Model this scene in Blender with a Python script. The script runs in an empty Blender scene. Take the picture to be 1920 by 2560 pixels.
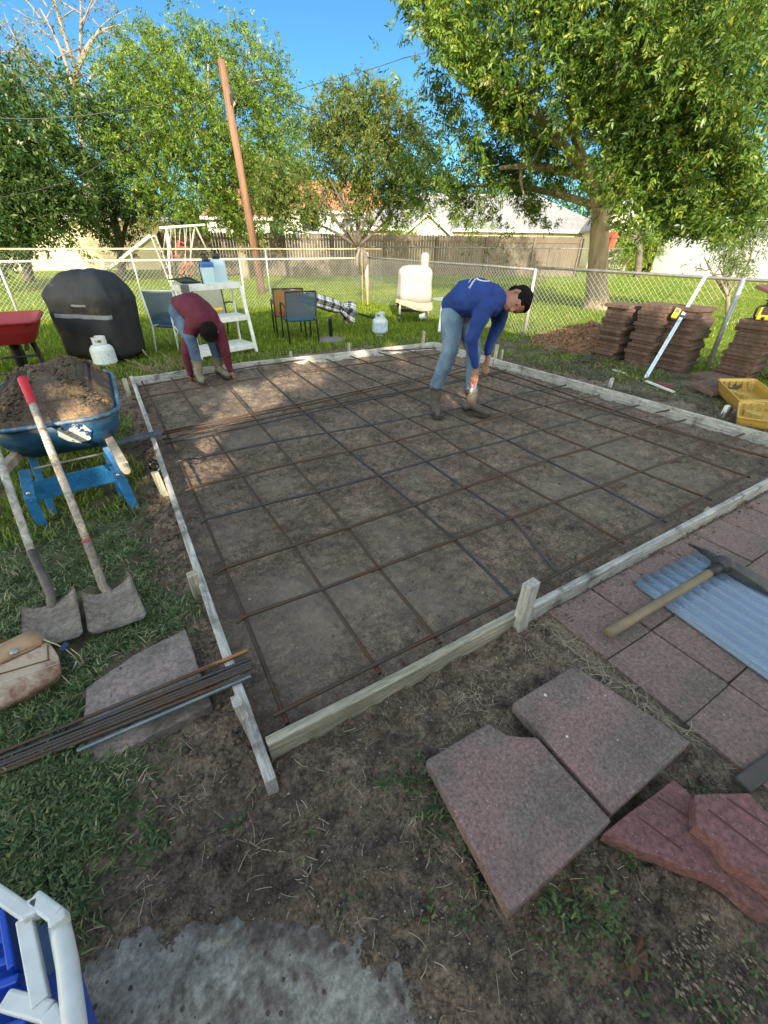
import bpy, bmesh, math, random
import numpy as np
from mathutils import Vector, Matrix, Quaternion
random.seed(7); rng = np.random.default_rng(7)
sc = bpy.context.scene
COL = sc.collection
R = math.radians
# ------------------------------------------------------------------ camera
FPX, PITCH, ROLL, YAW = 1055.82, 0.57275, 0.0124, 0.54645
CAM = Vector((-0.1878, -1.5800, 1.6))
_cp, _sp = math.cos(PITCH), math.sin(PITCH)
_fw = Vector((math.sin(YAW)*_cp, math.cos(YAW)*_cp, -_sp))
_rt = Vector((math.cos(YAW), -math.sin(YAW), 0)); _up = _rt.cross(_fw)
_r2 = _rt*math.cos(ROLL) + _up*math.sin(ROLL); _u2 = -_rt*math.sin(ROLL) + _up*math.cos(ROLL)
cam = bpy.data.cameras.new("camera"); cam_o = bpy.data.objects.new("camera", cam); COL.objects.link(cam_o)
cam.sensor_fit = 'HORIZONTAL'; cam.sensor_width = 36; cam.lens = 36*FPX/1920; cam.clip_start = 0.05; cam.clip_end = 2000
M = Matrix((( _r2.x, _u2.x, -_fw.x, CAM.x), (_r2.y, _u2.y, -_fw.y, CAM.y), (_r2.z, _u2.z, -_fw.z, CAM.z), (0,0,0,1)))
cam_o.matrix_world = M
sc.camera = cam_o
def ray(u, v): return _fw + _r2*((u-960)/FPX) - _u2*((v-1280)/FPX)
def G(u, v, z=0.0):                      # ground point seen at that place of the photograph
    d = ray(u, v); t = (z-CAM.z)/d.z; return CAM + d*t
def GX(u, v, z=0.0): p = G(u, v, z); return (p.x, p.y)
def PD(u, v, dist):                      # point at a horizontal distance
    d = ray(u, v); return CAM + d*(dist/math.hypot(d.x, d.y))
def PV(u, v, bu, bv, off=0.0):           # point on the upright plane through the base, 'off' metres farther
    b = G(bu, bv); n = Vector((b.x-CAM.x, b.y-CAM.y, 0)); L = n.length; n /= L
    d = ray(u, v); return CAM + d*((L+off)/d.dot(n))
# ------------------------------------------------------------------ light
SUN_AZ, SUN_EL = R(207), R(23)
TO_SUN = Vector((math.sin(SUN_AZ)*math.cos(SUN_EL), math.cos(SUN_AZ)*math.cos(SUN_EL), math.sin(SUN_EL)))
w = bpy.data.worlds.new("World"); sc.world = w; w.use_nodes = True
nt = w.node_tree; nt.nodes.clear()
sky = nt.nodes.new('ShaderNodeTexSky'); sky.sky_type = 'NISHITA'; sky.sun_disc = False
sky.sun_elevation = SUN_EL; sky.sun_rotation = SUN_AZ; sky.air_density = 1.0; sky.dust_density = 0.0; sky.ozone_density = 2.0; sky.altitude = 0
bg = nt.nodes.new('ShaderNodeBackground'); bg.inputs[1].default_value = 0.15
wo = nt.nodes.new('ShaderNodeOutputWorld')
# added tint: sunward sky warmed and brightened to fill the shade, opposite side darkened
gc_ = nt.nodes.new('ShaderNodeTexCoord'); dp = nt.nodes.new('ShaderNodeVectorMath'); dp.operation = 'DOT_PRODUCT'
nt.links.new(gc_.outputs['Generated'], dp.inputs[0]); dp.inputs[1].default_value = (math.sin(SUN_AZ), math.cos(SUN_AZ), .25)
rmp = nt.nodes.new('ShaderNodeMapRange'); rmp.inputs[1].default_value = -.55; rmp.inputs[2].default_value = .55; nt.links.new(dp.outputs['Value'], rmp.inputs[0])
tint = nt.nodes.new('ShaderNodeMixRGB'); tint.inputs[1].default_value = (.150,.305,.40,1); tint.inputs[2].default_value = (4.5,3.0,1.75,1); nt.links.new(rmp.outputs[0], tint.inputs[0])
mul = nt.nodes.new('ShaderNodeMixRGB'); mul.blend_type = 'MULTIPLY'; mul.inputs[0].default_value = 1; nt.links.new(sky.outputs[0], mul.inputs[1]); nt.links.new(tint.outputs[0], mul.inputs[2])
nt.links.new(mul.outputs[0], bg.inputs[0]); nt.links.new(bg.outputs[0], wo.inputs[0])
sl = bpy.data.lights.new("sun", 'SUN'); sl.energy = 4.2; sl.angle = R(0.5); sl.color = (1.0, 0.87, 0.66)
so = bpy.data.objects.new("sun", sl); COL.objects.link(so); so.rotation_euler = (-TO_SUN).to_track_quat('-Z', 'Y').to_euler()
so.location = (-6, -10, 12)
sc.view_settings.view_transform = 'Standard'; sc.view_settings.look = 'None'
sc.view_settings.gamma = 1; sc.view_settings.exposure = 1.52; sc.view_settings.use_curve_mapping = False
# ------------------------------------------------------------------ helpers
ORG = {}
def org(o): return ORG.get(o.name, Vector((0,0,0))) if o else Vector((0,0,0))
class MB:
    def __init__(s): s.v = []; s.f = []; s.m = []
    def add(s, vs, fs, mi=0):
        b = len(s.v); s.v.extend([tuple(x) for x in vs]); s.f.extend([tuple(b+i for i in f) for f in fs]); s.m.extend([mi]*len(fs)); return s
    def box(s, c, d, rot=None, mi=0, taper=1.0):
        c = Vector(c); h = Vector(d)/2; vs = []
        for k in range(8):
            p = Vector(((-1 if k & 1 == 0 else 1)*h.x, (-1 if k & 2 == 0 else 1)*h.y, (-1 if k & 4 == 0 else 1)*h.z))
            if k & 4: p.x *= taper; p.y *= taper
            if rot is not None: p = rot @ p
            vs.append(c+p)
        return s.add(vs, [(0,2,3,1),(4,5,7,6),(0,1,5,4),(2,6,7,3),(0,4,6,2),(1,3,7,5)], mi)
    def beam(s, a, b, wd, ht, up=(0,0,1), mi=0):       # straight bar of rectangular section
        a = Vector(a); b = Vector(b); d = b-a; L = d.length; d.normalize(); up = Vector(up)
        x = d.cross(up)
        if x.length < 1e-4: x = d.cross(Vector((1,0,0)))
        x.normalize(); z = x.cross(d); rot = Matrix((x, d, z)).transposed()
        return s.box((a+b)/2, (wd, L, ht), rot, mi)
    def tube(s, pts, r, n=8, mi=0, cap=True, closed=False):
        pts = [Vector(p) for p in pts]; k = len(pts); rr = r if isinstance(r, (list, tuple)) else [r]*k
        base = len(s.v); prev = None
        for i, p in enumerate(pts):
            if closed: t = pts[(i+1) % k]-pts[i-1]
            else: t = pts[min(i+1, k-1)]-pts[max(i-1, 0)]
            if t.length < 1e-9: t = Vector((0,0,1))
            t.normalize()
            if prev is None:
                a = t.cross(Vector((0,0,1)))
                if a.length < 1e-3: a = t.cross(Vector((1,0,0)))
            else: a = prev - t*prev.dot(t)
            a.normalize(); prev = a; b = t.cross(a)
            for j in range(n):
                q = 2*math.pi*j/n; s.v.append(tuple(p + (a*math.cos(q)+b*math.sin(q))*rr[i]))
        m = k if closed else k-1
        for i in range(m):
            for j in range(n):
                i2 = (i+1) % k
                s.f.append((base+i*n+j, base+i*n+(j+1) % n, base+i2*n+(j+1) % n, base+i2*n+j)); s.m.append(mi)
        if cap and not closed:
            s.f.append(tuple(base+j for j in range(n))[::-1]); s.m.append(mi)
            s.f.append(tuple(base+(k-1)*n+j for j in range(n))); s.m.append(mi)
        return s
    def lathe(s, prof, n=20, c=(0,0,0), axis=None, mi=0):
        c = Vector(c); q = Vector((0,0,1)).rotation_difference(Vector(axis)) if axis is not None else None
        base = len(s.v); k = len(prof)
        for r, z in prof:
            for j in range(n):
                t = 2*math.pi*j/n; p = Vector((r*math.cos(t), r*math.sin(t), z))
                if q is not None: p = q @ p
                s.v.append(tuple(c+p))
        for i in range(k-1):
            for j in range(n):
                s.f.append((base+i*n+j, base+i*n+(j+1) % n, base+(i+1)*n+(j+1) % n, base+(i+1)*n+j)); s.m.append(mi)
        s.f.append(tuple(base+j for j in range(n))[::-1]); s.m.append(mi)
        s.f.append(tuple(base+(k-1)*n+j for j in range(n))); s.m.append(mi)
        return s
    def prism(s, poly, z0, z1, mi=0):
        n = len(poly); A = sum(poly[i][0]*poly[(i+1) % n][1]-poly[(i+1) % n][0]*poly[i][1] for i in range(n))
        if A < 0: poly = poly[::-1]
        z0 = z0 if isinstance(z0, (list, tuple)) else [z0]*n; z1 = z1 if isinstance(z1, (list, tuple)) else [z1]*n
        if A < 0: z0 = z0[::-1]; z1 = z1[::-1]
        vs = [(p[0], p[1], z0[i]) for i, p in enumerate(poly)]+[(p[0], p[1], z1[i]) for i, p in enumerate(poly)]
        fs = [tuple(range(n))[::-1], tuple(range(n, 2*n))]+[(i, (i+1) % n, n+(i+1) % n, n+i) for i in range(n)]
        return s.add(vs, fs, mi)
    def loft(s, rings, mi=0, cap=True):
        n = len(rings[0]); base = len(s.v)
        for r in rings: s.v.extend([tuple(p) for p in r])
        for i in range(len(rings)-1):
            for j in range(n):
                s.f.append((base+i*n+j, base+i*n+(j+1) % n, base+(i+1)*n+(j+1) % n, base+(i+1)*n+j)); s.m.append(mi)
        if cap:
            s.f.append(tuple(base+j for j in range(n))[::-1]); s.m.append(mi)
            s.f.append(tuple(base+(len(rings)-1)*n+j for j in range(n))); s.m.append(mi)
        return s
    def ball(s, c, r, n=8, mi=0):
        c = Vector(c); r = Vector((r,r,r)) if not isinstance(r, (tuple, Vector)) else Vector(r)
        prof = [(max(math.sin(math.pi*i/n), 1e-3), -math.cos(math.pi*i/n)) for i in range(n+1)]
        base = len(s.v); m = 2*n
        for a, z in prof:
            for j in range(m):
                t = 2*math.pi*j/m; s.v.append((c.x+r.x*a*math.cos(t), c.y+r.y*a*math.sin(t), c.z+r.z*z))
        for i in range(n):
            for j in range(m):
                s.f.append((base+i*m+j, base+i*m+(j+1) % m, base+(i+1)*m+(j+1) % m, base+(i+1)*m+j)); s.m.append(mi)
        return s
    def build(s, name, mats, parent=None, o=None, smooth=False, bevel=0.0, local=False, seg=2):
        me = bpy.data.meshes.new(name)
        o = org(parent) if parent is not None else Vector(o if o is not None else (0,0,0))
        off = Vector((0,0,0)) if local else o
        me.from_pydata([(x-off.x, y-off.y, z-off.z) for x, y, z in s.v], [], s.f)
        for m in (mats if isinstance(mats, (list, tuple)) else [mats]): me.materials.append(m)
        if len(me.materials) > 1: me.polygons.foreach_set('material_index', s.m)
        if smooth: me.polygons.foreach_set('use_smooth', [True]*len(me.polygons))
        me.validate(); me.update()
        ob = bpy.data.objects.new(name, me); COL.objects.link(ob)
        if parent is not None: ob.parent = parent; ORG[ob.name] = o
        else: ob.location = o; ORG[ob.name] = o
        if bevel > 0:
            b = ob.modifiers.new("bevel", 'BEVEL'); b.width = bevel; b.segments = seg; b.limit_method = 'ANGLE'; b.angle_limit = R(40)
        return ob
def tag(o, label=None, cat=None, group=None, kind=None):
    if label: o['label'] = label
    if cat: o['category'] = cat
    if group: o['group'] = group
    if kind: o['kind'] = kind
    return o
def T(name, label, cat, loc=(0,0,0), group=None, rz=0):
    o = bpy.data.objects.new(name, None); COL.objects.link(o); o.location = loc; o.rotation_euler = (0,0,rz); o.empty_display_size = .1
    ORG[o.name] = Vector(loc); return tag(o, label, cat, group)
def npmesh(name, V, F, mats, parent=None, o=(0,0,0), attr=None, smooth=False, fattr=None):
    """V (n,3), F (m,k) numpy"""
    V = np.asarray(V, dtype=np.float32) - np.array(org(parent) if parent is not None else o, dtype=np.float32)
    F = np.asarray(F, dtype=np.int32); k = F.shape[1]
    me = bpy.data.meshes.new(name); me.vertices.add(len(V)); me.vertices.foreach_set('co', V.ravel())
    me.loops.add(F.size); me.loops.foreach_set('vertex_index', F.ravel())
    me.polygons.add(len(F)); me.polygons.foreach_set('loop_start', np.arange(0, F.size, k, dtype=np.int32))
    me.polygons.foreach_set('loop_total', np.full(len(F), k, dtype=np.int32))
    if smooth: me.polygons.foreach_set('use_smooth', np.ones(len(F), dtype=bool))
    for an, a in (attr or {}).items():
        at = me.attributes.new(an, 'FLOAT', 'POINT'); at.data.foreach_set('value', np.asarray(a, dtype=np.float32))
    for an, a in (fattr or {}).items():
        at = me.attributes.new(an, 'FLOAT', 'FACE'); at.data.foreach_set('value', np.asarray(a, dtype=np.float32))
    for m in (mats if isinstance(mats, (list, tuple)) else [mats]): me.materials.append(m)
    me.update(calc_edges=True)
    ob = bpy.data.objects.new(name, me); COL.objects.link(ob)
    if parent is not None: ob.parent = parent; ORG[ob.name] = org(parent)
    else: ob.location = o; ORG[ob.name] = Vector(o)
    return ob
def dup(o, loc=None, rz=None, label=None, parent=None):
    c = o.copy(); COL.objects.link(c); ORG[c.name] = Vector(loc if loc is not None else o.location)
    if parent is not None: c.parent = parent
    if loc is not None: c.location = loc
    if rz is not None: c.rotation_euler = (0,0,rz)
    if label: c['label'] = label
    for ch in list(o.children): dup(ch, parent=c)
    return c
# numpy value noise
def _h(ix, iy, s):
    n = (ix.astype(np.int64)*374761393 + iy.astype(np.int64)*668265263 + s*1274126177) & 0x7fffffff
    n = ((n ^ (n >> 13))*1274126177) & 0x7fffffff
    return ((n ^ (n >> 16)) & 0xffff)/65535.0
def vnoise(x, y, s=0):
    x = np.asarray(x, float); y = np.asarray(y, float)
    ix = np.floor(x); iy = np.floor(y); fx = x-ix; fy = y-iy; fx = fx*fx*(3-2*fx); fy = fy*fy*(3-2*fy)
    a = _h(ix, iy, s); b = _h(ix+1, iy, s); c = _h(ix, iy+1, s); d = _h(ix+1, iy+1, s)
    return (a*(1-fx)+b*fx)*(1-fy)+(c*(1-fx)+d*fx)*fy
def fbm(x, y, o=4, s=0):
    r = 0; a = .5
    for k in range(o): r = r + a*vnoise(x*2**k+13.7*k, y*2**k+7.1*k, s+k); a *= .5
    return r
def inpoly(x, y, poly):
    r = np.zeros(np.shape(x), bool); n = len(poly); j = n-1
    for i in range(n):
        xi, yi = poly[i]; xj, yj = poly[j]
        c = ((yi > y) != (yj > y)) & (x < (xj-xi)*(y-yi)/((yj-yi) or 1e-9)+xi); r ^= c; j = i
    return r
# ------------------------------------------------------------------ materials
def mat(name, col, rough=.7, col2=None, scale=8.0, amt=.5, bump=0.0, bscale=None, metal=0.0, spec=.5, obj=True, stretch=None, detail=6, trans=0.0, alpha=1.0, ior=1.45, lo=.35, hi=.65, sss=0, col3=None, scale3=2.0, lo3=.5, hi3=.65):
    m = bpy.data.materials.new(name); m.use_nodes = True; n = m.node_tree.nodes; l = m.node_tree.links
    p = n['Principled BSDF']; p.inputs['Roughness'].default_value = rough; p.inputs['Metallic'].default_value = metal
    p.inputs['Specular IOR Level'].default_value = spec; p.inputs['IOR'].default_value = ior
    p.inputs['Transmission Weight'].default_value = trans; p.inputs['Alpha'].default_value = alpha
    tc = n.new('ShaderNodeTexCoord'); mp = n.new('ShaderNodeMapping'); l.new(tc.outputs['Object'], mp.inputs[0])
    if stretch: mp.inputs['Scale'].default_value = stretch
    c4 = tuple(col)+(1,)
    if col2 is None: col2 = tuple(min(1, c*(1+amt*.5)) for c in col); c4 = tuple(c*(1-amt*.35) for c in col)+(1,)
    nz = n.new('ShaderNodeTexNoise'); nz.inputs['Scale'].default_value = scale; nz.inputs['Detail'].default_value = detail; nz.inputs['Roughness'].default_value = .65
    l.new(mp.outputs[0], nz.inputs['Vector'])
    cr = n.new('ShaderNodeValToRGB'); cr.color_ramp.elements[0].position = lo; cr.color_ramp.elements[1].position = hi
    cr.color_ramp.elements[0].color = c4; cr.color_ramp.elements[1].color = tuple(col2)+(1,)
    l.new(nz.outputs['Fac'], cr.inputs[0]); out = cr.outputs[0]
    if col3 is not None:
        n3 = n.new('ShaderNodeTexNoise'); n3.inputs['Scale'].default_value = scale3; n3.inputs['Detail'].default_value = 8; n3.inputs['Roughness'].default_value = .7
        l.new(mp.outputs[0], n3.inputs['Vector'])
        r3 = n.new('ShaderNodeValToRGB'); r3.color_ramp.elements[0].position = lo3; r3.color_ramp.elements[1].position = hi3
        l.new(n3.outputs['Fac'], r3.inputs[0]); mx = n.new('ShaderNodeMixRGB'); l.new(r3.outputs[0], mx.inputs[0]); l.new(out, mx.inputs[1])
        mx.inputs[2].default_value = tuple(col3)+(1,); out = mx.outputs[0]
    l.new(out, p.inputs['Base Color'])
    if bump > 0:
        nb = n.new('ShaderNodeTexNoise'); nb.inputs['Scale'].default_value = bscale or scale*3; nb.inputs['Detail'].default_value = 8; nb.inputs['Roughness'].default_value = .7
        l.new(mp.outputs[0], nb.inputs['Vector'])
        b = n.new('ShaderNodeBump'); b.inputs['Strength'].default_value = min(1, bump); b.inputs['Distance'].default_value = .02
        l.new(nb.outputs['Fac'], b.inputs['Height']); l.new(b.outputs[0], p.inputs['Normal'])
    return m
def leafmat(name, stops, trans=.45, rough=.5, attr='rnd'):
    m = bpy.data.materials.new(name); m.use_nodes = True; n = m.node_tree.nodes; l = m.node_tree.links
    p = n['Principled BSDF']; p.inputs['Roughness'].default_value = rough; p.inputs['Specular IOR Level'].default_value = .35
    at = n.new('ShaderNodeAttribute'); at.attribute_name = attr
    cr = n.new('ShaderNodeValToRGB'); e = cr.color_ramp.elements
    e[0].position = stops[0][0]; e[0].color = tuple(stops[0][1])+(1,); e[1].position = stops[-1][0]; e[1].color = tuple(stops[-1][1])+(1,)
    for q, c in stops[1:-1]: k = e.new(q); k.color = tuple(c)+(1,)
    l.new(at.outputs['Fac'], cr.inputs[0]); l.new(cr.outputs[0], p.inputs['Base Color'])
    t = n.new('ShaderNodeBsdfTranslucent'); l.new(cr.outputs[0], t.inputs[0])
    mx = n.new('ShaderNodeMixShader'); mx.inputs[0].default_value = trans; l.new(p.outputs[0], mx.inputs[1]); l.new(t.outputs[0], mx.inputs[2])
    l.new(mx.outputs[0], n['Material Output'].inputs[0]); return m
WOODP = mat('weathered_lumber', (.45,.44,.41), .8, col2=(.32,.31,.29), scale=3, stretch=(1,1,1), bump=.25, bscale=40, col3=(.11,.10,.09), scale3=6, lo3=.52, hi3=.7)
WOODY = mat('fresh_lumber', (.37,.345,.27), .75, col2=(.27,.25,.185), scale=5, bump=.2, bscale=60, col3=(.16,.13,.09), scale3=9, lo3=.58, hi3=.75)
REB = mat('rusty_rebar', (.085,.042,.023), .55, col2=(.068,.053,.043), scale=3.5, metal=.35, bump=.4, bscale=160, lo=.42, hi=.58)
REBB = mat('blue_steel_rebar', (.055,.058,.066), .4, col2=(.085,.05,.03), scale=3, metal=.6, bump=.4, bscale=160, lo=.5, hi=.68)
GALV = mat('galvanised_steel', (.50,.51,.50), .45, col2=(.36,.37,.37), scale=14, metal=.55)
GALVD = mat('dull_dark_steel', (.16,.155,.15), .5, col2=(.27,.26,.25), scale=9, metal=.4)
RAILW = mat('weathered_pale_rail', (.58,.52,.42), .6, col2=(.46,.40,.32), scale=4, col3=(.30,.13,.05), scale3=1.1, lo3=.62, hi3=.7)
def grain(m, scale, lo=.55, hi=1.35, stretch=None, p0=.36, p1=.64, detail=5):     # fine mottling of the surface's own colour
    n = m.node_tree.nodes; l = m.node_tree.links; p = n['Principled BSDF']; src = p.inputs['Base Color'].links[0].from_socket
    tc = n.new('ShaderNodeTexCoord'); mp = n.new('ShaderNodeMapping'); l.new(tc.outputs['Object'], mp.inputs[0])
    if stretch: mp.inputs['Scale'].default_value = stretch
    nz = n.new('ShaderNodeTexNoise'); nz.inputs['Scale'].default_value = scale; nz.inputs['Detail'].default_value = detail; nz.inputs['Roughness'].default_value = .75; l.new(mp.outputs[0], nz.inputs['Vector'])
    r = n.new('ShaderNodeMapRange'); r.inputs[1].default_value = p0; r.inputs[2].default_value = p1; r.inputs[3].default_value = lo; r.inputs[4].default_value = hi; l.new(nz.outputs['Fac'], r.inputs[0])
    mx = n.new('ShaderNodeVectorMath'); mx.operation = 'SCALE'; l.new(src, mx.inputs[0]); l.new(r.outputs[0], mx.inputs['Scale']); l.new(mx.outputs[0], p.inputs['Base Color']); return m
def wood_dir(m, nm, st):
    k = m.copy(); k.name = nm; grain(k, 9, .50, 1.30, st, .34, .66, 6); return grain(k, 40, .75, 1.2, st)
WPX = wood_dir(WOODP, 'weathered_lumber_along', (.35,6,6)); WPY = wood_dir(WOODP, 'weathered_lumber_across', (6,.35,6)); WYX = wood_dir(WOODY, 'fresh_lumber_along', (.35,6,6)); WPZ = wood_dir(WOODP, 'weathered_stake', (6,6,.4)); WYZ = wood_dir(WOODY, 'fresh_stake', (6,6,.4))
BLACKM = mat('black_painted_steel', (.015,.015,.017), .4)
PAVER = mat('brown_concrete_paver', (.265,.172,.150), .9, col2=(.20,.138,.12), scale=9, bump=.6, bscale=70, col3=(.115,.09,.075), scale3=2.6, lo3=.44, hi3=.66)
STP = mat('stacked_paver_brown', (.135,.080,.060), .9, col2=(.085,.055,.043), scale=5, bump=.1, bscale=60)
def speck(m, dens, scale, col, rad=.16):          # pale aggregate grains in a concrete face
    n = m.node_tree.nodes; l = m.node_tree.links; p = n['Principled BSDF']; src = p.inputs['Base Color'].links[0].from_socket
    tc = n.new('ShaderNodeTexCoord'); vo = n.new('ShaderNodeTexVoronoi'); vo.inputs['Scale'].default_value = scale; l.new(tc.outputs['Object'], vo.inputs['Vector'])
    a = n.new('ShaderNodeMath'); a.operation = 'LESS_THAN'; a.inputs[1].default_value = rad; l.new(vo.outputs['Distance'], a.inputs[0])
    s2 = n.new('ShaderNodeSeparateColor'); l.new(vo.outputs['Color'], s2.inputs[0])
    b = n.new('ShaderNodeMath'); b.operation = 'LESS_THAN'; b.inputs[1].default_value = dens; l.new(s2.outputs[0], b.inputs[0])
    c = n.new('ShaderNodeMath'); c.operation = 'MULTIPLY'; l.new(a.outputs[0], c.inputs[0]); l.new(b.outputs[0], c.inputs[1])
    mx = n.new('ShaderNodeMixRGB'); l.new(c.outputs[0], mx.inputs[0]); l.new(src, mx.inputs[1]); mx.inputs[2].default_value = tuple(col)+(1,)
    l.new(mx.outputs[0], p.inputs['Base Color']); return m
grain(grain(speck(PAVER, .22, 70, (.42,.36,.32)), 75, .6, 1.3), 5, .74, 1.16)
SLABM = speck(speck(mat('reddish_concrete_slab', (.27,.165,.155), .85, col2=(.20,.16,.15), scale=3.2, bump=.8, bscale=80, detail=12, col3=(.125,.10,.09), scale3=4.2, lo3=.46, hi3=.70), .28, 120, (.50,.44,.40), .14), .10, 48, (.08,.065,.06), .13)
grain(grain(SLABM, 90, .60, 1.32), 11, .86, 1.10); grain(STP, 20, .55, 1.35)
REDP = speck(mat('broken_red_paver', (.20,.085,.083), .85, col2=(.15,.078,.075), scale=6, bump=.6, bscale=60, col3=(.15,.075,.07), scale3=3, lo3=.5, hi3=.7), .4, 95, (.38,.30,.27), .13)
grain(REDP, 60, .6, 1.35)
BRICK = mat('red_brown_paver_edge', (.24,.105,.07), .9, col2=(.15,.08,.058), scale=5, bump=.5, bscale=60)
WHITEP = mat('dirty_white_paint', (.62,.63,.62), .55, col2=(.42,.42,.40), scale=9, lo=.45, hi=.75)
WHITE = mat('white_plastic', (.72,.72,.71), .4, amt=.1)
SKIN = mat('skin', (.25,.115,.075), .55, amt=.15, scale=6)
HAIR = mat('black_hair', (.006,.005,.005), .9, spec=.12, bump=.3, bscale=120)
# ------------------------------------------------------------------ ground
SOIL = mat('damp_dark_soil', (.112,.079,.057), .92, col2=(.20,.146,.107), scale=2.2, bump=.9, bscale=38, detail=10, lo=.38, hi=.68, col3=(.050,.038,.031), scale3=14, lo3=.52, hi3=.68)
SOIL = grain(grain(SOIL, 75, .44, 1.5), 15, .55, 1.38)
def ground_mat():
    m = SOIL.copy(); m.name = 'soil_and_lawn'; n = m.node_tree.nodes; l = m.node_tree.links; p = n['Principled BSDF']
    src = p.inputs['Base Color'].links[0].from_socket
    at = n.new('ShaderNodeAttribute'); at.attribute_name = 'grass'
    nz = n.new('ShaderNodeTexNoise'); nz.inputs['Scale'].default_value = 6; nz.inputs['Detail'].default_value = 8
    cr = n.new('ShaderNodeValToRGB'); cr.color_ramp.elements[0].color = (.055,.05,.03,1); cr.color_ramp.elements[1].color = (.10,.10,.045,1)
    cr.color_ramp.elements[0].position = .35; cr.color_ramp.elements[1].position = .7
    tc = n.new('ShaderNodeTexCoord'); l.new(tc.outputs['Object'], nz.inputs['Vector']); l.new(nz.outputs['Fac'], cr.inputs[0])
    mx = n.new('ShaderNodeMixRGB'); l.new(at.outputs['Fac'], mx.inputs[0]); l.new(src, mx.inputs[1]); l.new(cr.outputs[0], mx.inputs[2])
    ac = n.new('ShaderNodeAttribute'); ac.attribute_name = 'dry'
    m2 = n.new('ShaderNodeMixRGB'); l.new(ac.outputs['Fac'], m2.inputs[0]); l.new(mx.outputs[0], m2.inputs[1]); m2.inputs[2].default_value = (.22,.18,.145,1)
    l.new(m2.outputs[0], p.inputs['Base Color']); return m
GM = ground_mat()
LAWN = mat('lawn', (.10,.165,.006), .95, spec=.05, col2=(.16,.215,.010), scale=.7, bump=.6, bscale=25, detail=10, col3=(.25,.22,.05), scale3=.35, lo3=.52, hi3=.66)
ld = MB(); S = 500
for ax_, ay_, bx_, by_ in ((-S,-S,S,-2.7),(-S,6.1,S,S),(-S,-2.7,-3.2,6.1),(7.1,-2.7,S,6.1)): ld.add([(ax_,ay_,-.035),(bx_,ay_,-.035),(bx_,by_,-.035),(ax_,by_,-.035)], [(0,1,2,3)])
tag(ld.build('lawn_ground', LAWN), kind='structure')
FX0, FX1, FY0, FY1 = -.11, 4.9, -.65, 4.78
# grass zones, read off the photograph and turned into ground outlines
GP1 = [GX(*q) for q in [(-260,900),(190,985),(300,1000),(330,1130),(330,1330),(420,1430),(455,1530),(440,1590),(250,1650),(200,1720),(0,1760),(-300,1700),(-600,1500)]]
GP2 = [GX(*q) for q in [(-200,1800),(190,1760),(230,1900),(300,2000),(300,2150),(230,2290),(60,2350),(-300,2300)]]
def grassmask(x, y):
    j = (fbm(x*3, y*3, 4, 5)-.47)*.5; k = (fbm(x*3+9, y*3+4, 4, 8)-.47)*.5
    X = x+j*.8; Y = y+k*.8
    g = inpoly(X, Y, GP1) | inpoly(X, Y, GP2)
    g |= (Y > FY1+.28+.25*(X > 2)*(X < 3.6)) | (X < -1.75)
    g |= (X > FX1+.35+.55*np.clip((2.2-Y)/2, 0, 1)) & (Y > .3)
    return g.astype(float)
def soil_h(x, y):
    inside = (x > FX0) & (x < FX1) & (y > FY0) & (y < FY1)
    a = (fbm(x*1.3, y*1.3, 3, 1)-.44)*.05
    rd = 1-np.abs(2*fbm(x*5, y*5, 4, 2)-.95); c = np.clip(rd-.55, 0, 1)*.05
    f = (fbm(x*14, y*14, 4, 3)-.47)*.035+(fbm(x*34, y*34, 3, 6)-.45)*.016; lump = np.clip(fbm(x*9, y*9, 3, 11)-.55, 0, 1)*.10
    h = np.where(inside, a*.45+c*.6+f*1.25+lump*1.0-.034, a*.7+c*1.3+f*1.9+lump*1.6-.018)
    return h
GS = .015
xs = np.arange(-3.4, 7.3, GS); ys = np.arange(-2.9, 6.3, GS)
X, Y = np.meshgrid(xs, ys); gm = grassmask(X, Y); H = soil_h(X, Y)
# trench along the left board, sunk concrete slab in the foreground, fading into the lawn
tr = np.exp(-((X+.33)/.13)**2)*(Y > -.8)*(Y < 4.9); H -= .045*tr
bd = np.minimum(np.minimum(X-xs[0], xs[-1]-X), np.minimum(Y-ys[0]+3, ys[-1]-Y)); fade = np.clip(bd/.6, 0, 1)
CONC = [GX(*q) for q in [(60,2390),(330,2300),(520,2270),(660,2310),(800,2290),(960,2340),(1080,2400),(1180,2560),(1150,2800),(40,2800)]]
cmask = inpoly(X+(fbm(X*7,Y*7,3,21)-.45)*.12, Y+(fbm(X*7,Y*7,3,22)-.45)*.12, CONC)
def blur(a, k):
    for _ in range(2):
        c = np.cumsum(np.pad(a, ((k+1,k),(0,0)), mode='edge'), 0); a = (c[2*k+1:]-c[:-2*k-1])/(2*k+1)
        c = np.cumsum(np.pad(a, ((0,0),(k+1,k)), mode='edge'), 1); a = (c[:,2*k+1:]-c[:,:-2*k-1])/(2*k+1)
    return a
gsoft = np.clip(blur(gm, 3), 0, 1); csoft = blur(cmask.astype(float), 8)
H = np.where(gm > .5, H*.6+.004, H); H = H*(1-.75*csoft)-.040*csoft
pat = (X > 1.28) & (Y < FY0-.03); H = np.where(pat, H*.25+.002, H)
H = H*fade-(1-fade)*.046
ny, nx = X.shape; idx = np.arange(nx*ny).reshape(ny, nx)
F = np.stack([idx[:-1,:-1].ravel(), idx[:-1,1:].ravel(), idx[1:,1:].ravel(), idx[1:,:-1].ravel()], 1)
dry = np.clip((fbm(X*1.1, Y*1.1, 4, 31)-.50)*4, 0, 1)*.55*(1-gm)*(X > FX0)*(Y > FY0) + np.clip((fbm(X*2.2+5, Y*2.2, 4, 33)-.56)*5, 0, 1)*.3*(1-gm)
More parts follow.
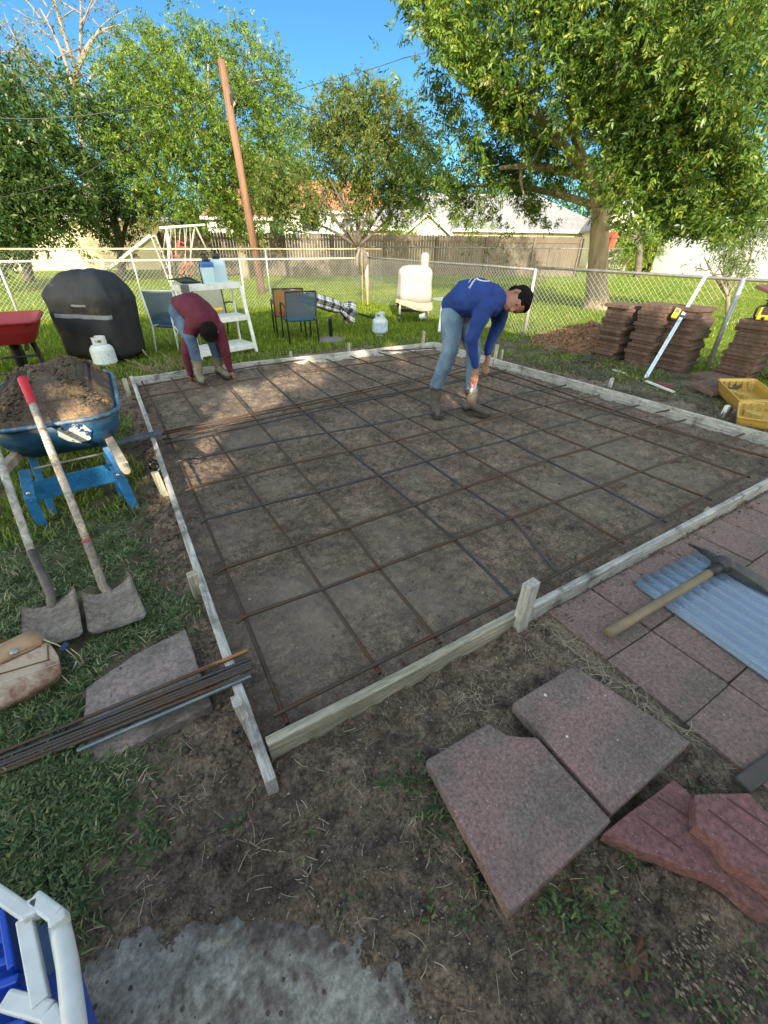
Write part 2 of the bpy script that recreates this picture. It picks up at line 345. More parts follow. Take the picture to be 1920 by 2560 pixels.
npmesh('soil_ground', np.stack([X.ravel(), Y.ravel(), H.ravel()], 1), F, GM, attr={'grass': gsoft.ravel(), 'dry': dry.ravel()}, smooth=True).__setitem__('kind', 'structure')
def gh(x, y):
    i = int(round((y-ys[0])/GS)); j = int(round((x-xs[0])/GS))
    return float(H[i, j]) if 0 <= i < ny and 0 <= j < nx else -.03
CONCM = mat('old_concrete', (.32,.30,.275), .9, col2=(.235,.22,.20), scale=5, bump=.5, bscale=50)
# the slab breaks through the soil; dirt is trodden over it in patches
def conc_mat():
    m = CONCM; n = m.node_tree.nodes; l = m.node_tree.links; p = n['Principled BSDF']; src = p.inputs['Base Color'].links[0].from_socket
    a = n.new('ShaderNodeAttribute'); a.attribute_name = 'dirt'; mx = n.new('ShaderNodeMixRGB'); l.new(a.outputs['Fac'], mx.inputs[0]); l.new(src, mx.inputs[1]); mx.inputs[2].default_value = (.085,.068,.055,1); l.new(mx.outputs[0], p.inputs['Base Color'])
speck(CONCM, .30, 38, (.07,.055,.045), .22); conc_mat(); grain(grain(CONCM, 60, .6, 1.25), 14, .75, 1.2)
cx0, cx1, cy0, cy1 = min(p[0] for p in CONC)-.1, max(p[0] for p in CONC)+.1, min(p[1] for p in CONC)-.1, max(p[1] for p in CONC)+.1
CX, CY = np.meshgrid(np.arange(cx0, cx1, .006), np.arange(cy0, cy1, .006)); ce = blur(inpoly(CX, CY, CONC).astype(float), 24)
dn = fbm(CX*8, CY*8, 5, 81)*.55+fbm(CX*55, CY*50, 4, 82)*.45
CZ = -.018-.035*(1-np.clip(ce*1.6,0,1))+(fbm(CX*25, CY*25, 3, 83)-.45)*.003+np.clip(dn-.5,0,1)*.012
dirt = np.clip((dn-.44)*3.6+(1-np.clip(ce*1.25,0,1))*1.3, 0, 1)*.95
cyn, cxn = CX.shape; ci = np.arange(cxn*cyn).reshape(cyn, cxn); CF = np.stack([ci[:-1,:-1].ravel(), ci[:-1,1:].ravel(), ci[1:,1:].ravel(), ci[1:,:-1].ravel()], 1)
tag(npmesh('concrete_slab', np.stack([CX.ravel(), CY.ravel(), CZ.ravel()], 1), CF, CONCM, attr={'dirt': dirt.ravel()}, smooth=True), kind='structure')
# clods
def clods(n, area, smin, smax, test):
    V = []; Fc = []; b = 0
    ico = bmesh.new(); bmesh.ops.create_icosphere(ico, subdivisions=1, radius=1); iv = np.array([v.co for v in ico.verts]); fi = np.array([[v.index for v in f.verts] for f in ico.faces]); ico.free()
    while n > 0:
        x = random.uniform(area[0], area[1]); y = random.uniform(area[2], area[3])
        if not test(x, y): n -= 1; continue
        s = smin*(smax/smin)**(random.random()**2.2); q = iv*(1+rng.uniform(-.5,.3,(len(iv),1)))*np.array([s*random.uniform(.8,1.4), s, s*random.uniform(.5,.8)])
        a = random.random()*6.28; c_, s_ = math.cos(a), math.sin(a)
        q = np.stack([q[:,0]*c_-q[:,1]*s_, q[:,0]*s_+q[:,1]*c_, q[:,2]], 1)+np.array([x, y, gh(x, y)+s*.2]); V.append(q); Fc.append(fi+b); b += len(iv); n -= 1
    return np.concatenate(V), np.concatenate(Fc)
def notgrass(x, y): return grassmask(np.array([x]), np.array([y]))[0] < .5 and not (x > 1.25 and y < FY0)
V, Fc = clods(20000, (-.75, 1.3, -1.75, FY0), .0018, .0095, notgrass); V2, F2 = clods(5000, (-.62, FX0-.03, FY0, 4.9), .003, .020, notgrass)
V3, F3 = clods(9000, (FX0, FX1, FY0+.05, FY1), .002, .012, lambda x, y: fbm(np.array([x*2.6]), np.array([y*2.6]), 3, 11)[0] > .47)
V4, F4 = clods(1500, (FX1+.06, 6.3, -.6, 4.2), .006, .03, lambda x, y: True); V5, F5 = clods(700, (.6, 4.4, FY1+.05, FY1+.35), .006, .03, lambda x, y: True)
V6, F6 = clods(2600, (1.34, 4.6, FY0-.30, FY0-.03), .0016, .010, lambda x, y: random.random() < ((y-(FY0-.30))/.27)**2.2); V6[:,2] += .02
V7, F7 = clods(500, (.25, 1.2, -1.5, -1.0), .0010, .0030, lambda x, y: True); V7[:,2] = np.maximum(V7[:,2]-V7[:,2].min(), 0)+.1035
VV = []; FF = []; b = 0
for a, f in ((V,Fc),(V2,F2),(V3,F3),(V4,F4),(V5,F5),(V6,F6)): VV.append(a); FF.append(f+b); b += len(a)
tag(npmesh('soil_clods', np.concatenate(VV), np.concatenate(FF), SOIL), kind='stuff')
# ------------------------------------------------------------------ grass
def blades(px, py, pz, L, W, lean, seed=0, curl=.6):
    g = np.random.default_rng(seed); n = len(px); az = g.uniform(0, 2*np.pi, n); t = np.clip(g.normal(lean, .28, n), .02, 1.45)
    L = L*g.uniform(.55, 1.3, n); W = W*g.uniform(.7, 1.2, n)
    dx, dy = np.cos(az), np.sin(az); sx, sy = -dy, dx; P = np.stack([px, py, pz], 1)
    d1 = np.stack([dx*np.sin(t), dy*np.sin(t), np.cos(t)], 1); t2 = np.minimum(t+curl*g.uniform(.3,1.3,n), 1.75)
    d2 = np.stack([dx*np.sin(t2), dy*np.sin(t2), np.cos(t2)], 1); s = np.stack([sx, sy, np.zeros(n)], 1)
    a = P-s*W[:,None]/2; b = P+s*W[:,None]/2; m = P+d1*(L*.55)[:,None]; c = m+s*W[:,None]*.42; d = m-s*W[:,None]*.42; e = m+d2*(L*.45)[:,None]
    e1 = e+s*W[:,None]*.05; e2 = e-s*W[:,None]*.05
    V = np.stack([a,b,c,d,e1,e2], 1).reshape(-1, 3); k = np.arange(n)[:,None]*6
    F = np.concatenate([k+np.array([[0,1,2,3]]), k+np.array([[3,2,4,5]])], 0)
    r = g.random(n); return V, F, np.concatenate([r, r])
GRN = leafmat('grass_blades', [(0,(.06,.115,.005)),(.45,(.125,.205,.007)),(.8,(.21,.28,.012)),(.92,(.34,.32,.06)),(1,(.42,.36,.12))], trans=.35)
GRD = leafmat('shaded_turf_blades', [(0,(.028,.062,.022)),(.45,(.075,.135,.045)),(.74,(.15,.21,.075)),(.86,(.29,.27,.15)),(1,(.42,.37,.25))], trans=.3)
def scatter(n, x0, x1, y0, y1, test=None, seed=1):
    g = np.random.default_rng(seed); x = g.uniform(x0, x1, n); y = g.uniform(y0, y1, n)
    if test is not None: k = test(x, y); x = x[k]; y = y[k]
    return x, y
def zat(x, y):
    i = np.round((y-ys[0])/GS).astype(int); j = np.round((x-xs[0])/GS).astype(int); ok = (i >= 0) & (i < ny) & (j >= 0) & (j < nx)
    return np.where(ok, H[np.clip(i,0,ny-1), np.clip(j,0,nx-1)], -.03)
EXCL = [[GX(*p) for p in q] for q in ([(60,1545),(190,1475),(330,1450),(375,1545),(215,1610),(220,1640),(60,1640)], [(-200,1640),(95,1570),(155,1640),(150,1705),(0,1760),(-200,1790)], [(463,1572),(530,1760),(195,1935),(215,1720),(330,1640)])]
def clear(x, y):
    k = np.ones(np.shape(x), bool)
    for q in EXCL: k &= ~inpoly(x, y, q)
    return k
gedge = np.clip(blur(gm, 8), 0, 1)
def gd(x, y):
    i = np.clip(np.round((y-ys[0])/GS).astype(int), 0, ny-1); j = np.clip(np.round((x-xs[0])/GS).astype(int), 0, nx-1)
    pr = np.clip(gedge[i, j]*1.25, 0, 1)**1.6*np.clip((fbm(x*4, y*4, 3, 41)+.25*fbm(x*15, y*15, 2, 43)-.40)*7, .12, 1)
    return (np.random.default_rng(len(x)).random(len(x)) < pr) & clear(x, y)
x, y = scatter(150000, -2.2, -.15, -1.3, 1.6, lambda x, y: gd(x, y) & (x < -.15), 3)
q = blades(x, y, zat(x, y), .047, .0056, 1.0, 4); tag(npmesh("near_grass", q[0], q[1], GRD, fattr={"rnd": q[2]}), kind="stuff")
x, y = scatter(50000, -3.3, -.25, 1.3, 6.2, lambda x, y: gd(x, y), 5)
q = blades(x, y, zat(x, y), .075, .009, .6, 6); tag(npmesh('grass', q[0], q[1], GRN, fattr={'rnd': q[2]}), kind='stuff')
x, y = scatter(110000, -4, 8.2, FY1+.1, 11.5, lambda x, y: ((y > 6.25) | (grassmask(x, y) > .5)), 7)
q = blades(x, y, zat(x, y), .07, .010, .45, 8); tag(npmesh('lawn_grass', q[0], q[1], GRN, fattr={'rnd': q[2]}), kind='stuff')
x, y = scatter(30000, 5.0, 9, -1, 5.6, lambda x, y: (grassmask(x, y) > .5) & ((x > 7.2) | (fbm(x*2.5, y*2.5, 3, 51) > .40)), 9)
q = blades(x, y, zat(x, y), .065, .010, .75, 10); tag(npmesh('side_grass', q[0], q[1], GRN, fattr={'rnd': q[2]}), kind='stuff')
x, y = scatter(120000, -6, 26, 1, 26, lambda x, y: ((y > 11.2) | (x > 7.9)) & (y < 26) & (np.random.default_rng(3).random(len(x)) < np.clip(9/np.hypot(x, y+1.6), 0, 1)), 11)
q = blades(x, y, np.full(len(x), -.035), .085, .017, .5, 12); tag(npmesh('far_grass', q[0], q[1], GRN, fattr={'rnd': q[2]}), kind='stuff')
# dead roots and straw
STRAW = leafmat('dead_roots', [(0,(.16,.13,.09)),(.5,(.27,.22,.15)),(1,(.45,.38,.27))], trans=.1)
def straws(pts, L, W, seed):
    g = np.random.default_rng(seed); V = []; F = []; r = []; b = 0
    for x, y in pts:
        k = 5; a = g.uniform(0, 6.28); l = L*g.uniform(.35, 1.3); z0 = gh(x, y)+.004; p = np.array([x, y, z0]); kk = g.uniform(-1, 1); lift = g.uniform(0, .35)
        for i in range(k):
            s = np.array([-math.sin(a), math.cos(a), 0])*W*.5; V += [p-s, p+s]
            if i: F.append((b+2*i-2, b+2*i-1, b+2*i+1, b+2*i)); r.append(0)
            p = p+np.array([math.cos(a), math.sin(a), lift*math.cos(i*1.0)])*l/k; p[2] = max(p[2], gh(p[0], p[1])+.003); a += kk*g.uniform(.0, .45)
        q = g.random(); r[-4:] = [q]*4; b += 2*k
    return np.array(V), np.array(F), r
pts = []
def clump(u, v, n, sp):
    p = G(u, v)
    for _ in range(int(n*.6)): pts.append((p.x+random.gauss(0, sp), p.y+random.gauss(0, sp)))
for u, v, n, sp in [(640,2120,26,.012),(1165,1760,90,.05),(1240,1830,50,.04),(1190,1720,30,.04),(330,1870,50,.04),(430,1830,40,.05),(560,1770,14,.04),(470,1900,25,.05),(580,1990,10,.05),(770,2180,22,.02),(775,2050,14,.03),(870,2260,14,.03),(350,2230,18,.03),(1360,1560,40,.02),(1830,1880,30,.04),(1120,1980,50,.04),(1060,2060,40,.04),(1190,2200,30,.03),(1100,2290,20,.04),(1420,2120,20,.05),(1600,2150,16,.05),(900,1760,20,.06),(1000,1800,24,.06),(1340,1650,30,.03),(600,1500,4,.04),(1015,1560,6,.03),(1060,1465,8,.03)]: clump(u, v, n, sp)
for _ in range(500): pts.append((random.uniform(-1.5,-.2), random.uniform(-.9,1.6)))
for _ in range(300):
    x = random.uniform(-.7, 1.3); y = random.uniform(-1.6, FY0)
    if notgrass(x, y): pts.append((x, y))
for _ in range(120): pts.append((random.uniform(FX0, FX1), random.uniform(FY0, FY1)))
L0, L1 = G(1352,1545), G(1710,1850); long_ = []
for _ in range(150):
    t = random.random(); p = L0.lerp(L1, t); long_.append((p.x+random.gauss(0,.012)-.012, p.y+random.gauss(0,.02)))
Vl, Fl, rl_ = straws(long_, .13, .0022, 8); tag(npmesh('dead_runners', Vl+np.array([0,0,.008]), Fl, STRAW, fattr={'rnd': rl_}), kind='stuff')
V, Fq, r = straws(pts, .055, .0018, 3); tag(npmesh('dead_roots', V, Fq, STRAW, fattr={'rnd': r}), kind='stuff')
x, y = scatter(9000, FX1+.08, 6.6, -.5, 3.4, lambda x, y: fbm(x*2.5, y*2.5, 3, 61) > .42, 13)
q = blades(x, y, zat(x, y)+.01, .12, .007, 1.2, 14); tag(npmesh('dug_up_sod', q[0], q[1], leafmat('dry_sod', [(0,(.06,.06,.04)),(.5,(.12,.13,.07)),(1,(.24,.21,.14))], .2), fattr={'rnd': q[2]}), kind='stuff')
# pale specks: shell, root ends, chips of mortar
V, Fc = clods(1500, (-.75, 1.3, -1.7, FY0), .0012, .0042, notgrass); V2, F2 = clods(700, (FX0, FX1, FY0, FY1), .002, .006, lambda x, y: True)
tag(npmesh('pale_chips', np.concatenate([V, V2]), np.concatenate([Fc, F2+len(V)]), mat('pale_chip', (.42,.38,.32), .8, col2=(.28,.25,.21), scale=50)), kind='stuff')
# broadleaf weeds
WEED = leafmat('weed_leaves', [(0,(.04,.075,.03)),(.6,(.075,.125,.045)),(.9,(.13,.17,.07)),(1,(.20,.22,.08))], .35)
wx = []; wy = []; wl = []
for u, v, n, sp in [(1090,2040,120,.03),(1120,1990,110,.035),(1170,2080,110,.03),(1030,1960,50,.025),(1200,2140,40,.02),(980,1950,40,.03),(1400,2330,150,.05),(1480,2290,110,.04),(1530,2320,80,.03),(1380,2260,60,.02),(1450,2220,30,.02),(1560,2130,30,.012),(1575,2160,30,.012),(1070,2270,30,.018),(1210,2210,40,.025),(1640,2500,70,.05),(1780,2540,70,.04),(1900,2450,70,.04),(390,2110,130,.025),(375,2080,90,.02),(580,2060,40,.02),(1045,1900,26,.012),(960,1960,30,.02),(1150,2280,24,.02),(870,2250,16,.02),(1750,1985,20,.012),(780,2080,14,.012),(590,2040,18,.02)]:
    p = G(u, v)
    for _ in range(int(n*.75)): wx.append(p.x+random.gauss(0, sp)); wy.append(p.y+random.gauss(0, sp))
g2x, g2y = scatter(30000, -1.4, -.45, -1.1, .1, lambda x, y: inpoly(x, y, GP2) & (fbm(x*5, y*5, 3, 71) > .36), 15)
wx = np.concatenate([wx, g2x]); wy = np.concatenate([wy, g2y])
q = blades(wx, wy, zat(wx, wy)+np.abs(rng.normal(0, .022, len(wx))), .021, .0075, 1.0, 16); tag(npmesh('weeds', q[0], q[1], WEED, fattr={'rnd': q[2]}), kind='stuff')
# pebbles at the lower right
V, Fc = clods(420, (.42, .95, -1.95, -1.72), .0035, .0115, lambda x, y: True)
GRAV = mat('pea_gravel', (.14,.10,.07), .6, col2=(.25,.20,.15), scale=60)
pb = G(1800, 2450); V = V-np.array([V[:,0].mean(), V[:,1].mean(), 0]); V[:,0] *= .45; V[:,1] *= .9; V = V+np.array([pb.x, pb.y, .005]); tag(npmesh('pebbles', V, Fc, GRAV), kind='stuff')
# ------------------------------------------------------------------ formwork
def board(name, label, a, b, mtl, h=.09, th=.038, up=0.0, group='form boards round the slab bed', z0=-.035, sag=None):
    a = Vector((a[0], a[1], 0)); b = Vector((b[0], b[1], 0)); d = b-a; L = d.length; d.normalize(); s = Vector((-d.y, d.x, 0)); n = 14; m = MB(); rings = []
    ph = random.random()*6
    for i in range(n+1):
        t = i/n; p = a+d*(L*t)+s*(.006*math.sin(ph+5*t)); zt = h+.004*math.sin(ph*2+7*t); w_ = th/2
        rings.append([p-s*w_+Vector((0,0,z0)), p+s*w_+Vector((0,0,z0)), p+s*w_+Vector((0,0,zt)), p-s*w_+Vector((0,0,zt+random.uniform(-.001,.001)))])
    m.loft(rings); o = m.build(name, mtl, o=a, bevel=.004); return tag(o, label, 'form board', group)
board('form_board', 'long pale form board down the left side of the slab bed', (-.135, -.80), (-.135, 4.83), WPY)
board('form_board', 'yellowish form board across the front, left of the stout stake', (-.112, -.665), GX(1300,1530,.09), WYX)
e1 = GX(1300,1530,.09); board('form_board', 'grey form board across the front, running right from the stout stake beside the patio pavers', (e1[0]+.004, -.668), (5.0, -.668), WPX)
c0 = GX(1082,856,.09); b0 = GX(328,943,.09); j0 = GX(600,908,.09)
board('form_board', 'form board at the far left corner, behind the man in maroon', (-.114, b0[1]), (j0[0], j0[1]+.01), WPX)
board('form_board', 'pale form board at the back of the slab bed, partly in sun', (j0[0]+.004, j0[1]+.012), (c0[0]+.02, c0[1]), WPX)
r0 = GX(1236,896,.09); r1 = GX(1940,1091,.09)
board('form_board', 'short form board at the far right corner, behind the man in blue', (c0[0]+.04, c0[1]+.02), r0, WPY)
board('form_board', 'long grey form board down the right side, facing the paver stacks', (r0[0]+.003, r0[1]-.005), (r1[0]+.05, r1[1]-.35), WPY)
def stake(label, bu, bv, tv, w=.04, d=.03, lean=(0,0), point=False, mtl=None, rz=0.0, z0=-.06, base=None):
    mtl = WYZ if mtl is None else (WPZ if mtl is WOODP else mtl)
    b = G(bu, bv) if base is None else Vector(base); top = PV(bu, tv, bu, bv); h = top.z; m = MB(); q = Matrix.Rotation(rz, 3, 'Z')
    rings = []
    for z, k in ((z0,1),(h*.93 if point else h-.004,1),(h, .12 if point else .97)):
        o = Vector((lean[0]*z, lean[1]*z, z)); rings.append([b+o+q @ Vector((sx*w/2*k, sy*d/2*k, 0)) for sx, sy in ((-1,-1),(1,-1),(1,1),(-1,1))])
    m.loft(rings); o = m.build('wooden_stake', mtl, o=b, bevel=.003); return tag(o, label, 'stake', 'wooden stakes holding the form boards')
stake('stout square stake at the front board by the patio pavers, the biggest stake', 1297, 1572, 1452, .075, .045, (.05,.02), rz=.1, mtl=WOODP)
stake('square sawn stake outside the left board, beside the grass', 497, 1490, 1428, .05, .045, rz=.1)
stake('weathered leaning stake outside the left board near the front corner', 625, 1822, 1748, .035, .05, (-.10,.12), mtl=WOODP)
stake('low stake top outside the front board, far to the right of the stout stake', 1762, 1290, 1268, .05, .03, rz=.1)
stake('stake at the far left corner of the form', 322, 985, 945, .05, .03)
stake('sunlit stake outside the left board below the glass jar', 408, 1228, 1176, .05, .03, (-.1,0))
stake('pointed stake behind the back board, near the umbrella base', 728, 900, 878, .05, .02, point=True)
stake('flat topped stake behind the back board right of the pointed one', 873, 885, 857, .045, .025)
stake('wedge shaped stake behind the back board near the far corner', 1056, 868, 828, .05, .025, (.05,0))
stake('tall stake leaning behind the blue shirted man, at the right board', 1236, 905, 862, .03, .05, (.15,.1))
stake('squat stake beside the tall leaning one at the right board', 1252, 900, 874, .045, .03)
stake('tilted stake on the loose soil outside the right board', 1523, 972, 945, .045, .03, (.2,.1), mtl=WOODP)
stake('pale stake stub beside the open yellow case', 1806, 1042, 1012, .06, .04, (.1,0), mtl=WHITEP)
# ------------------------------------------------------------------ rebar
ORDN = ['first','second','third','fourth','fifth','sixth','seventh','eighth','ninth','tenth','eleventh','twelfth','thirteenth','fourteenth','fifteenth','sixteenth','seventeenth','eighteenth']
def bar(name, label, pts, r=.0094, mtl=REB, group=None, cat='rebar', ribs=False):
    m = MB(); P = [Vector(p) for p in pts]
    if ribs:
        Q = []; rr = []
        for a, b in zip(P, P[1:]):
            L = (b-a).length; n = max(2, int(L/.006))
            for i in range(n): Q.append(a.lerp(b, i/n)); rr.append(r*(1.16 if len(Q) % 2 else .92))
        Q.append(P[-1]); rr.append(r); m.tube(Q, rr, 6)
    else: m.tube(P, r, 7)
    o = m.build(name, mtl, o=P[0], smooth=True); return tag(o, label, cat, group)
a_ = (1.765,380,1000); z1 = (2.304,1200,840); z2 = (2.37,310,840); z3 = (2.765,900,820)
LZ = {}
def addp(c, l0, zs, s, ox, oy):
    for k, (x, y) in enumerate(zs): LZ[(l0+k, c)] = G(ox+x/s, oy+y/s, .052)
addp(0,1,[(413,965),(757,842),(1005,748),(1340,622)],*a_); addp(1,1,[(325,750),(628,650),(870,570),(1165,470),(1385,392),(1560,333)],*a_)
addp(2,1,[(238,535),(492,470),(737,413),(1007,338),(1215,275),(1380,230)],*a_); addp(3,1,[(180,395),(402,342),(628,285),(875,232),(1080,185),(1250,142)],*a_)
addp(4,1,[(125,275),(325,237),(547,190),(780,150),(975,115),(1135,85)],*a_); addp(0,7,[(700,873),(935,785),(1205,690),(1375,622)],*z1)
addp(1,7,[(390,720),(630,652),(880,575),(1015,525)],*z1); addp(2,7,[(165,605),(365,545),(605,485),(755,440)],*z1)
addp(3,7,[(780,668),(1035,600),(1290,545),(1480,505)],*z3); addp(4,7,[(590,583),(845,530),(1065,472),(1250,435)],*z3)
addp(5,1,[(155,358),(335,325),(600,285),(835,243),(1010,212),(1165,190)],*z2); addp(6,1,[(120,297),(297,272),(560,240),(790,195),(965,178)],*z2)
for k, (u, v) in {5:(1281,1299),6:(1390,1258)}.items(): LZ[(k,0)] = G(u, v, .052)
nearend = {1:(718,1809),2:(950,1683),3:(1100,1607),4:(1290,1500),5:(1395,1434),6:(1560,1358),7:(1665,1305),8:(1780,1250)}
for l in range(1, 11):
    cs = sorted(c for (a, c) in LZ if a == l); P = [LZ[(l, c)] for c in cs]
    first = G(*nearend[l], .04) if l in nearend else P[0]+(P[0]-P[1])*.9
    last = P[-1]; d = (P[-1]-P[-2]).normalized(); 
    if last.y < FY1-.25: k = (FY1-.15-last.y)/max(d.y, .3); last = P[-1]+d*k; last.z = .052; P.append(last)
    bar('rebar', ORDN[l-1]+' lengthwise rebar of the tied grid, counting from the left board', [first]+P, mtl=REBB if l in (4,5,7) else REB, group='lengthwise rebar tied in the grid', ribs=l < 5)
bar('rebar', 'lengthwise rebar hugging the right form board', [G(1215,915,.035), G(1655,1068,.035), G(1900,1138,.035)+Vector((.05,-.3,0))], group='lengthwise rebar tied in the grid')
cl = {0:[(591,1557)],1:[(533,1436)],2:[(503,1308)],3:[(463,1227)],4:[(438,1156)]}; cr_ = {0:(1860,1085),1:(1714,1050),2:(1597,1013),3:(1499,988),4:(1415,963)}
for c in range(5):
    P = [G(*cl[c][0], .060)]+[LZ[(l, c)]+Vector((0,0,.0155)) for l in range(1, 11) if (l, c) in LZ]+[G(*cr_[c], .060)]
    bar('rebar', ORDN[c+1]+' crosswise rebar of the tied grid, counting from the front board', P, mtl=REBB if c in (2,4) else REB, group='crosswise rebar tied in the grid', ribs=c < 2)
bar('rebar', 'first crosswise rebar, close along the front board', [G(682,1790,.06), G(950,1655,.06), G(1280,1494,.06), G(1560,1346,.06), G(1905,1168,.06)], group='crosswise rebar tied in the grid', ribs=True)
bar('rebar', 'sunlit crosswise rebar held by the man in maroon', [G(361,993,.045), G(588,954,.05), G(735,930,.045), G(1040,893,.045), G(1180,872,.045)], group='crosswise rebar tied in the grid')
bar('rebar', 'crosswise rebar close against the back board', [G(345,966,.045), G(640,915,.045), G(900,880,.045), G(1090,870,.045)], group='crosswise rebar tied in the grid')
for lb, P, mt in [('loose crosswise rebar, rear one of the sunlit pair', [(408,1080),(736,1012),(1010,953),(1090,937),(1170,915)], REB), ('loose crosswise rebar, front one of the sunlit pair', [(404,1086),(740,1018),(1012,958),(1090,943),(1175,925)], REB),
              ('loose rebar lying just in front of the sunlit pair', [(407,1098),(640,1050),(860,1006),(1074,966),(1265,925)], REB), ('blue grey loose rebar, frontmost of the loose bars', [(412,1109),(660,1058),(870,1010),(1076,970),(1262,930)], REBB)]:
    bar('rebar', lb, [G(u, v, .068) for u, v in P], mtl=mt, group='loose rebar lying on the grid')
bar('rebar', 'short rebar offcut on the soil by the right board', [G(1640,1031,.05), G(1690,1022,.06)], group='loose rebar lying on the grid')
# bundle of bars resting on the left board
defs = [((-40,1898),(620,1628),REB,'rust brown bar at the very rear'),((-40,1912),(628,1646),REBB,'dark ribbed bar at the rear'),((-40,1923),(631,1656),REB,'grey brown ribbed bar, second from the rear'),((-40,1930),(631,1662),REBB,'smooth blue grey bar in the middle'),((-40,1940),(631,1668),REB,'rust streaked bar before the middle'),((-40,1948),(630,1682),REB,'pale ribbed bar at the front'),]
for (u0,v0),(u1,v1),mt,lb in defs:
    bar('rebar', lb+' of the rebar bundle on the left board', [G(u0, v0, .05), G((u0+u1)/2-20, (v0+v1)/2+9, .06), G(u1, v1, .115)], r=.0074, mtl=mt, group='bundle of rebar across the left form board', ribs=True)
bar('rebar', 'bright blue ribbed bar ending short in the rebar bundle', [G(195,1877,.052), G(628,1690,.112)], r=.0082, mtl=mat('blue_bar',(.09,.13,.165),.4,metal=.5,col2=(.18,.20,.22),scale=8), group='bundle of rebar across the left form board', ribs=True)
bar('rebar', 'orange rusted bar lying over the rear of the rebar bundle', [G(446,1698,.07), G(620,1625,.13)], r=.0075, mtl=mat('orange_rust',(.25,.11,.04),.8,bump=.4,bscale=140), group='bundle of rebar across the left form board', ribs=True)
# steel channel on the left board
m = MB(); a = G(285,1108,.10); b = G(402,1082,.115); m.beam(a, b, .05, .006); m.beam(a+Vector((0,.028,.006)), b+Vector((0,.028,.006)), .006, .022); m.beam(a-Vector((0,.028,-.006)), b-Vector((0,.028,-.006)), .006, .022)
tag(m.build('steel_channel', mat('blue_grey_steel',(.13,.17,.23),.4,metal=.5), o=a), 'blue grey steel channel lying across the left form board', 'steel channel')
# glass jar
p = G(388,1176); m = MB(); m.lathe([(.034,0),(.036,.01),(.036,.065),(.03,.075),(.03,.088),(.027,.088),(.027,.076),(.033,.064),(.033,.008)], 20, p)
tag(m.build('glass_jar', mat('clear_glass',(.9,.92,.92),.05,amt=0,trans=1.0), o=p, smooth=True), 'empty clear glass jar standing outside the left board', 'jar')
# ------------------------------------------------------------------ pavers
def slab(name, poly, z0, z1, mtl, label, group=None, cat='paver', grooves=None, bev=.006, rough=0.0):
    m = MB(); c = Vector((sum(p[0] for p in poly)/len(poly), sum(p[1] for p in poly)/len(poly), z0 if not isinstance(z0, list) else min(z0))); m.prism(poly, z0, z1)
    return tag(m.build(name, mtl, o=c, bevel=bev), label, cat, group)
def P4(pix, z): return [GX(u, v, z) for u, v in pix]
# patio: square pavers set on a grid
k = 0.3425; PX0, PY0 = 1.325, -.702
names = {}
for i in range(0, 12):
    for j in range(0, 4):
        x0 = PX0+i*k; y1 = PY0-j*k; 
        if i == 0 and j >= 3: continue
        cc = Vector((x0+k/2, y1-k/2, 0))-CAM; uu = 960+FPX*cc.dot(_r2)/cc.dot(_fw)
        if uu > 2500: continue
        g_ = random.uniform(.002,.006); dz = random.uniform(-.004, .005); jj = [random.uniform(-.004,.004) for _ in range(4)]
        poly = [(x0+g_+jj[0], y1-k+g_), (x0+k-g_, y1-k+g_+jj[1]), (x0+k-g_+jj[2], y1-g_), (x0+g_, y1-g_+jj[3])]
        lab = ORDN[i]+' flush patio paver from the left in '+('the row against the front form board' if j == 0 else 'the '+ORDN[j]+' row out from the form board')
        if (i, j) == (0,0): lab = 'flush patio paver in the corner beside the stout stake'
        slab('patio_paver', poly, -.04, .018+dz, PAVER, lab, 'patio pavers laid flush in a grid', bev=.004)
s_ = 1659/960
def q_(l): return [(960+x/s_, 1700+y/s_) for x, y in l]
o1 = P4(q_([(180,345),(450,185),(530,235),(585,243),(660,245),(985,605),(545,1010)]), .105)
slab('large_paver', o1, [.055,.05,.05,.05,.05,.04,.045], [.105,.105,.105,.105,.105,.105,.105], SLABM, 'large loose paver with one broken corner, nearest the camera', 'large loose pavers on the dirt', bev=.007)
o2 = P4(q_([(555,100),(820,-62),(1325,268),(985,578)]), .105)
slab('large_paver', o2, .055, .109, SLABM, 'large whole paver with paint spots, lying beside the broken cornered one', 'large loose pavers on the dirt', bev=.007)
m = MB()
for u, v, r_ in ((1364,1738,.007),(1417,1841,.005),(1513,1739,.003),(1470,1745,.0025),(1544,1850,.003)):
    p = G(u, v, .1095); n_ = 11; m.prism([(p.x+math.cos(2*math.pi*i/n_)*r_*random.uniform(.6,1.2), p.y+math.sin(2*math.pi*i/n_)*r_*random.uniform(.6,1.2)) for i in range(n_)], .1088, .1098)
m.build('paint_spots', WHITEP, [o for o in COL.objects if o.name.startswith('large_paver')][-1])['kind'] = 'stuff'
b1 = P4(q_([(948,662),(1250,430),(1345,515),(1480,700),(1700,1000),(1662,1028),(1580,985),(1475,885),(1400,845),(1290,810),(1190,765),(1090,735)]), .075)
def ragged(poly, amp, n=5):
    out = []
    for i in range(len(poly)):
        a = poly[i]; b = poly[(i+1) % len(poly)]
        for t in range(n): q = t/n; out.append((a[0]*(1-q)+b[0]*q+(random.uniform(-amp, amp) if t else 0), a[1]*(1-q)+b[1]*q+(random.uniform(-amp, amp) if t else 0)))
    return out
fr1 = slab('paver_fragment', ragged(b1, .0016, 3), .025, .078, REDP, 'broken red paver piece lying flat beside the large pavers', 'broken red paver pieces', bev=.003)
b2 = P4(q_([(1345,492),(1470,490),(1575,487),(1640,560),(1800,700),(1800,1000),(1659,890),(1500,790),(1440,700),(1350,625)]), .135)
fr2 = slab('paver_fragment', ragged(b2, .0016, 3), .080, .135, REDP, 'broken red paver piece leaning on top of another fragment', 'broken red paver pieces', bev=.003)
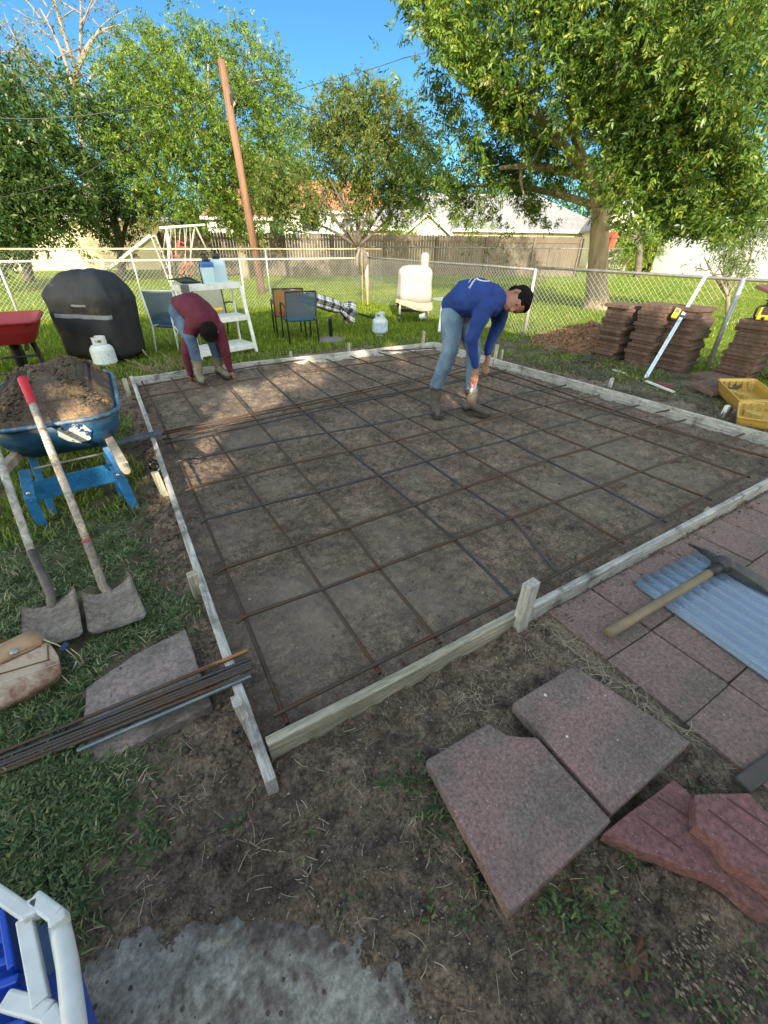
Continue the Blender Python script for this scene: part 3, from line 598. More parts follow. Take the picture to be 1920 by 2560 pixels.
SCORE = mat('score_line', (.085,.035,.034), .9, amt=.3, scale=30)
for par, z, ls_ in ((fr1, .0785, [(1180,505,1340,610),(1110,600,1290,735)]), (fr2, .1355, [(1400,560,1700,790),(1480,510,1700,660)])):
    m = MB()
    for x0, y0, x1, y1 in ls_: (a,), (b,) = q_([(x0,y0)]), q_([(x1,y1)]); m.beam(G(*a, z), G(*b, z), .007, .0016)
    m.build('score_line', SCORE, par)
lp = P4([(463,1572),(530,1760),(195,1935),(215,1720),(330,1640)], .02)
slab('large_paver', ragged(lp, .004, 4), -.03, .022, grain(mat('dusty_concrete_slab',(.26,.20,.188),.9,col2=(.17,.145,.13),scale=5,bump=.5,bscale=70,col3=(.11,.09,.078),scale3=3), 50, .6, 1.3), 'dusty sunken paver under the rebar bundle', 'large loose pavers on the dirt')
# lengthened timber at the lower right
m = MB(); a = G(1850,1968,.02); b = G(2010,1850,.02); m.beam(a, b, .055, .04); tag(m.build('timber_block', mat('old_grey_timber',(.09,.08,.072),.9,col2=(.06,.053,.048),scale=4,bump=.4,bscale=50), o=a, bevel=.006), 'grey weathered timber at the right edge below the plastic sheets', 'timber')

# dry leaves on the dirt
DL = mat('dry_brown_leaf', (.11,.052,.028), .7, col2=(.065,.032,.018), scale=30)
for lb, u, v, sz, rz in (('large crumpled brown leaf on the dirt near the lower right weeds', 1583, 2400, .045, .4), ('small brown leaf tucked under the edge of the nearest large paver', 1415, 2220, .02, 1.2), ('curled brown leaf beside the broken cornered paver, near the grass strip', 1480, 2265, .018, 2.4)):
    p = G(u, v, .012); m = MB(); n = 22; c_ = p+Vector((0,0,.006)); rim_ = []
    for i in range(n):
        a = 2*math.pi*i/n; r_ = sz*(.62+.38*abs(math.cos(2.5*a+.3)))*random.uniform(.55,1.15); rim_.append(p+Vector((math.cos(a+rz)*r_*1.25, math.sin(a+rz)*r_*.8, random.uniform(0,.016))))
    b0 = len(m.v); m.add([c_]+rim_, [(0,1+i,1+(i+1) % n) for i in range(n)]); o = m.build('dry_leaf', DL, o=p); sd = o.modifiers.new('t','SOLIDIFY'); sd.thickness = .0008; tag(o, lb, 'leaf')
# ------------------------------------------------------------------ near tools
def text_mesh(s, size, depth=0.001, bold=0.0):
    c = bpy.data.curves.new('txt', 'FONT'); c.body = s; c.size = size; c.extrude = depth; c.align_x = 'CENTER'; c.align_y = 'CENTER'; c.resolution_u = 3; c.offset = bold
    o = bpy.data.objects.new('txt', c); COL.objects.link(o); bpy.context.view_layer.update()
    me = bpy.data.meshes.new_from_object(o); vs = [Vector(v.co) for v in me.vertices]; fs = [tuple(p.vertices) for p in me.polygons]
    bpy.data.objects.remove(o); bpy.data.curves.remove(c); bpy.data.meshes.remove(me); return vs, fs
def put_text(s, size, c, ux, uy, mtl, parent, name='lettering', depth=.0012, bold=0.0):
    vs, fs = text_mesh(s, size, depth, bold); ux = Vector(ux).normalized(); uy = Vector(uy); uy = (uy-ux*uy.dot(ux)).normalized(); uz = ux.cross(uy); c = Vector(c)
    m = MB(); m.add([c+ux*v.x+uy*v.y+uz*v.z for v in vs], fs); return m.build(name, mtl, parent)
BLUE = mat('chipped_blue_paint', (.008,.052,.125), .45, col2=(.013,.07,.155), scale=4, col3=(.035,.04,.035), scale3=9, lo3=.60, hi3=.66, bump=.08)
BLUEC = mat('blue_enamel', (.014,.115,.28), .4, col2=(.02,.14,.32), scale=6, col3=(.06,.07,.06), scale3=14, lo3=.64, hi3=.72)
RIM = mat('worn_rim', (.03,.10,.19), .5, col2=(.17,.18,.18), scale=22, lo=.45, hi=.62)
ZINC = mat('worn_zinc_tray', (.22,.25,.27), .5, col2=(.30,.33,.35), scale=8, metal=.3)
def rrect(cx, cy, w, d, r, z, n=6, sk=0):
    out = []
    for sx, sy, a0 in ((1,1,0),(-1,1,90),(-1,-1,180),(1,-1,270)):
        for i in range(n+1):
            a = R(a0+90*i/n); out.append(Vector((cx+sx*(w/2-r)+r*math.cos(a), cy+sy*(d/2-r)+r*math.sin(a), z)))
    return out
grain(BLUE, 14, .6, 1.3); grain(BLUEC, 20, .75, 1.2)
wb = T('wheelbarrow', 'chipped blue wheelbarrow heaped with brown soil', 'wheelbarrow', (-.655,2.0,0))
m = MB(); o0 = rrect(-.655,2.22,.76,1.34,.2,.645); o1 = rrect(-.655,2.20,.74,1.30,.2,.63); o2 = rrect(-.655,2.16,.66,1.02,.17,.47); o3 = rrect(-.655,2.13,.54,.78,.14,.375)
i1 = rrect(-.655,2.20,.728,1.285,.195,.632); i2 = rrect(-.655,2.16,.645,1.0,.165,.48); i3 = rrect(-.655,2.13,.52,.76,.13,.385)
m.loft([o3,o2,o1]); m.build('tray', BLUE, wb, smooth=True)
m = MB(); m.loft([i3,i2,i1], cap=False); m.f = [f[::-1] for f in m.f]; m.build('tray_lining', ZINC, wb, smooth=True)
m = MB(); m.tube(rrect(-.655,2.2,.745,1.305,.2,.635,8), .0135, 8, closed=True); m.build('rim', RIM, wb, smooth=True)
hm = mat('old_handle_wood', (.40,.34,.26), .75, col2=(.20,.16,.12), scale=12, stretch=(1,1,1), bump=.3, bscale=50)
for a, b in (((-.33,1.02,.47),(-.47,2.35,.36)), ((-1.02,1.00,.47),(-.86,2.35,.36))):
    m = MB(); a = Vector(a); b = Vector(b); d = (b-a).normalized(); m.beam(a+d*.10, b, .05, .05); m.tube([a, a+d*.02, a+d*.12], [.019,.024,.024], 10); m.build('handle', hm, wb, bevel=.004)
def strap(P, wd, th, mtl, name, parent, side=(1,0,0)):
    m = MB(); rings = []; s = Vector(side)
    for i, p in enumerate(P):
        p = Vector(p); t = Vector(P[min(i+1,len(P)-1)])-Vector(P[max(i-1,0)]); t.normalize(); n = t.cross(s).normalized()
        rings.append([p-s*wd/2-n*th/2, p+s*wd/2-n*th/2, p+s*wd/2+n*th/2, p-s*wd/2+n*th/2])
    m.loft(rings); return m.build(name, mtl, parent, bevel=.003)
strap([(-.90,1.62,.36),(-.915,1.56,.24),(-.92,1.53,.20),(-.92,1.50,-.02)], .06, .008, BLUEC, 'leg', wb)
strap([(-.87,1.80,.36),(-.87,1.66,-.02)], .045, .008, BLUEC, 'leg', wb)
strap([(-.44,1.66,.36),(-.42,1.56,.25),(-.41,1.54,.21),(-.385,1.47,-.02)], .06, .008, BLUEC, 'leg', wb)
strap([(-.45,1.86,.36),(-.45,1.70,-.02)], .045, .008, BLUEC, 'leg', wb)
m = MB(); m.beam((-.90,1.578,.22), (-.43,1.590,.235), .008, .135); pl = m.build('brace_plate', BLUEC, wb, bevel=.003)
put_text('JACKSON', .10, (-.63,1.579,.228), (.47,.012,.015), (0,0,1), mat('raised_blue_letters',(.018,.135,.325),.4,amt=.1), pl, 'raised_lettering', .002)
m = MB()
for x, z in ((-.915,.235),(-.92,.185),(-.418,.235)): m.lathe([(.001,0),(.012,0),(.010,.007),(.004,.009)], 10, (x,1.533,z), axis=(0,-1,0))
m.build('bolt', mat('shiny_bolt',(.6,.6,.58),.3,metal=.8,amt=.1), wb, smooth=True)
m = MB(); m.tube([(-.85,1.63,.35),(-.46,1.66,.355)], .008, 8); m.build('cross_rod', GALVD, wb, smooth=True)
m = MB(); wc = Vector((-.655,2.95,.18)); m.lathe([(.09,-.04),(.14,-.048),(.175,-.03),(.185,0),(.175,.03),(.14,.048),(.09,.04)], 24, wc, axis=(1,0,0)); wh = m.build('wheel', mat('tyre_rubber',(.02,.02,.02),.85), wb, smooth=True)
# torn sticker on the tray's near side
def stk(x, dz): return (x, 1.5445+ (.47-dz)*.0+ (0.635-dz)*.16, dz)
sp = [(-.64,.60),(-.575,.625),(-.50,.60),(-.475,.54),(-.50,.475),(-.56,.455),(-.62,.49),(-.655,.54)]
def tr_y(z): return 1.555+(.63-z)*.56
STW = mat('torn_sticker', (.60,.60,.58), .5, col2=(.02,.06,.20), scale=17, lo=.52, hi=.55, col3=(.03,.03,.03), scale3=15, lo3=.56, hi3=.59)
m = MB(); m.add([(x, tr_y(z)-.006, z) for x, z in sp], [tuple(range(len(sp)))[::-1]]); st = m.build('sticker', STW, wb)
put_text('PLAY', .028, (-.525, tr_y(.575)-.008, .575), (1,.03,.1), (0,-.5,1), WHITE, st)
# soil heap in the tray
nr, na = 46, 84; V = []; base_ring = rrect(0,0,.70,1.20,.17,0,20)
for a_i in range(nr+1):
    sr = a_i/nr
    for p in base_ring: V.append((-.655+p.x*sr, 2.2+p.y*sr, sr))
V = np.array(V); na = len(base_ring); HX, HY, SR = V[:,0], V[:,1], V[:,2]
HZ = .615+.185*np.cos(SR*1.57)**.8+(1-SR**6)*((fbm(HX*9,HY*9,4,91)-.45)*.13+(fbm(HX*21+HY*9,HY*23-HX*7,4,92)-.45)*.10+np.abs(fbm(HX*13-HY*5,HY*12+HX*6,3,93)-.45)*.12)+.05*np.exp(-((HX+.55)**2+(HY-2.55)**2)/.04)*(1-SR**4)
V[:,2] = HZ; F = np.array([(i_*na+j_, i_*na+(j_+1) % na, (i_+1)*na+(j_+1) % na, (i_+1)*na+j_) for i_ in range(nr) for j_ in range(na)])
HSO = mat('heaped_soil', (.075,.055,.043), .95, col2=(.118,.085,.064), scale=7, bump=.8, bscale=60, col3=(.30,.19,.10), scale3=3.2, lo3=.52, hi3=.62)
grain(HSO, 60, .5, 1.4)
sh_ = npmesh('soil_heap', V, F, HSO, o=(-.655,2.2,.5), smooth=True); cv, cf = [], []; ico = bmesh.new(); bmesh.ops.create_icosphere(ico, subdivisions=1, radius=1); iv = np.array([q.co for q in ico.verts]); fi = np.array([[q.index for q in f_.verts] for f_ in ico.faces]); ico.free()
for i_ in range(2200):
    p_ = V[int(nr*math.sqrt(rng.random())*.93)*na+rng.integers(0, na)]; s_ = .004*(4.5)**(rng.random()**2); cv.append(iv*(1+rng.uniform(-.4,.3,(len(iv),1)))*np.array([s_*1.2, s_, s_*.7])+p_+np.array([0,0,s_*.15])); cf.append(fi+i_*len(iv))
cl_o = npmesh('soil_lumps', np.concatenate(cv), np.concatenate(cf), HSO, sh_); cl_o['kind'] = 'stuff'
tag(sh_, 'heap of lumpy brown soil filling the blue wheelbarrow', 'soil heap')
# shovels
DIRTY = mat('muddy_shovel_steel', (.135,.108,.088), .8, col2=(.215,.18,.15), scale=7, bump=.7, bscale=24, col3=(.26,.27,.27), scale3=9, lo3=.66, hi3=.74)
grain(DIRTY, 45, .6, 1.35)
GREYW = mat('grey_shaft_wood', (.40,.39,.36), .75, col2=(.27,.25,.22), scale=16, bump=.25, bscale=70, col3=(.55,.55,.53), scale3=11, lo3=.55, hi3=.7)
MUDW = mat('muddy_shaft_wood', (.27,.225,.185), .8, col2=(.40,.36,.31), scale=14, bump=.3, bscale=60, col3=(.13,.105,.085), scale3=8, lo3=.55, hi3=.68)
grain(GREYW, 30, .6, 1.3, (1,1,1)); grain(MUDW, 30, .55, 1.35)
def shovel(label, quad, sock, mid, top, shaft, grip=None, ring=None, sockm=None, sag=0.0):
    c = sum((Vector(q) for q in quad), Vector())/4; t = T('shovel', label, 'shovel', (c.x, c.y, 0), 'shovels leaning on the blue wheelbarrow')
    q = [Vector(p) for p in quad]; nu, nv = 14, 14; V = []; m = MB()
    for layer in (0, 1):
        for i in range(nu+1):
            a = i/nu
            for j in range(nv+1):
                b = j/nv; p = q[0].lerp(q[1], a).lerp(q[3].lerp(q[2], a), b); e = (2*a-1)
                corner = max(0, abs(e)-.78)*max(0, b-.80)*1.2
                z = .050+.026*e*e*(1-b*.4)+.012*(1-b)*math.exp(-(e*3)**2)+.012*max(0, .12-b)*8*abs(e) - (.004 if layer == 0 else 0)+.012*float(fbm(np.array([a*5+p.x*9]), np.array([b*5+p.y*3]), 4, 17)[0]-.45)
                sh = (q[0]-q[3]).normalized()*(-.055*max(0,(1-b*9))*(1-abs(e))**.8 + (.02 if b > .99 and abs(e) > .95 else 0))
                m.v.append((p.x+sh.x, p.y+sh.y, z))
    k = (nu+1)*(nv+1); idf = lambda l, i, j: l*k+i*(nv+1)+j
    for i in range(nu):
        for j in range(nv):
            m.f.append((idf(1,i,j), idf(1,i+1,j), idf(1,i+1,j+1), idf(1,i,j+1))); m.f.append((idf(0,i,j), idf(0,i,j+1), idf(0,i+1,j+1), idf(0,i+1,j))); m.m += [0,0]
    for i in range(nu):
        for j in (0, nv): m.f.append((idf(0,i,j), idf(0,i+1,j), idf(1,i+1,j), idf(1,i,j))); m.m.append(0)
    for j in range(nv):
        for i in (0, nu): m.f.append((idf(0,i,j), idf(0,i,j+1), idf(1,i,j+1), idf(1,i,j))); m.m.append(0)
    m.build('blade', DIRTY, t, smooth=True)
    S = Vector(sock); Mi = Vector(mid); Tp = Vector(top); bc = q[0].lerp(q[1], .5).lerp(q[3].lerp(q[2], .5), .22); bc.z = .042
    m = MB(); m.tube([bc, bc.lerp(S, .5)+Vector((0,0,.004)), S, S.lerp(Mi, .5)-Vector((0,0,.012)), Mi], [.014,.021,.021,.0205,.021], 12); m.build('socket', sockm or DIRTY, t, smooth=True)
    e = Mi+(Tp-Mi)*(.82 if grip else 1); d = (Tp-Mi).normalized(); m = MB(); m.tube([Mi-d*.01, Mi.lerp(e,.3), Mi.lerp(e,.7), e], [.0185,.0195,.0205,.020], 12); m.build('shaft', shaft, t, smooth=True)
    if grip: m = MB(); m.tube([e, e+d*.005, e.lerp(Tp,.3), e.lerp(Tp,.8), Tp-d*.012, Tp], [.021,.0245,.023,.0255,.025,.014], 14); m.build('grip', grip, t, smooth=True)
    if ring: m = MB(); m.tube([Mi, Mi+d*.012], .0235, 14); m.build('ring', ring, t, smooth=True)
    return t
k = 520/1643
def zp(x, y, z): return G(x*k, 900+y*k, z)
REDG = mat('red_rubber_grip', (.42,.012,.03), .45, amt=.25, scale=5)
shovel('muddy square shovel with a red grip, leaning on the blue wheelbarrow', [zp(668,1895,.03), zp(1050,1750,.03), zp(1180,2060,.03), zp(722,2205,.03)], zp(815,1790,.07), zp(690,1440,.215), (-.732,1.77,.875), MUDW, REDG, mat('red_ring',(.30,.05,.06),.5))
shovel('muddy square shovel with a grey shaft and no grip, nearest the leather pouch', [zp(190,1990,.045), zp(612,1835,.045), zp(672,2195,.045), zp(190,2290,.045)], zp(400,1850,.085), zp(245,1510,.20), (-.975,1.78,.80), GREYW, sockm=mat('dark_rubber_socket',(.055,.045,.045),.6,col2=(.11,.09,.08),scale=12))
# leather pouch
s_ = 260/1659
def yp(x, y, z): return G(x*s_, 1540+y*s_, z)
LEA = mat('worn_leather', (.30,.225,.165), .6, col2=(.40,.33,.26), scale=4.5, bump=.2, bscale=60, col3=(.19,.085,.055), scale3=5, lo3=.50, hi3=.62)
LEA2 = mat('rust_brown_leather', (.30,.155,.075), .55, col2=(.36,.24,.14), scale=5, bump=.2, bscale=60, col3=(.15,.07,.04), scale3=6, lo3=.52, hi3=.66)
po = T('tool_pouch', 'worn tan leather tool pouch lying on the grass', 'tool pouch', (-.95,.15,0))
ra = [yp(590,225,.13), yp(760,420,.145), yp(900,520,.13), yp(960,640,.12), yp(985,880,.075), yp(950,1010,.02), yp(760,900,.004), yp(560,420,.01)]
dl = Vector((-.36,.0,0)); m = MB(); rings = []
for i in range(9):
    t = i/8; bulge = 1+.10*math.sin(math.pi*min(1,t*1.5)); cc = sum(ra, Vector())/8
    rings.append([cc+(p-cc)*bulge+dl*t+Vector((0,-.10*t-.012*math.sin(3*t),.012*math.sin(t*5+j))) for j, p in enumerate(ra)])
m.loft(rings); b_ = m.build('pouch_body', LEA, po, smooth=True); bw_ = b_.modifiers.new('bev','BEVEL'); bw_.width = .012; bw_.segments = 3; bw_.angle_limit = R(25)
m = MB(); ra2 = [yp(560,240,.150), yp(640,330,.163), yp(690,430,.160), yp(670,470,.151)]; rings = []
for i in range(9):
    t = i/8; rings.append([p+dl*t+Vector((0,-.10*t+.006*math.sin(7*t),.010*math.sin(t*5+1)+.004)) for p in ra2]+[p+dl*t+Vector((0,-.10*t,-.012)) for p in ra2[::-1]])
m.loft(rings); m.build('flap', LEA2, po, smooth=True)
from mathutils.bvhtree import BVHTree
def surf(ob):
    o_ = ORG[ob.name]; return BVHTree.FromPolygons([v.co+o_ for v in ob.data.vertices], [tuple(p.vertices) for p in ob.data.polygons])
bvp = surf(b_); SEAM = mat('dark_seam', (.10,.045,.03), .7)
m = MB(); m2 = MB()
def hit(x, y): 
    h_, n_, _, _ = bvp.ray_cast(CAM, ray(x*260/1659, 1540+y*260/1659).normalized()); return (h_-ray(x*260/1659, 1540+y*260/1659).normalized()*.004) if h_ is not None else None
for (x0,y0),(x1,y1),kind in (((930,755),(-40,1085),0),((800,690),(-40,935),1),((660,470),(-40,790),1),((760,460),(770,690),1)):
    n_ = 60
    for i in range(n_):
        a = hit(x0+(x1-x0)*i/n_, y0+(y1-y0)*i/n_); b = hit(x0+(x1-x0)*(i+(.6 if kind == 0 else 1))/n_, y0+(y1-y0)*(i+(.6 if kind == 0 else 1))/n_)
        if a is not None and b is not None and (a-b).length < .03: (m if kind == 0 else m2).beam(a, b, .0028 if kind == 0 else .005, .0018)
m.build('stitching', WHITEP, po); m2.build('seam', SEAM, po)
m = MB(); c = yp(235,570,.172); m.lathe([(.001,0),(.017,0),(.015,.006),(.006,.008)], 16, c); m.build('snap', ZINC, po, smooth=True)
strap([yp(560,360,.16), yp(720,380,.165), yp(900,450,.15), yp(1050,530,.12), yp(1180,640,.085), yp(1260,760,.04), yp(1330,740,.045), yp(1260,620,.09), yp(1130,520,.12)], .028, .004, mat('tan_strap',(.36,.31,.17),.6,col2=(.25,.21,.12),scale=9), 'strap', po, side=(.35,-.85,.35))
m = MB(); m.beam(yp(985,475,.142), yp(1065,500,.132), .035, .012); m.build('strap_clip', mat('navy_plastic',(.02,.04,.11),.4), po, bevel=.002)
m = MB(); m.tube([yp(1235,705,.055), yp(1150,880,.02)], .004, 6); m.tube([yp(1350,715,.03), yp(1475,660,.02)], .003, 6); m.build('metal_hook', GALV, po, smooth=True)
# blue bin with white frame, lower left corner
s_ = 260/1598
def bp(x, y, z=.42): return G(x*s_, 2200+y*s_, z)
bc = T('plastic_cart', 'blue plastic bin with a white tubular frame in the bottom left corner', 'plastic bin', tuple(bp(300,1500,0)))
WPL = mat('scuffed_white_plastic', (.54,.56,.57), .4, col2=(.44,.46,.47), scale=18, lo=.4, hi=.7)
BPL = mat('glossy_blue_plastic', (.006,.045,.36), .3, col2=(.008,.06,.42), scale=5)
m = MB(); m.tube([bp(905,640,.41), bp(960,900,.415), bp(1040,1300,.42), bp(1145,2212,.42), bp(1200,2700,.42)], .0185, 14); m.build('side_rail', WPL, bc, smooth=True)
m = MB(); m.beam(bp(380,590,.42), bp(640,1900,.42), .026, .022); m.build('inner_rail', WPL, bc, bevel=.003)
for nm, a, b, w_ in (('top_rail', bp(-160,120,.43), bp(500,570,.43), .026), ('bracket', bp(500,600,.43), bp(560,300,.43), .024), ('bracket', bp(545,300,.43), bp(905,570,.43), .028), ('bracket', bp(900,530,.43), bp(925,700,.43), .030), ('lower_rail', bp(120,1860,.40), bp(800,2050,.41), .030), ('lower_rail', bp(780,2030,.41), bp(960,2420,.41), .030)):
    m = MB(); m.beam(a, b, w_, .036); m.build(nm, WPL, bc, bevel=.005)
m = MB(); m.prism([tuple(bp(x, y, .37)[:2]) for x, y in [(-500,260),(120,400),(330,760),(640,2000),(760,2800),(-900,2800)]], .03, .36); m.build('bin_body', BPL, bc, bevel=.012)
m = MB()
for y in (640,900,1240,1560,1900,2250): m.beam(bp(-420,y+260,.395), bp(150+(y-500)*.17,y-40,.395), .016, .03)
m.build('bin_rib', BPL, bc, bevel=.004)
m = MB(); m.beam(bp(95,520,.40), bp(250,1400,.40), .012, .05); m.build('bin_edge', BPL, bc, bevel=.003)
m = MB(); c = bp(620,1130,.30); m.lathe([(.001,-.01),(.045,-.01),(.05,0),(.045,.01),(.001,.01)], 20, c, axis=(.9,-.2,.35)); m.build('wheel', mat('blue_grey_plastic',(.04,.10,.22),.4), bc, smooth=True)
# mattock
s_ = 360/1659
def kp(x, y, z): return G(1560+x*s_, 1360+y*s_, z)
pk = T('mattock', 'mattock with a worn wooden handle lying across the plastic sheets', 'mattock', tuple(kp(600,600,0)))
HW = mat('brown_handle_wood', (.215,.165,.10), .7, col2=(.15,.115,.075), scale=9, bump=.15, bscale=60, stretch=(1,1,1))
a = G(1521,1584,.075); b = kp(985,330,.11); d = (b-a).normalized(); m = MB(); m.tube([a, a+d*.004, a.lerp(b,.3), a.lerp(b,.7), b], [.022,.025,.0235,.023,.0235], 16); m.build('handle', HW, pk, smooth=True)
DKI = mat('dark_iron', (.035,.034,.035), .5, col2=(.075,.075,.077), scale=10, metal=.3, bump=.4, bscale=40)
m = MB(); m.tube([b-d*.005, b+d*.10], [.028,.03], 14); m.build('handle_sleeve', mat('black_tape',(.018,.018,.02),.5,bump=.3,bscale=60), pk, smooth=True)
h = b+d*.13; m = MB(); m.ball(h, (.055,.055,.05), 8)
t1 = G(1720,1359,.03); m.loft([[h+Vector((sx*.024, 0, sz*.024)) for sx, sz in ((-1,-1),(1,-1),(1,1),(-1,1))], [h.lerp(t1,.5)+Vector((sx*.014,0,sz*.012+.010)) for sx, sz in ((-1,-1),(1,-1),(1,1),(-1,1))], [t1+Vector((sx*.006,0,sz*.004)) for sx, sz in ((-1,-1),(1,-1),(1,1),(-1,1))]])
t2 = kp(1900,620,.05); dd = (t2-h).normalized(); sx_ = dd.cross(Vector((0,0,1))).normalized()
m.loft([[h+sx_*x*.03+Vector((0,0,z*.03)) for x, z in ((-1,-1),(1,-1),(1,1),(-1,1))], [h.lerp(t2,.4)+sx_*x*.05+Vector((0,0,z*.012+.012)) for x, z in ((-1,-1),(1,-1),(1,1),(-1,1))], [t2+sx_*x*.065+Vector((0,0,z*.004-.01)) for x, z in ((-1,-1),(1,-1),(1,1),(-1,1))]])
m.build('head', DKI, pk, smooth=False, bevel=.006)
# corrugated clear sheets
CP = mat('clear_corrugated_plastic', (.62,.76,.93), .07, amt=.1, scale=3, trans=.82, spec=.8, ior=1.5)
def corr(label, x0, x1, ya, yb, z, skew):
    nx_ = 96; ny_ = 12; V = []; F = []
    for j in range(ny_+1):
        for i in range(nx_+1):
            t = i/nx_; s2 = j/ny_; x = x0+(x1-x0)*t+skew*s2; y = ya+(yb-ya)*s2-.05*t*(1-s2); V.append((x, y, z+.016*math.sin(2*math.pi*t*(x1-x0)/.0765)+.003*math.sin(3*s2+t)))
    for j in range(ny_):
        for i in range(nx_): q = j*(nx_+1)+i; F.append((q, q+1, q+nx_+2, q+nx_+1))
    o = npmesh('corrugated_sheet', np.array(V), np.array(F), CP, o=(x0, ya, z), smooth=True); sd = o.modifiers.new('thick', 'SOLIDIFY'); sd.thickness = .0015
    return tag(o, label, 'plastic sheet', 'clear corrugated plastic sheets on the patio')
corr('upper clear corrugated plastic sheet under the mattock', 1.90, 2.56, -.80, -2.6, .040, -.16)
corr('lower clear corrugated plastic sheet under another one, its edges just showing', 1.885, 2.50, -.815, -2.6, .028, -.19)
# ------------------------------------------------------------------ midground
def propane(loc, label, rz, graphic):
    t = T('propane_tank', label, 'propane tank', loc, 'propane tanks on the lawn')
    TW = mat('scuffed_tank_paint', (.50,.53,.53) if graphic else (.36,.42,.46), .45, col2=(.60,.62,.62) if graphic else (.46,.50,.52), scale=6, col3=(.20,.17,.14), scale3=8, lo3=.64, hi3=.72)
    L = Vector(loc); m = MB(); m.lathe([(.10,0),(.105,.03),(.085,.035)], 24, L); m.build('foot_ring', TW, t, smooth=True)
    m = MB(); m.lathe([(.08,.03),(.125,.045),(.150,.085),(.153,.12),(.153,.25),(.146,.285),(.12,.318),(.07,.338),(.03,.342)], 32, L); m.build('tank_body', TW, t, smooth=True)
    m = MB()
    for k in range(28):                          # collar with hand holes
        a0 = R(rz+k*10); a1 = R(rz+k*10+10)
        for z0, z1, hole in ((.335,.365,0),(.365,.405,1),(.405,.435,0)):
            if hole and (k in (4,5,6,7,8) or k in (13,14,15) or k in (20,21,22,23)): continue
            p = []
            for r in (.088,.092):
                for a, z in ((a0,z0),(a1,z0),(a1,z1),(a0,z1)): p.append(L+Vector((r*math.cos(a), r*math.sin(a), z)))
            m.add(p, [(0,3,2,1),(4,5,6,7),(0,1,5,4),(1,2,6,5),(2,3,7,6),(3,0,4,7)])
    m.build('collar', TW, t)
    m = MB(); m.lathe([(.02,.34),(.02,.375),(.012,.38),(.012,.395),(.028,.398),(.028,.41),(.01,.412)], 12, L); m.tube([L+Vector((0,0,.365)), L+Vector((.045,-.02,.365))], .013, 8); m.build('valve', mat('brass',(.35,.25,.10),.4,metal=.7), t, smooth=True)
    # wrap label
    m = MB(); n = 26; va = math.atan2(CAM.y-L.y, CAM.x-L.x)
    for i in range(n):
        a0 = va-R(88)+R(176)*i/n; a1 = va-R(88)+R(176)*(i+1)/n
        m.add([L+Vector((.1545*math.cos(a), .1545*math.sin(a), z)) for a, z in ((a0,.085),(a1,.085),(a1,.255),(a0,.255))], [(0,1,2,3)])
    if graphic:
        lb = mat('pale_blue_label', (.55,.62,.66), .5, col2=(.62,.66,.68), scale=6)
        lo = m.build('label', lb, t); mi = MB(); m3 = MB()
        for r_ in range(6):
            for c_ in range(5):
                if random.random() < .18: continue
                a0 = va+R(-80+32*c_+2); a1 = va+R(-80+32*c_+random.uniform(15,29)); z0 = .095+.026*r_; 
                for q in range(2):
                    mm = mi
                    zz = z0+q*.011; mm.add([L+Vector((.1555*math.cos(a), .1555*math.sin(a), z)) for a, z in ((a0,zz),(a1,zz),(a1,zz+.0062),(a0,zz+.0062))], [(0,1,2,3)])
        mi.build('label_print', mat('blue_grey_print', (.20,.33,.46), .5), lo)
        m3.add([L+Vector((.156*math.cos(a), .156*math.sin(a), z)) for a, z in ((va+R(50),.10),(va+R(85),.10),(va+R(85),.245),(va+R(28),.245))], [(0,1,2,3)]); m3.build('label_flash', mat('blue_flash',(.03,.25,.55),.5), lo)
    else:
        lo = m.build('label', mat('worn_blue_grey_sleeve', (.26,.36,.47), .5, col2=(.40,.47,.52), scale=14), t); m3 = MB()
        for a, w, zz in ((5,22,.25),(38,16,.25),(-20,9,.24)):
            m3.add([L+Vector((.156*math.cos(q), .156*math.sin(q), z)) for q, z in ((va+R(a),.11),(va+R(a+w*.35),.11),(va+R(a+w),zz),(va+R(a-w*.5),zz))], [(0,1,2,3)])
        m3.build('label_flash', mat('pale_swoosh', (.10,.22,.42), .5, col2=(.58,.62,.66), scale=20), lo)
    return t
p = G(268,915); propane((p.x, p.y, -.03), 'white propane tank with a printed label, in front of the black grill cover', 200, True)
p = G(950,835); propane((p.x, p.y, -.03), 'blue grey propane tank near the far corner, beside the umbrella pole', 150, False)
# covered grill
CV = mat('black_cover_fabric', (.014,.0155,.019), .6, col2=(.024,.026,.030), scale=3, bump=.6, bscale=7, spec=.4)
gc = Vector((-.38, 6.62, 0)); ga = R(-42); ux = Vector((math.cos(ga), math.sin(ga), 0)); uy = Vector((-ux.y, ux.x, 0))
cg = T('covered_grill', 'large grill under a black fabric cover with grey straps', 'covered grill', tuple(gc))
def ring(w, d, z, n=64, e=8.0, sk=(0,0), amp=.012, ph=0):
    out = []
    for i in range(n):
        a = 2*math.pi*i/n; c_, s_ = math.cos(a), math.sin(a); r = (abs(c_)**e+abs(s_)**e)**(-1/e)
        f = 1+amp*math.sin(a*9+ph+z*4)*math.sin(a*4+z*7)
        out.append(gc+ux*(c_*r*w*.435*f+sk[0]+.07)+uy*(s_*r*d/2*f+sk[1])+Vector((0,0,z+.008*math.sin(5*a+ph))))
    return out
m = MB(); m.loft([ring(1.16,.66,.0,amp=.03), ring(1.15,.65,.12,amp=.028,ph=.5), ring(1.17,.66,.35,amp=.02,ph=1), ring(1.20,.67,.6,amp=.014,ph=2), ring(1.25,.69,.80,amp=.012,ph=2.5), ring(1.26,.70,.87,amp=.01,ph=3), ring(1.20,.66,.94,amp=.02,ph=3), ring(1.0,.56,1.04,amp=.01,sk=(.02,0),ph=4), ring(.80,.44,1.14,amp=.02,sk=(.04,.0)), ring(.66,.34,1.185,amp=.03,sk=(.05,.02)), ring(.40,.16,1.20,amp=.02,sk=(.05,.02))])
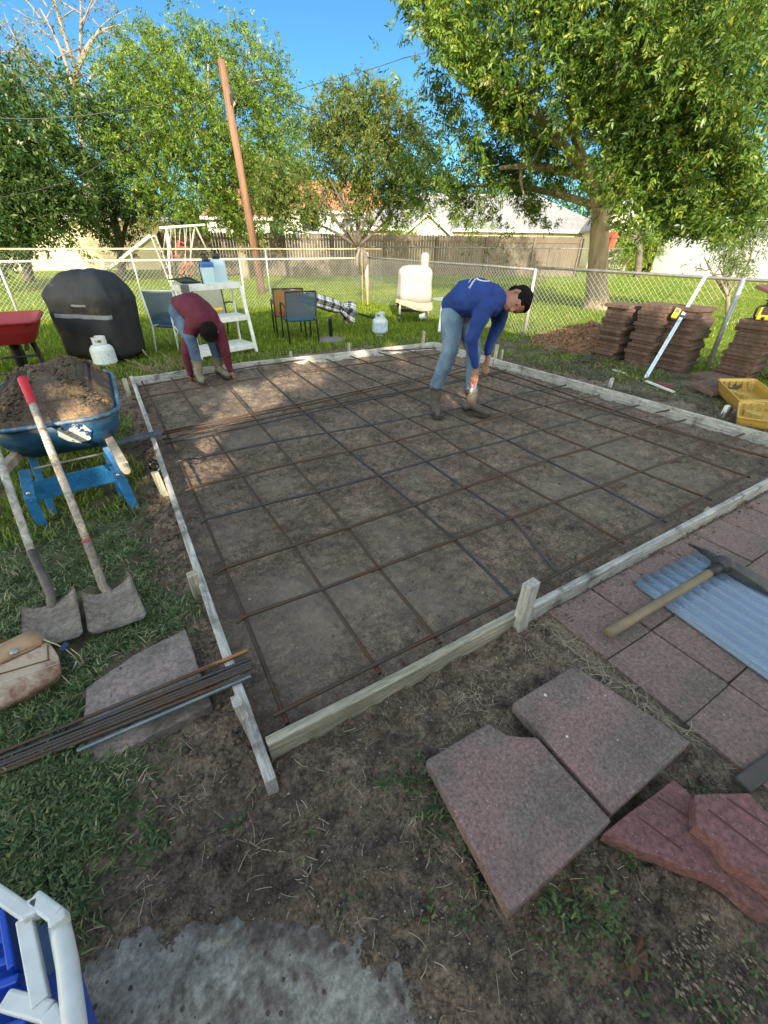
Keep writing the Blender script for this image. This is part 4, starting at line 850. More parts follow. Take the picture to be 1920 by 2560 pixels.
co = m.build('cover', CV, cg, smooth=True); co.modifiers.new('sub','SUBSURF').render_levels = 1
tx = bpy.data.textures.new('wrinkle','CLOUDS'); tx.noise_scale = .16; tx.noise_depth = 3
dm = co.modifiers.new('wrinkle','DISPLACE'); dm.texture = tx; dm.strength = .055; dm.mid_level = .5; dm.texture_coords = 'LOCAL'
def swrap(z0, z1, a0, a1, w, d, off):
    m = MB(); n = 30
    def pt(a, z): c_, s_ = math.cos(a), math.sin(a); e = 8.0; r = (abs(c_)**e+abs(s_)**e)**(-1/e); return gc+ux*(c_*r*(w*.435+off)+.07)+uy*(s_*r*(d/2+off))+Vector((0,0,z))
    for i in range(n):
        q0 = a0+(a1-a0)*i/n; q1 = a0+(a1-a0)*(i+1)/n; m.add([pt(q0,z0), pt(q1,z0), pt(q1,z1), pt(q0,z1)], [(0,1,2,3)])
    return m
SG = mat('grey_strap', (.20,.20,.205), .5, amt=.2)
for z0, z1, a0, a1, w_, d_ in ((.60,.655,-125,-38,1.20,.67),(.755,.785,-92,-70,1.24,.69)):
    o = swrap(z0, z1, R(a0), R(a1), w_, d_, .030).build('strap', SG, cg); sw = o.modifiers.new('sw','SHRINKWRAP'); sw.target = co; sw.wrap_mode = 'ABOVE_SURFACE'; sw.offset = .006
o = swrap(.685, .75, R(-94), R(-38), 1.22, .68, .03).build('strap', BLACKM, cg); sw = o.modifiers.new('sw','SHRINKWRAP'); sw.target = co; sw.wrap_mode = 'ABOVE_SURFACE'; sw.offset = .005
lg = put_text('ntc', .08, gc+ux*(-.24)+uy*(-.30)+Vector((0,0,1.03)), ux, uy*.6+Vector((0,0,.7)), mat('grey_print',(.10,.11,.12),.6), cg, 'cover_print'); sw = lg.modifiers.new('sw','SHRINKWRAP'); sw.target = co; sw.wrap_mode = 'ABOVE_SURFACE'; sw.offset = .004
# red wheelbarrow
rp = Vector((-1.42,6.10,0)); rw = T('wheelbarrow', 'red poly wheelbarrow with black legs beside the covered grill', 'wheelbarrow', tuple(rp))
RD = mat('red_poly_tray', (.24,.016,.022), .42, col2=(.28,.022,.03), scale=4)
m = MB(); cx, cy = rp.x, rp.y+.1; m.loft([rrect(cx,cy,.62,.70,.12,.40), rrect(cx,cy,.78,.95,.14,.55), rrect(cx,cy,.86,1.08,.15,.66), rrect(cx,cy,.93,1.14,.16,.665), rrect(cx,cy,.93,1.14,.16,.69), rrect(cx,cy,.84,1.05,.14,.69), rrect(cx,cy,.76,.92,.12,.56), rrect(cx,cy,.60,.66,.10,.42)])
m.build('tray', RD, rw, smooth=False, bevel=.006)
for s in (-1, 1):
    m = MB(); m.beam((cx+s*.27,cy-.85,.42), (cx+s*.10,cy+.75,.28), .035, .035); m.build('handle', BLACKM, rw)
    m = MB(); m.tube([(cx+s*.25,cy-.10,.42), (cx+s*.30,cy-.22,.02), (cx+s*.29,cy-.30,.0)], .022, 8); m.build('leg', BLACKM, rw, smooth=True)
    m = MB(); m.tube([(cx+s*.25,cy+.12,.42), (cx+s*.31,cy-.14,.03)], .018, 8); m.build('leg_brace', BLACKM, rw, smooth=True)
m = MB(); m.tube([(cx-.3,cy-.24,.04), (cx+.3,cy-.24,.04)], .018, 8); m.tube([(cx-.28,cy-.17,.22), (cx+.28,cy-.17,.22)], .014, 8); m.build('cross_brace', BLACKM, rw, smooth=True)
m = MB(); m.lathe([(.09,-.045),(.15,-.055),(.19,-.04),(.2,0),(.19,.04),(.15,.055),(.09,.045)], 24, (cx,cy+.28,.17), axis=(1,0,0)); m.build('wheel', mat('black_tyre',(.014,.014,.015),.7), rw, smooth=True)
m = MB(); p = G(565/1659*640*.0+359,886); a = PV(352,868,359,890); b = PV(366,888,359,890); m.beam(a, b, .05, .02); tag(m.build('wood_offcut', WOODP, o=a), 'short board offcut leaning by the covered grill', 'wood offcut')
# sling chairs
def chair(name, label, loc, rz, frame, seatm, backm, group=None, tall=.92, curved=False):
    t = T(name, label, 'chair', loc, group, rz); W = .27
    def B(m, nm, mt, sm=True): return m.build(nm, mt, t, smooth=sm, local=True)
    for s in (-1, 1):
        if curved:
            m = MB(); m.tube([(s*W,-.30,.0),(s*W,-.24,.16),(s*W,-.12,.30),(s*W,.1,.39),(s*W,.22,.41)], .016, 8); B(m, 'front_leg', frame)
        else: m = MB(); m.tube([(s*W,-.27,0),(s*W,-.25,.60),(s*W,-.20,.645),(s*W,.0,.64),(s*W,.21,.60)], .014, 8); B(m, 'front_leg', frame)
        m = MB(); m.tube([(s*W,.32,0),(s*W,.22,.42),(s*W,.30,tall)], .014, 8); B(m, 'rear_leg', frame)
        if curved: m = MB(); m.beam((s*W,-.22,.63),(s*W,.24,.61),.045,.025); m.tube([(s*W,-.2,.62),(s*W,-.24,.2),(s*W,-.26,0)],.014,8); B(m, 'arm', frame)
        m = MB(); m.tube([(s*W,-.25,.40),(s*W,.22,.38)], .012, 8); B(m, 'seat_rail', frame)
    m = MB(); m.tube([(-W,.30,tall),(W,.30,tall)], .013, 8); B(m, 'top_rail', frame)
    m = MB(); m.tube([(-W,-.25,.40),(W,-.25,.40)], .012, 8); B(m, 'front_rail', frame)
    def sheet(rows):
        m = MB(); n = 8
        for (y0,z0),(y1,z1) in zip(rows, rows[1:]):
            for i in range(n):
                x0 = -W+2*W*i/n; x1 = -W+2*W*(i+1)/n; sg = lambda x: -.012*(1-(x/W)**2)
                m.add([(x0,y0,z0+sg(x0)),(x1,y0,z0+sg(x1)),(x1,y1,z1+sg(x1)),(x0,y1,z1+sg(x0))], [(0,1,2,3)])
        return m
    B(sheet([(-.25,.405),(-.1,.395),(.05,.38),(.17,.375),(.225,.40)]), 'seat', seatm); B(sheet([(.225,.43),(.24,.55),(.27,.72),(.298,tall-.01)]), 'backrest', backm)
    return t
def sling(n, c): return mat(n, c, .7, amt=.2, scale=30, alpha=.86)
ORS = sling('orange_sling', (.30,.105,.04)); RSL = sling('red_sling', (.26,.04,.06)); BLS = sling('blue_sling', (.02,.11,.23))
p = (G(722,855)+G(788,848))/2; chair('patio_chair', 'blue sling chair with a black frame, back towards the camera', (p.x+.02, p.y+.12, -.03), R(172), BLACKM, BLS, sling('blue_grey_sling', (.045,.085,.13)), 'black framed sling chairs on the lawn', tall=.86)
chair('patio_chair', 'orange backed sling chair with a red seat, behind the blue one', (2.83, 7.05, -.03), R(168), BLACKM, RSL, ORS, 'black framed sling chairs on the lawn', tall=.86)
WFR = mat('white_chair_frame', (.70,.71,.71), .4, amt=.1)
chair('patio_chair', 'white framed chair with a navy sling back, behind the man in maroon', (.75, 6.85, -.03), R(150), WFR, sling('navy_sling', (.02,.05,.14)), sling('navy_back', (.03,.07,.17)), tall=.92)
chair('patio_chair', 'grey mesh backed chair with black curved arms behind the white step stand', (1.55, 7.25, -.03), R(10), BLACKM, sling('grey_sling', (.22,.21,.18)), sling('grey_back', (.30,.29,.25)), tall=.95)
chair('patio_chair', 'white plastic armed chair with curved legs beside the man in maroon', (.98, 6.3, -.03), R(185), WFR, mat('white_slat_seat',(.6,.61,.61),.5), mat('pale_back',(.5,.52,.53),.5), tall=.6, curved=True)
# white step stand
def sp_(u, v, off=0): return PV(u, v, 640, 872, off)
ls = T('step_stand', 'paint spattered white metal step stand with three shelves', 'step stand', tuple(G(560,890)))
def z_(x, y): return (400+x/5.267, 540+y/5.267)
FR = G(642,880); FL = G(505,905); BR_ = FR+Vector((-.12,.50,0)); BL_ = FL+Vector((-.12,.50,0))
def lvl(z, k): 
    b = [FL, FR, BR_, BL_]; c = sum(b, Vector())/4; cb = (BR_+BL_)/2
    out = []
    for i, q in enumerate(b):
        r = q+(Vector((cb.x, cb.y, 0))-Vector((c.x, c.y, 0)))*(0 if i > 1 else k*1.5); out.append(Vector((r.x, r.y, z)))
    return out
def shelf(z, k, nm, th=.07):
    q = lvl(z, k); m = MB()
    for i in range(4): m.beam(q[i], q[(i+1) % 4], .02, th)
    n = 12
    for i in range(1, n): m.beam(q[0].lerp(q[3], i/n)+Vector((0,0,th*.3)), q[1].lerp(q[2], i/n)+Vector((0,0,th*.3)), .028 if th > .03 else .02, .008)
    return m.build(nm, WHITEP, ls, bevel=.003)
shelf(.10,.02,'lower_step'); shelf(.52,.30,'middle_step'); shelf(.98,.55,'top_shelf',.085)
l0, l1 = lvl(0, 0), lvl(.96, .55)
for i in range(4): m = MB(); m.beam(l0[i], l1[i], .05, .03); m.build('leg', WHITEP, ls, bevel=.003)
m = MB(); q = lvl(.98,.55); m.box(q[0]+Vector((.06,-.02,.0)), (.11,.06,.10)); m.build('corner_cap', mat('grey_cap',(.09,.09,.09),.6), ls, bevel=.004)
top = lvl(.98,.55)
def sprayer(label, u, v, cap, tall, w):
    c = PV(u, v, 560, 850, 0); c = top[0].lerp(top[1], u); c = c.lerp(top[3].lerp(top[2], u), v); c.z = 1.0115
    t = T('pump_sprayer', label, 'sprayer', tuple(c), 'pump sprayers on the step stand'); m = MB()
    m.loft([rrect(c.x, c.y, w*k, w*.8*k, .04*k, c.z+z*tall) for k, z in ((.95,0),(1,.03),(1,.55),(1.0,.8),(.93,.95),(.6,1.02))]); m.build('sprayer_body', mat('milky_plastic', (.42,.56,.64), .35, col2=(.36,.52,.62), scale=5), t, smooth=False, bevel=.006)
    m = MB()
    if cap: m.loft([rrect(c.x, c.y, w*k, w*.8*k, .04, c.z+z*tall) for k, z in ((1.03,.80),(1.03,.98),(.85,1.06),(.4,1.08))]); m.build('blue_collar', mat('blue_cap',(.03,.10,.30),.4), t, bevel=.004)
    m = MB(); zt = c.z+tall*1.02; m.lathe([(.05,0),(.05,.05),(.04,.07),(.015,.075),(.015,.10),(.03,.105),(.03,.12)], 14, (c.x,c.y,zt)); m.build('pump_cap', mat('black_plastic',(.02,.02,.022),.4), t, smooth=True)
    m = MB(); m.tube([(c.x-w*.4,c.y-.02,zt), (c.x-w*.62,c.y-.05,zt-.05), (c.x-w*.58,c.y-.05,zt-.22), (c.x-w*.56,c.y-.05,zt-.32)], .009, 8); m.build('hose', mat('hose_black',(.02,.02,.02),.5), t, smooth=True)
    m = MB(); m.tube([(c.x-.05,c.y,zt+.09), (c.x-.02,c.y,zt+.15), (c.x+.04,c.y,zt+.15), (c.x+.06,c.y,zt+.09)], .008, 8); m.build('pump_handle', mat('handle_black',(.02,.02,.02),.5), t, smooth=True)
sprayer('pale square pump sprayer with a blue collar, left of the pair', .52, .30, True, .27, .19)
sprayer('rounder pale pump sprayer with a black cap, right of the pair', .72, .45, False, .31, .23)
c = top[0].lerp(top[1], .10).lerp(top[3].lerp(top[2], .10), .45); c.z = 1.0115
m = MB(); rings = []
for i in range(11):
    t = i/10; x = c.x-.18+.44*t; hh = .012+.075*math.sin(math.pi*min(1,max(0,(t-.15)/.85)))**1.2; z = c.z+.018+(.05 if t < .2 else .05*max(0,1-(t-.2)*5)); wv = .03+.06*math.sin(math.pi*t)
    rings.append([Vector((x, c.y-wv, z)), Vector((x, c.y-wv*.5, z+hh)), Vector((x, c.y+wv*.5, z+hh)), Vector((x, c.y+wv, z))])
m.loft(rings); tag(m.build('leaf_blower_nozzle', BLACKM, o=c, smooth=True), 'curved black plastic nozzle lying on the step stand top shelf', 'nozzle')
c = lvl(.62,.36)[3].lerp(lvl(.62,.36)[2], .45); m = MB(); t_ = T('spray_wand', 'black wand with a yellow bulb end on the step stand', 'spray wand', tuple(c))
m.tube([c+Vector((-.30,-.02,.0)), c+Vector((.12,.0,.012))], .010, 8); m.build('wand', BLACKM, t_, smooth=True); m = MB(); m.ball(c+Vector((.24,.01,.016)), (.05,.03,.03), 8); m.lathe([(.012,0),(.026,.03),(.026,.10),(.012,.12)], 12, c+Vector((.11,0,.012)), axis=(1,0.03,0)); m.build('bulb', mat('yellow_plastic',(.65,.45,.02),.4), t_, smooth=True)
# bundle of thin stakes by the back board
p = G(440,935); m = MB()
for i in range(46):
    a = p+Vector((random.uniform(-.25,.32), random.uniform(-.05,.12), .015+.001*i)); d = Vector((random.gauss(-.16,.16), random.gauss(.02,.06), random.uniform(.10,.26))); m.tube([a, a+d], .004, 5)
tag(m.build('wire_stake_bundle', mat('brown_wire',(.15,.10,.07),.7,col2=(.24,.19,.15),scale=20), o=p), 'tangle of thin brown tie wires behind the far left form board', 'tie wires')
# umbrella
u_b = G(828,850); ub = T('umbrella_base', 'round stone umbrella base with a short black tube', 'umbrella base', (u_b.x,u_b.y,-.03)); L = Vector((u_b.x,u_b.y,-.03))
m = MB(); m.lathe([(.26,0),(.27,.03),(.25,.05),(.12,.085),(.05,.095)], 32, L); m.build('base_disc', mat('mottled_stone',(.10,.095,.09),.8,col2=(.17,.16,.15),scale=25), ub, smooth=True)
m = MB(); m.lathe([(.035,.08),(.035,.38),(.04,.385),(.04,.41),(.028,.41)], 16, L); m.build('tube', BLACKM, ub, smooth=True)
PLAID = bpy.data.materials.new('black_white_plaid'); PLAID.use_nodes = True; n_ = PLAID.node_tree.nodes; l_ = PLAID.node_tree.links
uvn = n_.new('ShaderNodeAttribute'); uvn.attribute_name = 'pu'; uvn2 = n_.new('ShaderNodeAttribute'); uvn2.attribute_name = 'pv'; val = None
for nd, sc_ in ((uvn, 5.0), (uvn2, 6.0)):
    mm = n_.new('ShaderNodeMath'); mm.operation = 'MULTIPLY'; mm.inputs[1].default_value = sc_; l_.new(nd.outputs['Fac'], mm.inputs[0])
    fr = n_.new('ShaderNodeMath'); fr.operation = 'FRACT'; l_.new(mm.outputs[0], fr.inputs[0])
    cr = n_.new('ShaderNodeValToRGB'); cr.color_ramp.interpolation = 'CONSTANT'; e = cr.color_ramp.elements; e[0].position = 0; e[0].color = (0,0,0,1); e[1].position = .36; e[1].color = (1,1,1,1)
    for q, v_ in ((.72,0),(.78,1),(.86,0),(.90,1)): k_ = e.new(q); k_.color = (v_,v_,v_,1)
    l_.new(fr.outputs[0], cr.inputs[0])
    if val is None: val = cr.outputs[0]
    else:
        ad = n_.new('ShaderNodeMixRGB'); ad.inputs[0].default_value = .5; l_.new(val, ad.inputs[1]); l_.new(cr.outputs[0], ad.inputs[2]); val = ad.outputs[0]
fin = n_.new('ShaderNodeValToRGB'); fin.color_ramp.elements[0].color = (.015,.015,.017,1); fin.color_ramp.elements[1].color = (.68,.68,.68,1); fin.color_ramp.elements[0].position = .1; fin.color_ramp.elements[1].position = .9; em = fin.color_ramp.elements.new(.5); em.color = (.22,.22,.23,1)
l_.new(val, fin.inputs[0]); l_.new(fin.outputs[0], n_['Principled BSDF'].inputs['Base Color']); n_['Principled BSDF'].inputs['Roughness'].default_value = .8
um = T('patio_umbrella', 'folded black and white plaid umbrella leaning across the sling chairs', 'umbrella', tuple(G(900,800)))
e1 = PV(715,728,770,848,.35); e2 = PV(880,795,860,838,.25); tip = Vector((G(942,818).x, G(942,818).y, .16)); ax = (e2-e1); 
e2 = e1.lerp(tip, .70); d = (tip-e1).normalized(); a1 = d.cross(Vector((0,0,1))).normalized(); a2 = a1.cross(d)
V = []; pu = []; pv = []; n = 40; rows = [(0,.035),(.12,.075),(.3,.10),(.5,.115),(.66,.12),(.76,.105),(.81,.075),(.85,.11),(.91,.16),(.97,.175),(1.0,.165)]
LL = (e2-e1).length
for s, r in rows:
    for j in range(n):
        a = 2*math.pi*j/n; rr_ = r*(1+.16*math.sin(6*a)*(1 if s < .8 else 1.9)); drp = -.05*max(0,(s-.82)/.18) ; V.append(e1+d*(LL*s)+(a1*math.cos(a)+a2*math.sin(a))*rr_+Vector((0,0,drp))); pu.append(s*1.6); pv.append(j/n*.9)
F = [(i*n+j, i*n+(j+1) % n, (i+1)*n+(j+1) % n, (i+1)*n+j) for i in range(len(rows)-1) for j in range(n)]
npmesh('canopy', np.array([tuple(v) for v in V]), np.array(F), PLAID, um, attr={'pu':pu,'pv':pv}, smooth=True)
m = MB(); m.tube([e1-d*.08, tip], .019, 10); m.build('pole', BLACKM, um, smooth=True); q = e1+d*(LL*.82); m = MB(); m.tube([q+(a1*math.cos(t)+a2*math.sin(t))*.085 for t in np.linspace(0,6.0,14)], .012, 6, closed=True); m.build('tie_band', BLACKM, um, smooth=True)
# covered smoker
sb = Vector((6.05,7.45,0)); sm_ = T('covered_smoker', 'smoker grill under a pale canvas cover with a chimney peak', 'covered smoker', tuple(sb))
CAN = mat('pale_canvas', (.25,.24,.215), .85, col2=(.30,.285,.26), scale=5, bump=.15, bscale=40); CAN2 = mat('tan_canvas_hem', (.42,.30,.19), .85, amt=.2)
sd = R(-30); sx = Vector((math.cos(sd), math.sin(sd), 0)); sy = Vector((-sx.y, sx.x, 0))
def srect(w, d, z, e=4, amp=.03, ph=0, off=(0,0), n=48, sag=0):
    out = []
    for i in range(n):
        a = 2*math.pi*i/n; c_, s_ = math.cos(a), math.sin(a); r = (abs(c_)**e+abs(s_)**e)**(-1/e); f = 1+amp*math.sin(a*8+ph)
        out.append(sb+sx*(c_*r*w/2*f+off[0])+sy*(s_*r*d/2*f+off[1])+Vector((0,0,z+sag*math.sin(a*2+.6))))
    return out
m = MB(); m.loft([srect(.80,.56,.42,amp=.05,sag=.04), srect(.77,.53,.58,amp=.06,ph=.5), srect(.745,.50,.80,amp=.055,ph=.9), srect(.76,.50,.93,amp=.03), srect(.77,.50,.98,amp=.012), srect(.72,.46,1.05,amp=.01), srect(.58,.34,1.11,e=2.6,amp=.02), srect(.34,.16,1.13,e=2.2,amp=.02)]); m.build('cover', CAN, sm_, smooth=True)
m = MB(); m.loft([srect(.83,.59,.30,amp=.06,sag=.08), srect(.80,.56,.425,amp=.05,sag=.04)], cap=False); hm_ = m.build('cover_hem', CAN2, sm_, smooth=True)
pk_ = sb+sx*.20+sy*(-.06); m = MB(); m.lathe([(.15,.86),(.14,1.0),(.10,1.07),(.085,1.15),(.10,1.22),(.09,1.33),(.05,1.37)], 16, pk_); m.build('chimney_cover', CAN, sm_, smooth=True)
for a_2, b_2 in ((-.33,-.2),(.33,-.2),(-.33,.2),(.33,.2)):
    q = sb+sx*a_2+sy*b_2; m = MB(); m.tube([q+Vector((0,0,-.03)), q+Vector((0,0,.5))], .018, 8); m.build('leg', GALV, sm_, smooth=True)
q = sb+sx*(-.35)+sy*(-.22); m = MB(); m.lathe([(.02,-.03),(.085,-.03),(.09,0),(.085,.03),(.02,.03)], 20, q+Vector((0,0,.06)), axis=sx); m.build('wheel', BLACKM, sm_, smooth=True)
m = MB(); m.box(sb+Vector((0,0,.2)), (.6,.36,.02), Matrix.Rotation(sd,3,'Z')); m.build('bottom_shelf', BLACKM, sm_)
q = sb+sx*.12+sy*(-.28); m = MB(); m.lathe([(.055,0),(.06,.14),(.055,.14)], 16, q+Vector((0,0,.10)), axis=(.75,-.5,.25)); tag(m.build('tin_can', WHITEP, o=q, smooth=True), 'small white tin on its side under the covered smoker', 'tin')
# small table things behind the man in blue
q = Vector((5.55,5.75,0)); tt = T('folding_stool', 'white and black folding stool mostly hidden behind the man in blue', 'stool', tuple(q)); m = MB(); m.beam(q+Vector((-.02,0,-.03)), q+Vector((.06,.05,.62)), .05, .025); m.build('leg', WHITEP, tt); m = MB(); m.tube([q+Vector((.35,.05,-.02)), q+Vector((.33,.07,.3)), q+Vector((.24,.1,.36))], .016, 8); m.build('leg', BLACKM, tt); m = MB(); m.box(q+Vector((.12,.08,.62)), (.36,.3,.03)); m.build('seat', WHITEP, tt)
# scroll garden hook
q = G(1320,838); hk = []
top_ = PV(1338,697,1320,838).z; L = Vector((q.x,q.y,0)); gt = T('garden_hook', 'rusty scrolled garden trellis stake by the fence', 'garden stake', tuple(L)); va = Vector((.45,-.9,0)).normalized()
m = MB(); m.tube([L+Vector((0,0,-.05)), L+Vector((0,0,1.16))], .006, 6)
for s in (-1,1):
    m.tube([L+va*(s*(.085-.085*math.cos(t)*(1-t/14)))+Vector((0,0,1.0+.075*math.sin(t)*(1-t/14)))for t in np.linspace(0,9,26)], .005, 6)
    m.tube([L+va*(s*.06*math.sin(t))+Vector((0,0,.62+.30*t/3.1)) for t in np.linspace(0,3.1,10)], .005, 6)
m.build('scrollwork', mat('rusty_iron',(.09,.05,.035),.7), gt, smooth=True)
# ------------------------------------------------------------------ paver stacks
PB = MB(); PB.box((.21,.20,.024), (.42,.40,.0465)); pvr0 = None
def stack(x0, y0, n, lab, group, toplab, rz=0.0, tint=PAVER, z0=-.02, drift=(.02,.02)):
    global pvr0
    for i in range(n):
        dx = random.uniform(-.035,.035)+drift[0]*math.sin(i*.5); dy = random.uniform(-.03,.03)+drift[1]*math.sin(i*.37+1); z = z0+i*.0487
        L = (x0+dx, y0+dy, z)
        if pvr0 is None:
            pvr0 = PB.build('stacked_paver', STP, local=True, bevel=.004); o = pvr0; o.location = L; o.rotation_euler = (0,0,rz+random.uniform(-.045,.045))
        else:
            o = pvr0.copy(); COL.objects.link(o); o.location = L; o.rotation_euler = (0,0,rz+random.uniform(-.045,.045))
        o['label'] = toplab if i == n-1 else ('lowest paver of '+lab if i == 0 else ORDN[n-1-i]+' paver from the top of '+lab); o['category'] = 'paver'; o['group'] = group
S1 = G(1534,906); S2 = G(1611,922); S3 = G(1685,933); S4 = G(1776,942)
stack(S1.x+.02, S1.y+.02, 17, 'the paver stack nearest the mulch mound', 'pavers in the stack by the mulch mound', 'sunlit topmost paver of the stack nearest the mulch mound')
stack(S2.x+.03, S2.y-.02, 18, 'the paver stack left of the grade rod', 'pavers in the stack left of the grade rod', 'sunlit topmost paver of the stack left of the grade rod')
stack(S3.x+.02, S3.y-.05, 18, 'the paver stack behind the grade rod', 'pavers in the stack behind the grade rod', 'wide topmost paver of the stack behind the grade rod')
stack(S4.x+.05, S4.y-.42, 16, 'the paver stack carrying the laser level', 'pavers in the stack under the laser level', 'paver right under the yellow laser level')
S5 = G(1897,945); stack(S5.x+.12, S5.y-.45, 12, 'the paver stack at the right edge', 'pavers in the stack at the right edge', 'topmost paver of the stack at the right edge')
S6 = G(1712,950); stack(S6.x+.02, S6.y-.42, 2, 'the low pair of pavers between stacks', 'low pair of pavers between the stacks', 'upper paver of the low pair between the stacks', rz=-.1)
q = [G(1722,966,.06), G(1795,948,.16), G(1850,972,.12), G(1780,992,.02)]; m = MB(); m.loft([[p_ for p_ in q], [p_+Vector((.01,.0,.045)) for p_ in q]]); tag(m.build('stacked_paver', STP, o=q[0], bevel=.004), 'single paver tilted against the foot of the laser level stack', 'paver')
# bits on the ground near the stacks
for lb, u0, v0, u1, v1, w_, h_, mt in (('pale brick chunk left of the mulch mound', 1366,866,1394,874,.10,.07,PAVER), ('brown brick chunk in front of the mulch mound', 1400,868,1438,880,.12,.08,BRICK)):
    m = MB(); m.beam(G(u0,v0,.03), G(u1,v1,.03), w_, h_); tag(m.build('brick_chunk', mt, o=G(u0,v0), bevel=.008), lb, 'brick')
for lb, u0, v0, u1, v1, mt in (('short red painted stick on the sod by the right board', 1644,958,1682,972, mat('red_paint',(.22,.03,.03),.6)), ('flat pale slat on the sod by the right board', 1616,953,1684,980, WHITEP), ('thin pale slat in front of the paver stacks', 1533,924,1562,934, WOODP)):
    m = MB(); m.beam(G(u0,v0,.025), G(u1,v1,.025), .045, .02); tag(m.build('batten', mt, o=G(u0,v0), bevel=.002), lb, 'slat')
hb = T('hatchet', 'small dark mattock with a red handle, lying in front of the paver stacks', 'mattock', tuple(G(1490,900)))
a = G(1443,901,.05); b = G(1478,895,.10); c = G(1490,908,.02); m = MB(); s3 = Vector((.0,.06,0)); m.loft([[a-s3*1.1, a+s3*1.1, a+s3*1.1+Vector((0,0,.008)), a-s3*1.1+Vector((0,0,.008))], [a.lerp(b,.6)-s3*.8, a.lerp(b,.6)+s3*.8, a.lerp(b,.6)+s3*.8+Vector((0,0,.02)), a.lerp(b,.6)-s3*.8+Vector((0,0,.02))], [b-s3*.5, b+s3*.5, b+s3*.5+Vector((0,0,.03)), b-s3*.5+Vector((0,0,.03))]]); m.tube([b, b+Vector((.08,-.02,-.02)), c], [.03,.025,.012], 8); m.build('head', DKI, hb)
m = MB(); m.tube([b+Vector((.03,-.01,-.03)), G(1512,921,.02)], .018, 10); m.build('handle', mat('faded_red_handle',(.16,.06,.05),.6), hb, smooth=True)
# mulch mound
mp = Vector((7.25,3.55,0)); n = 60; HX, HY = np.meshgrid(np.linspace(-1.1,1.0,n), np.linspace(-1.05,1.25,n)); rr = np.sqrt((HX/1.0)**2+(HY/1.1)**2)
HZ = .40*np.clip(1-rr,0,1)**.9+(fbm(HX*9,HY*9,4,55)-.45)*.09*(rr < 1)-.05*(rr >= .98); HZ += .16*np.exp(-((HX-.3)**2+(HY+.45)**2)/.12)
idx = np.arange(n*n).reshape(n, n); F = np.stack([idx[:-1,:-1].ravel(), idx[:-1,1:].ravel(), idx[1:,1:].ravel(), idx[1:,:-1].ravel()], 1)
MUL = mat('reddish_mulch', (.17,.085,.04), .95, col2=(.25,.14,.075), scale=25, bump=1.0, bscale=45)
mo = T('mulch_mound', 'low mound of reddish mulch between the tree and the paver stacks', 'mulch mound', tuple(mp)); npmesh('mound', np.stack([HX.ravel()+mp.x, HY.ravel()+mp.y, HZ.ravel()-.02], 1), F, MUL, mo, smooth=True)
kx = rng.uniform(-.95,.9,5000); ky = rng.uniform(-.95,1.1,5000); rr = np.sqrt(kx**2+(ky/1.1)**2); ok = rr < .96; kx, ky, rr = kx[ok], ky[ok], rr[ok]
kz = .40*(1-rr)**.9+(fbm(kx*9,ky*9,4,55)-.45)*.09+.16*np.exp(-((kx-.3)**2+(ky+.45)**2)/.12)
q = blades(kx+mp.x, ky+mp.y, kz-.015, .055, .016, 1.1, 77); cpz = npmesh('mulch_chips', q[0], q[1], leafmat('mulch_chip_colour', [(0,(.10,.05,.025)),(.6,(.22,.115,.055)),(1,(.36,.23,.13))], .0), mo, fattr={'rnd':q[2]}); cpz['kind'] = 'stuff'
# grade rod, laser receiver
rb = G(1613,946); rt = PD(1772,677,8.15); gr = T('grade_rod', 'silver grade rod leaning on the chain link fence in front of the paver stacks', 'grade rod', tuple(rb))
ALU = mat('brushed_aluminium', (.40,.50,.58), .35, col2=(.55,.60,.63), scale=8, metal=.5); d = (rt-rb).normalized(); fc = (CAM-rb).normalized(); fc = (fc-d*fc.dot(d)).normalized(); sd_ = d.cross(fc)
m = MB(); m.beam(rb, rb.lerp(rt,.62), .05, .028, up=fc); m.build('rod', ALU, gr, bevel=.003)
m = MB(); m.beam(rb.lerp(rt,.60)-fc*.002, rt, .042, .020, up=fc); m.build('rod_extension', mat('pale_aluminium',(.62,.64,.65),.4,metal=.4,amt=.15), gr, bevel=.003)
m = MB(); Lr = (rt-rb).length
for i in range(56):
    t = .02+.96*i/56; w_ = .022 if i % 5 == 0 else .012; p = rb.lerp(rt, t)+fc*(.0158 if t < .6 else .0095); m.beam(p-sd_*.004, p+sd_*w_*.8, .004, .0012, up=fc)
m.build('scale_marks', mat('scale_ink',(.03,.10,.22),.6), gr)
for i in range(6):
    t = .06+.155*i; put_text(str(i+1), .035, rb.lerp(rt, t)+fc*(.016 if t < .6 else .0098)-sd_*.012, sd_*-1, d, mat('scale_ink_b',(.02,.03,.05),.6), gr, 'scale_number', .0006)
p = rb.lerp(rt, .575); rc = T('laser_receiver', 'yellow laser receiver clamped on the grade rod', 'laser receiver', tuple(p)); r1 = p-sd_*.11
YEL = mat('yellow_tool_plastic', (.62,.40,.02), .4, col2=(.52,.33,.03), scale=7)
for sg in (1,):
    side = sd_ if (PD(0,0,1)*0+sd_).dot(_r2) < 0 else -sd_
    q = p+side*.085+d*.02; m = MB(); m.beam(q-d*.075, q+d*.075, .075, .035, up=fc); m.build('receiver_body', YEL, rc, bevel=.006)
    m = MB(); m.beam(q+d*.005+fc*.0185, q+d*.06+fc*.0185, .05, .003, up=fc); m.build('screen', mat('grey_screen',(.10,.11,.12),.2), rc)
    m = MB(); m.beam(p+side*.05, p-side*.08, .03, .045, up=d); m.beam(p+side*.02-fc*.03, p-side*.02-fc*.03, .06, .03, up=d); m.build('clamp', mat('black_clamp',(.018,.018,.02),.5), rc, bevel=.004)
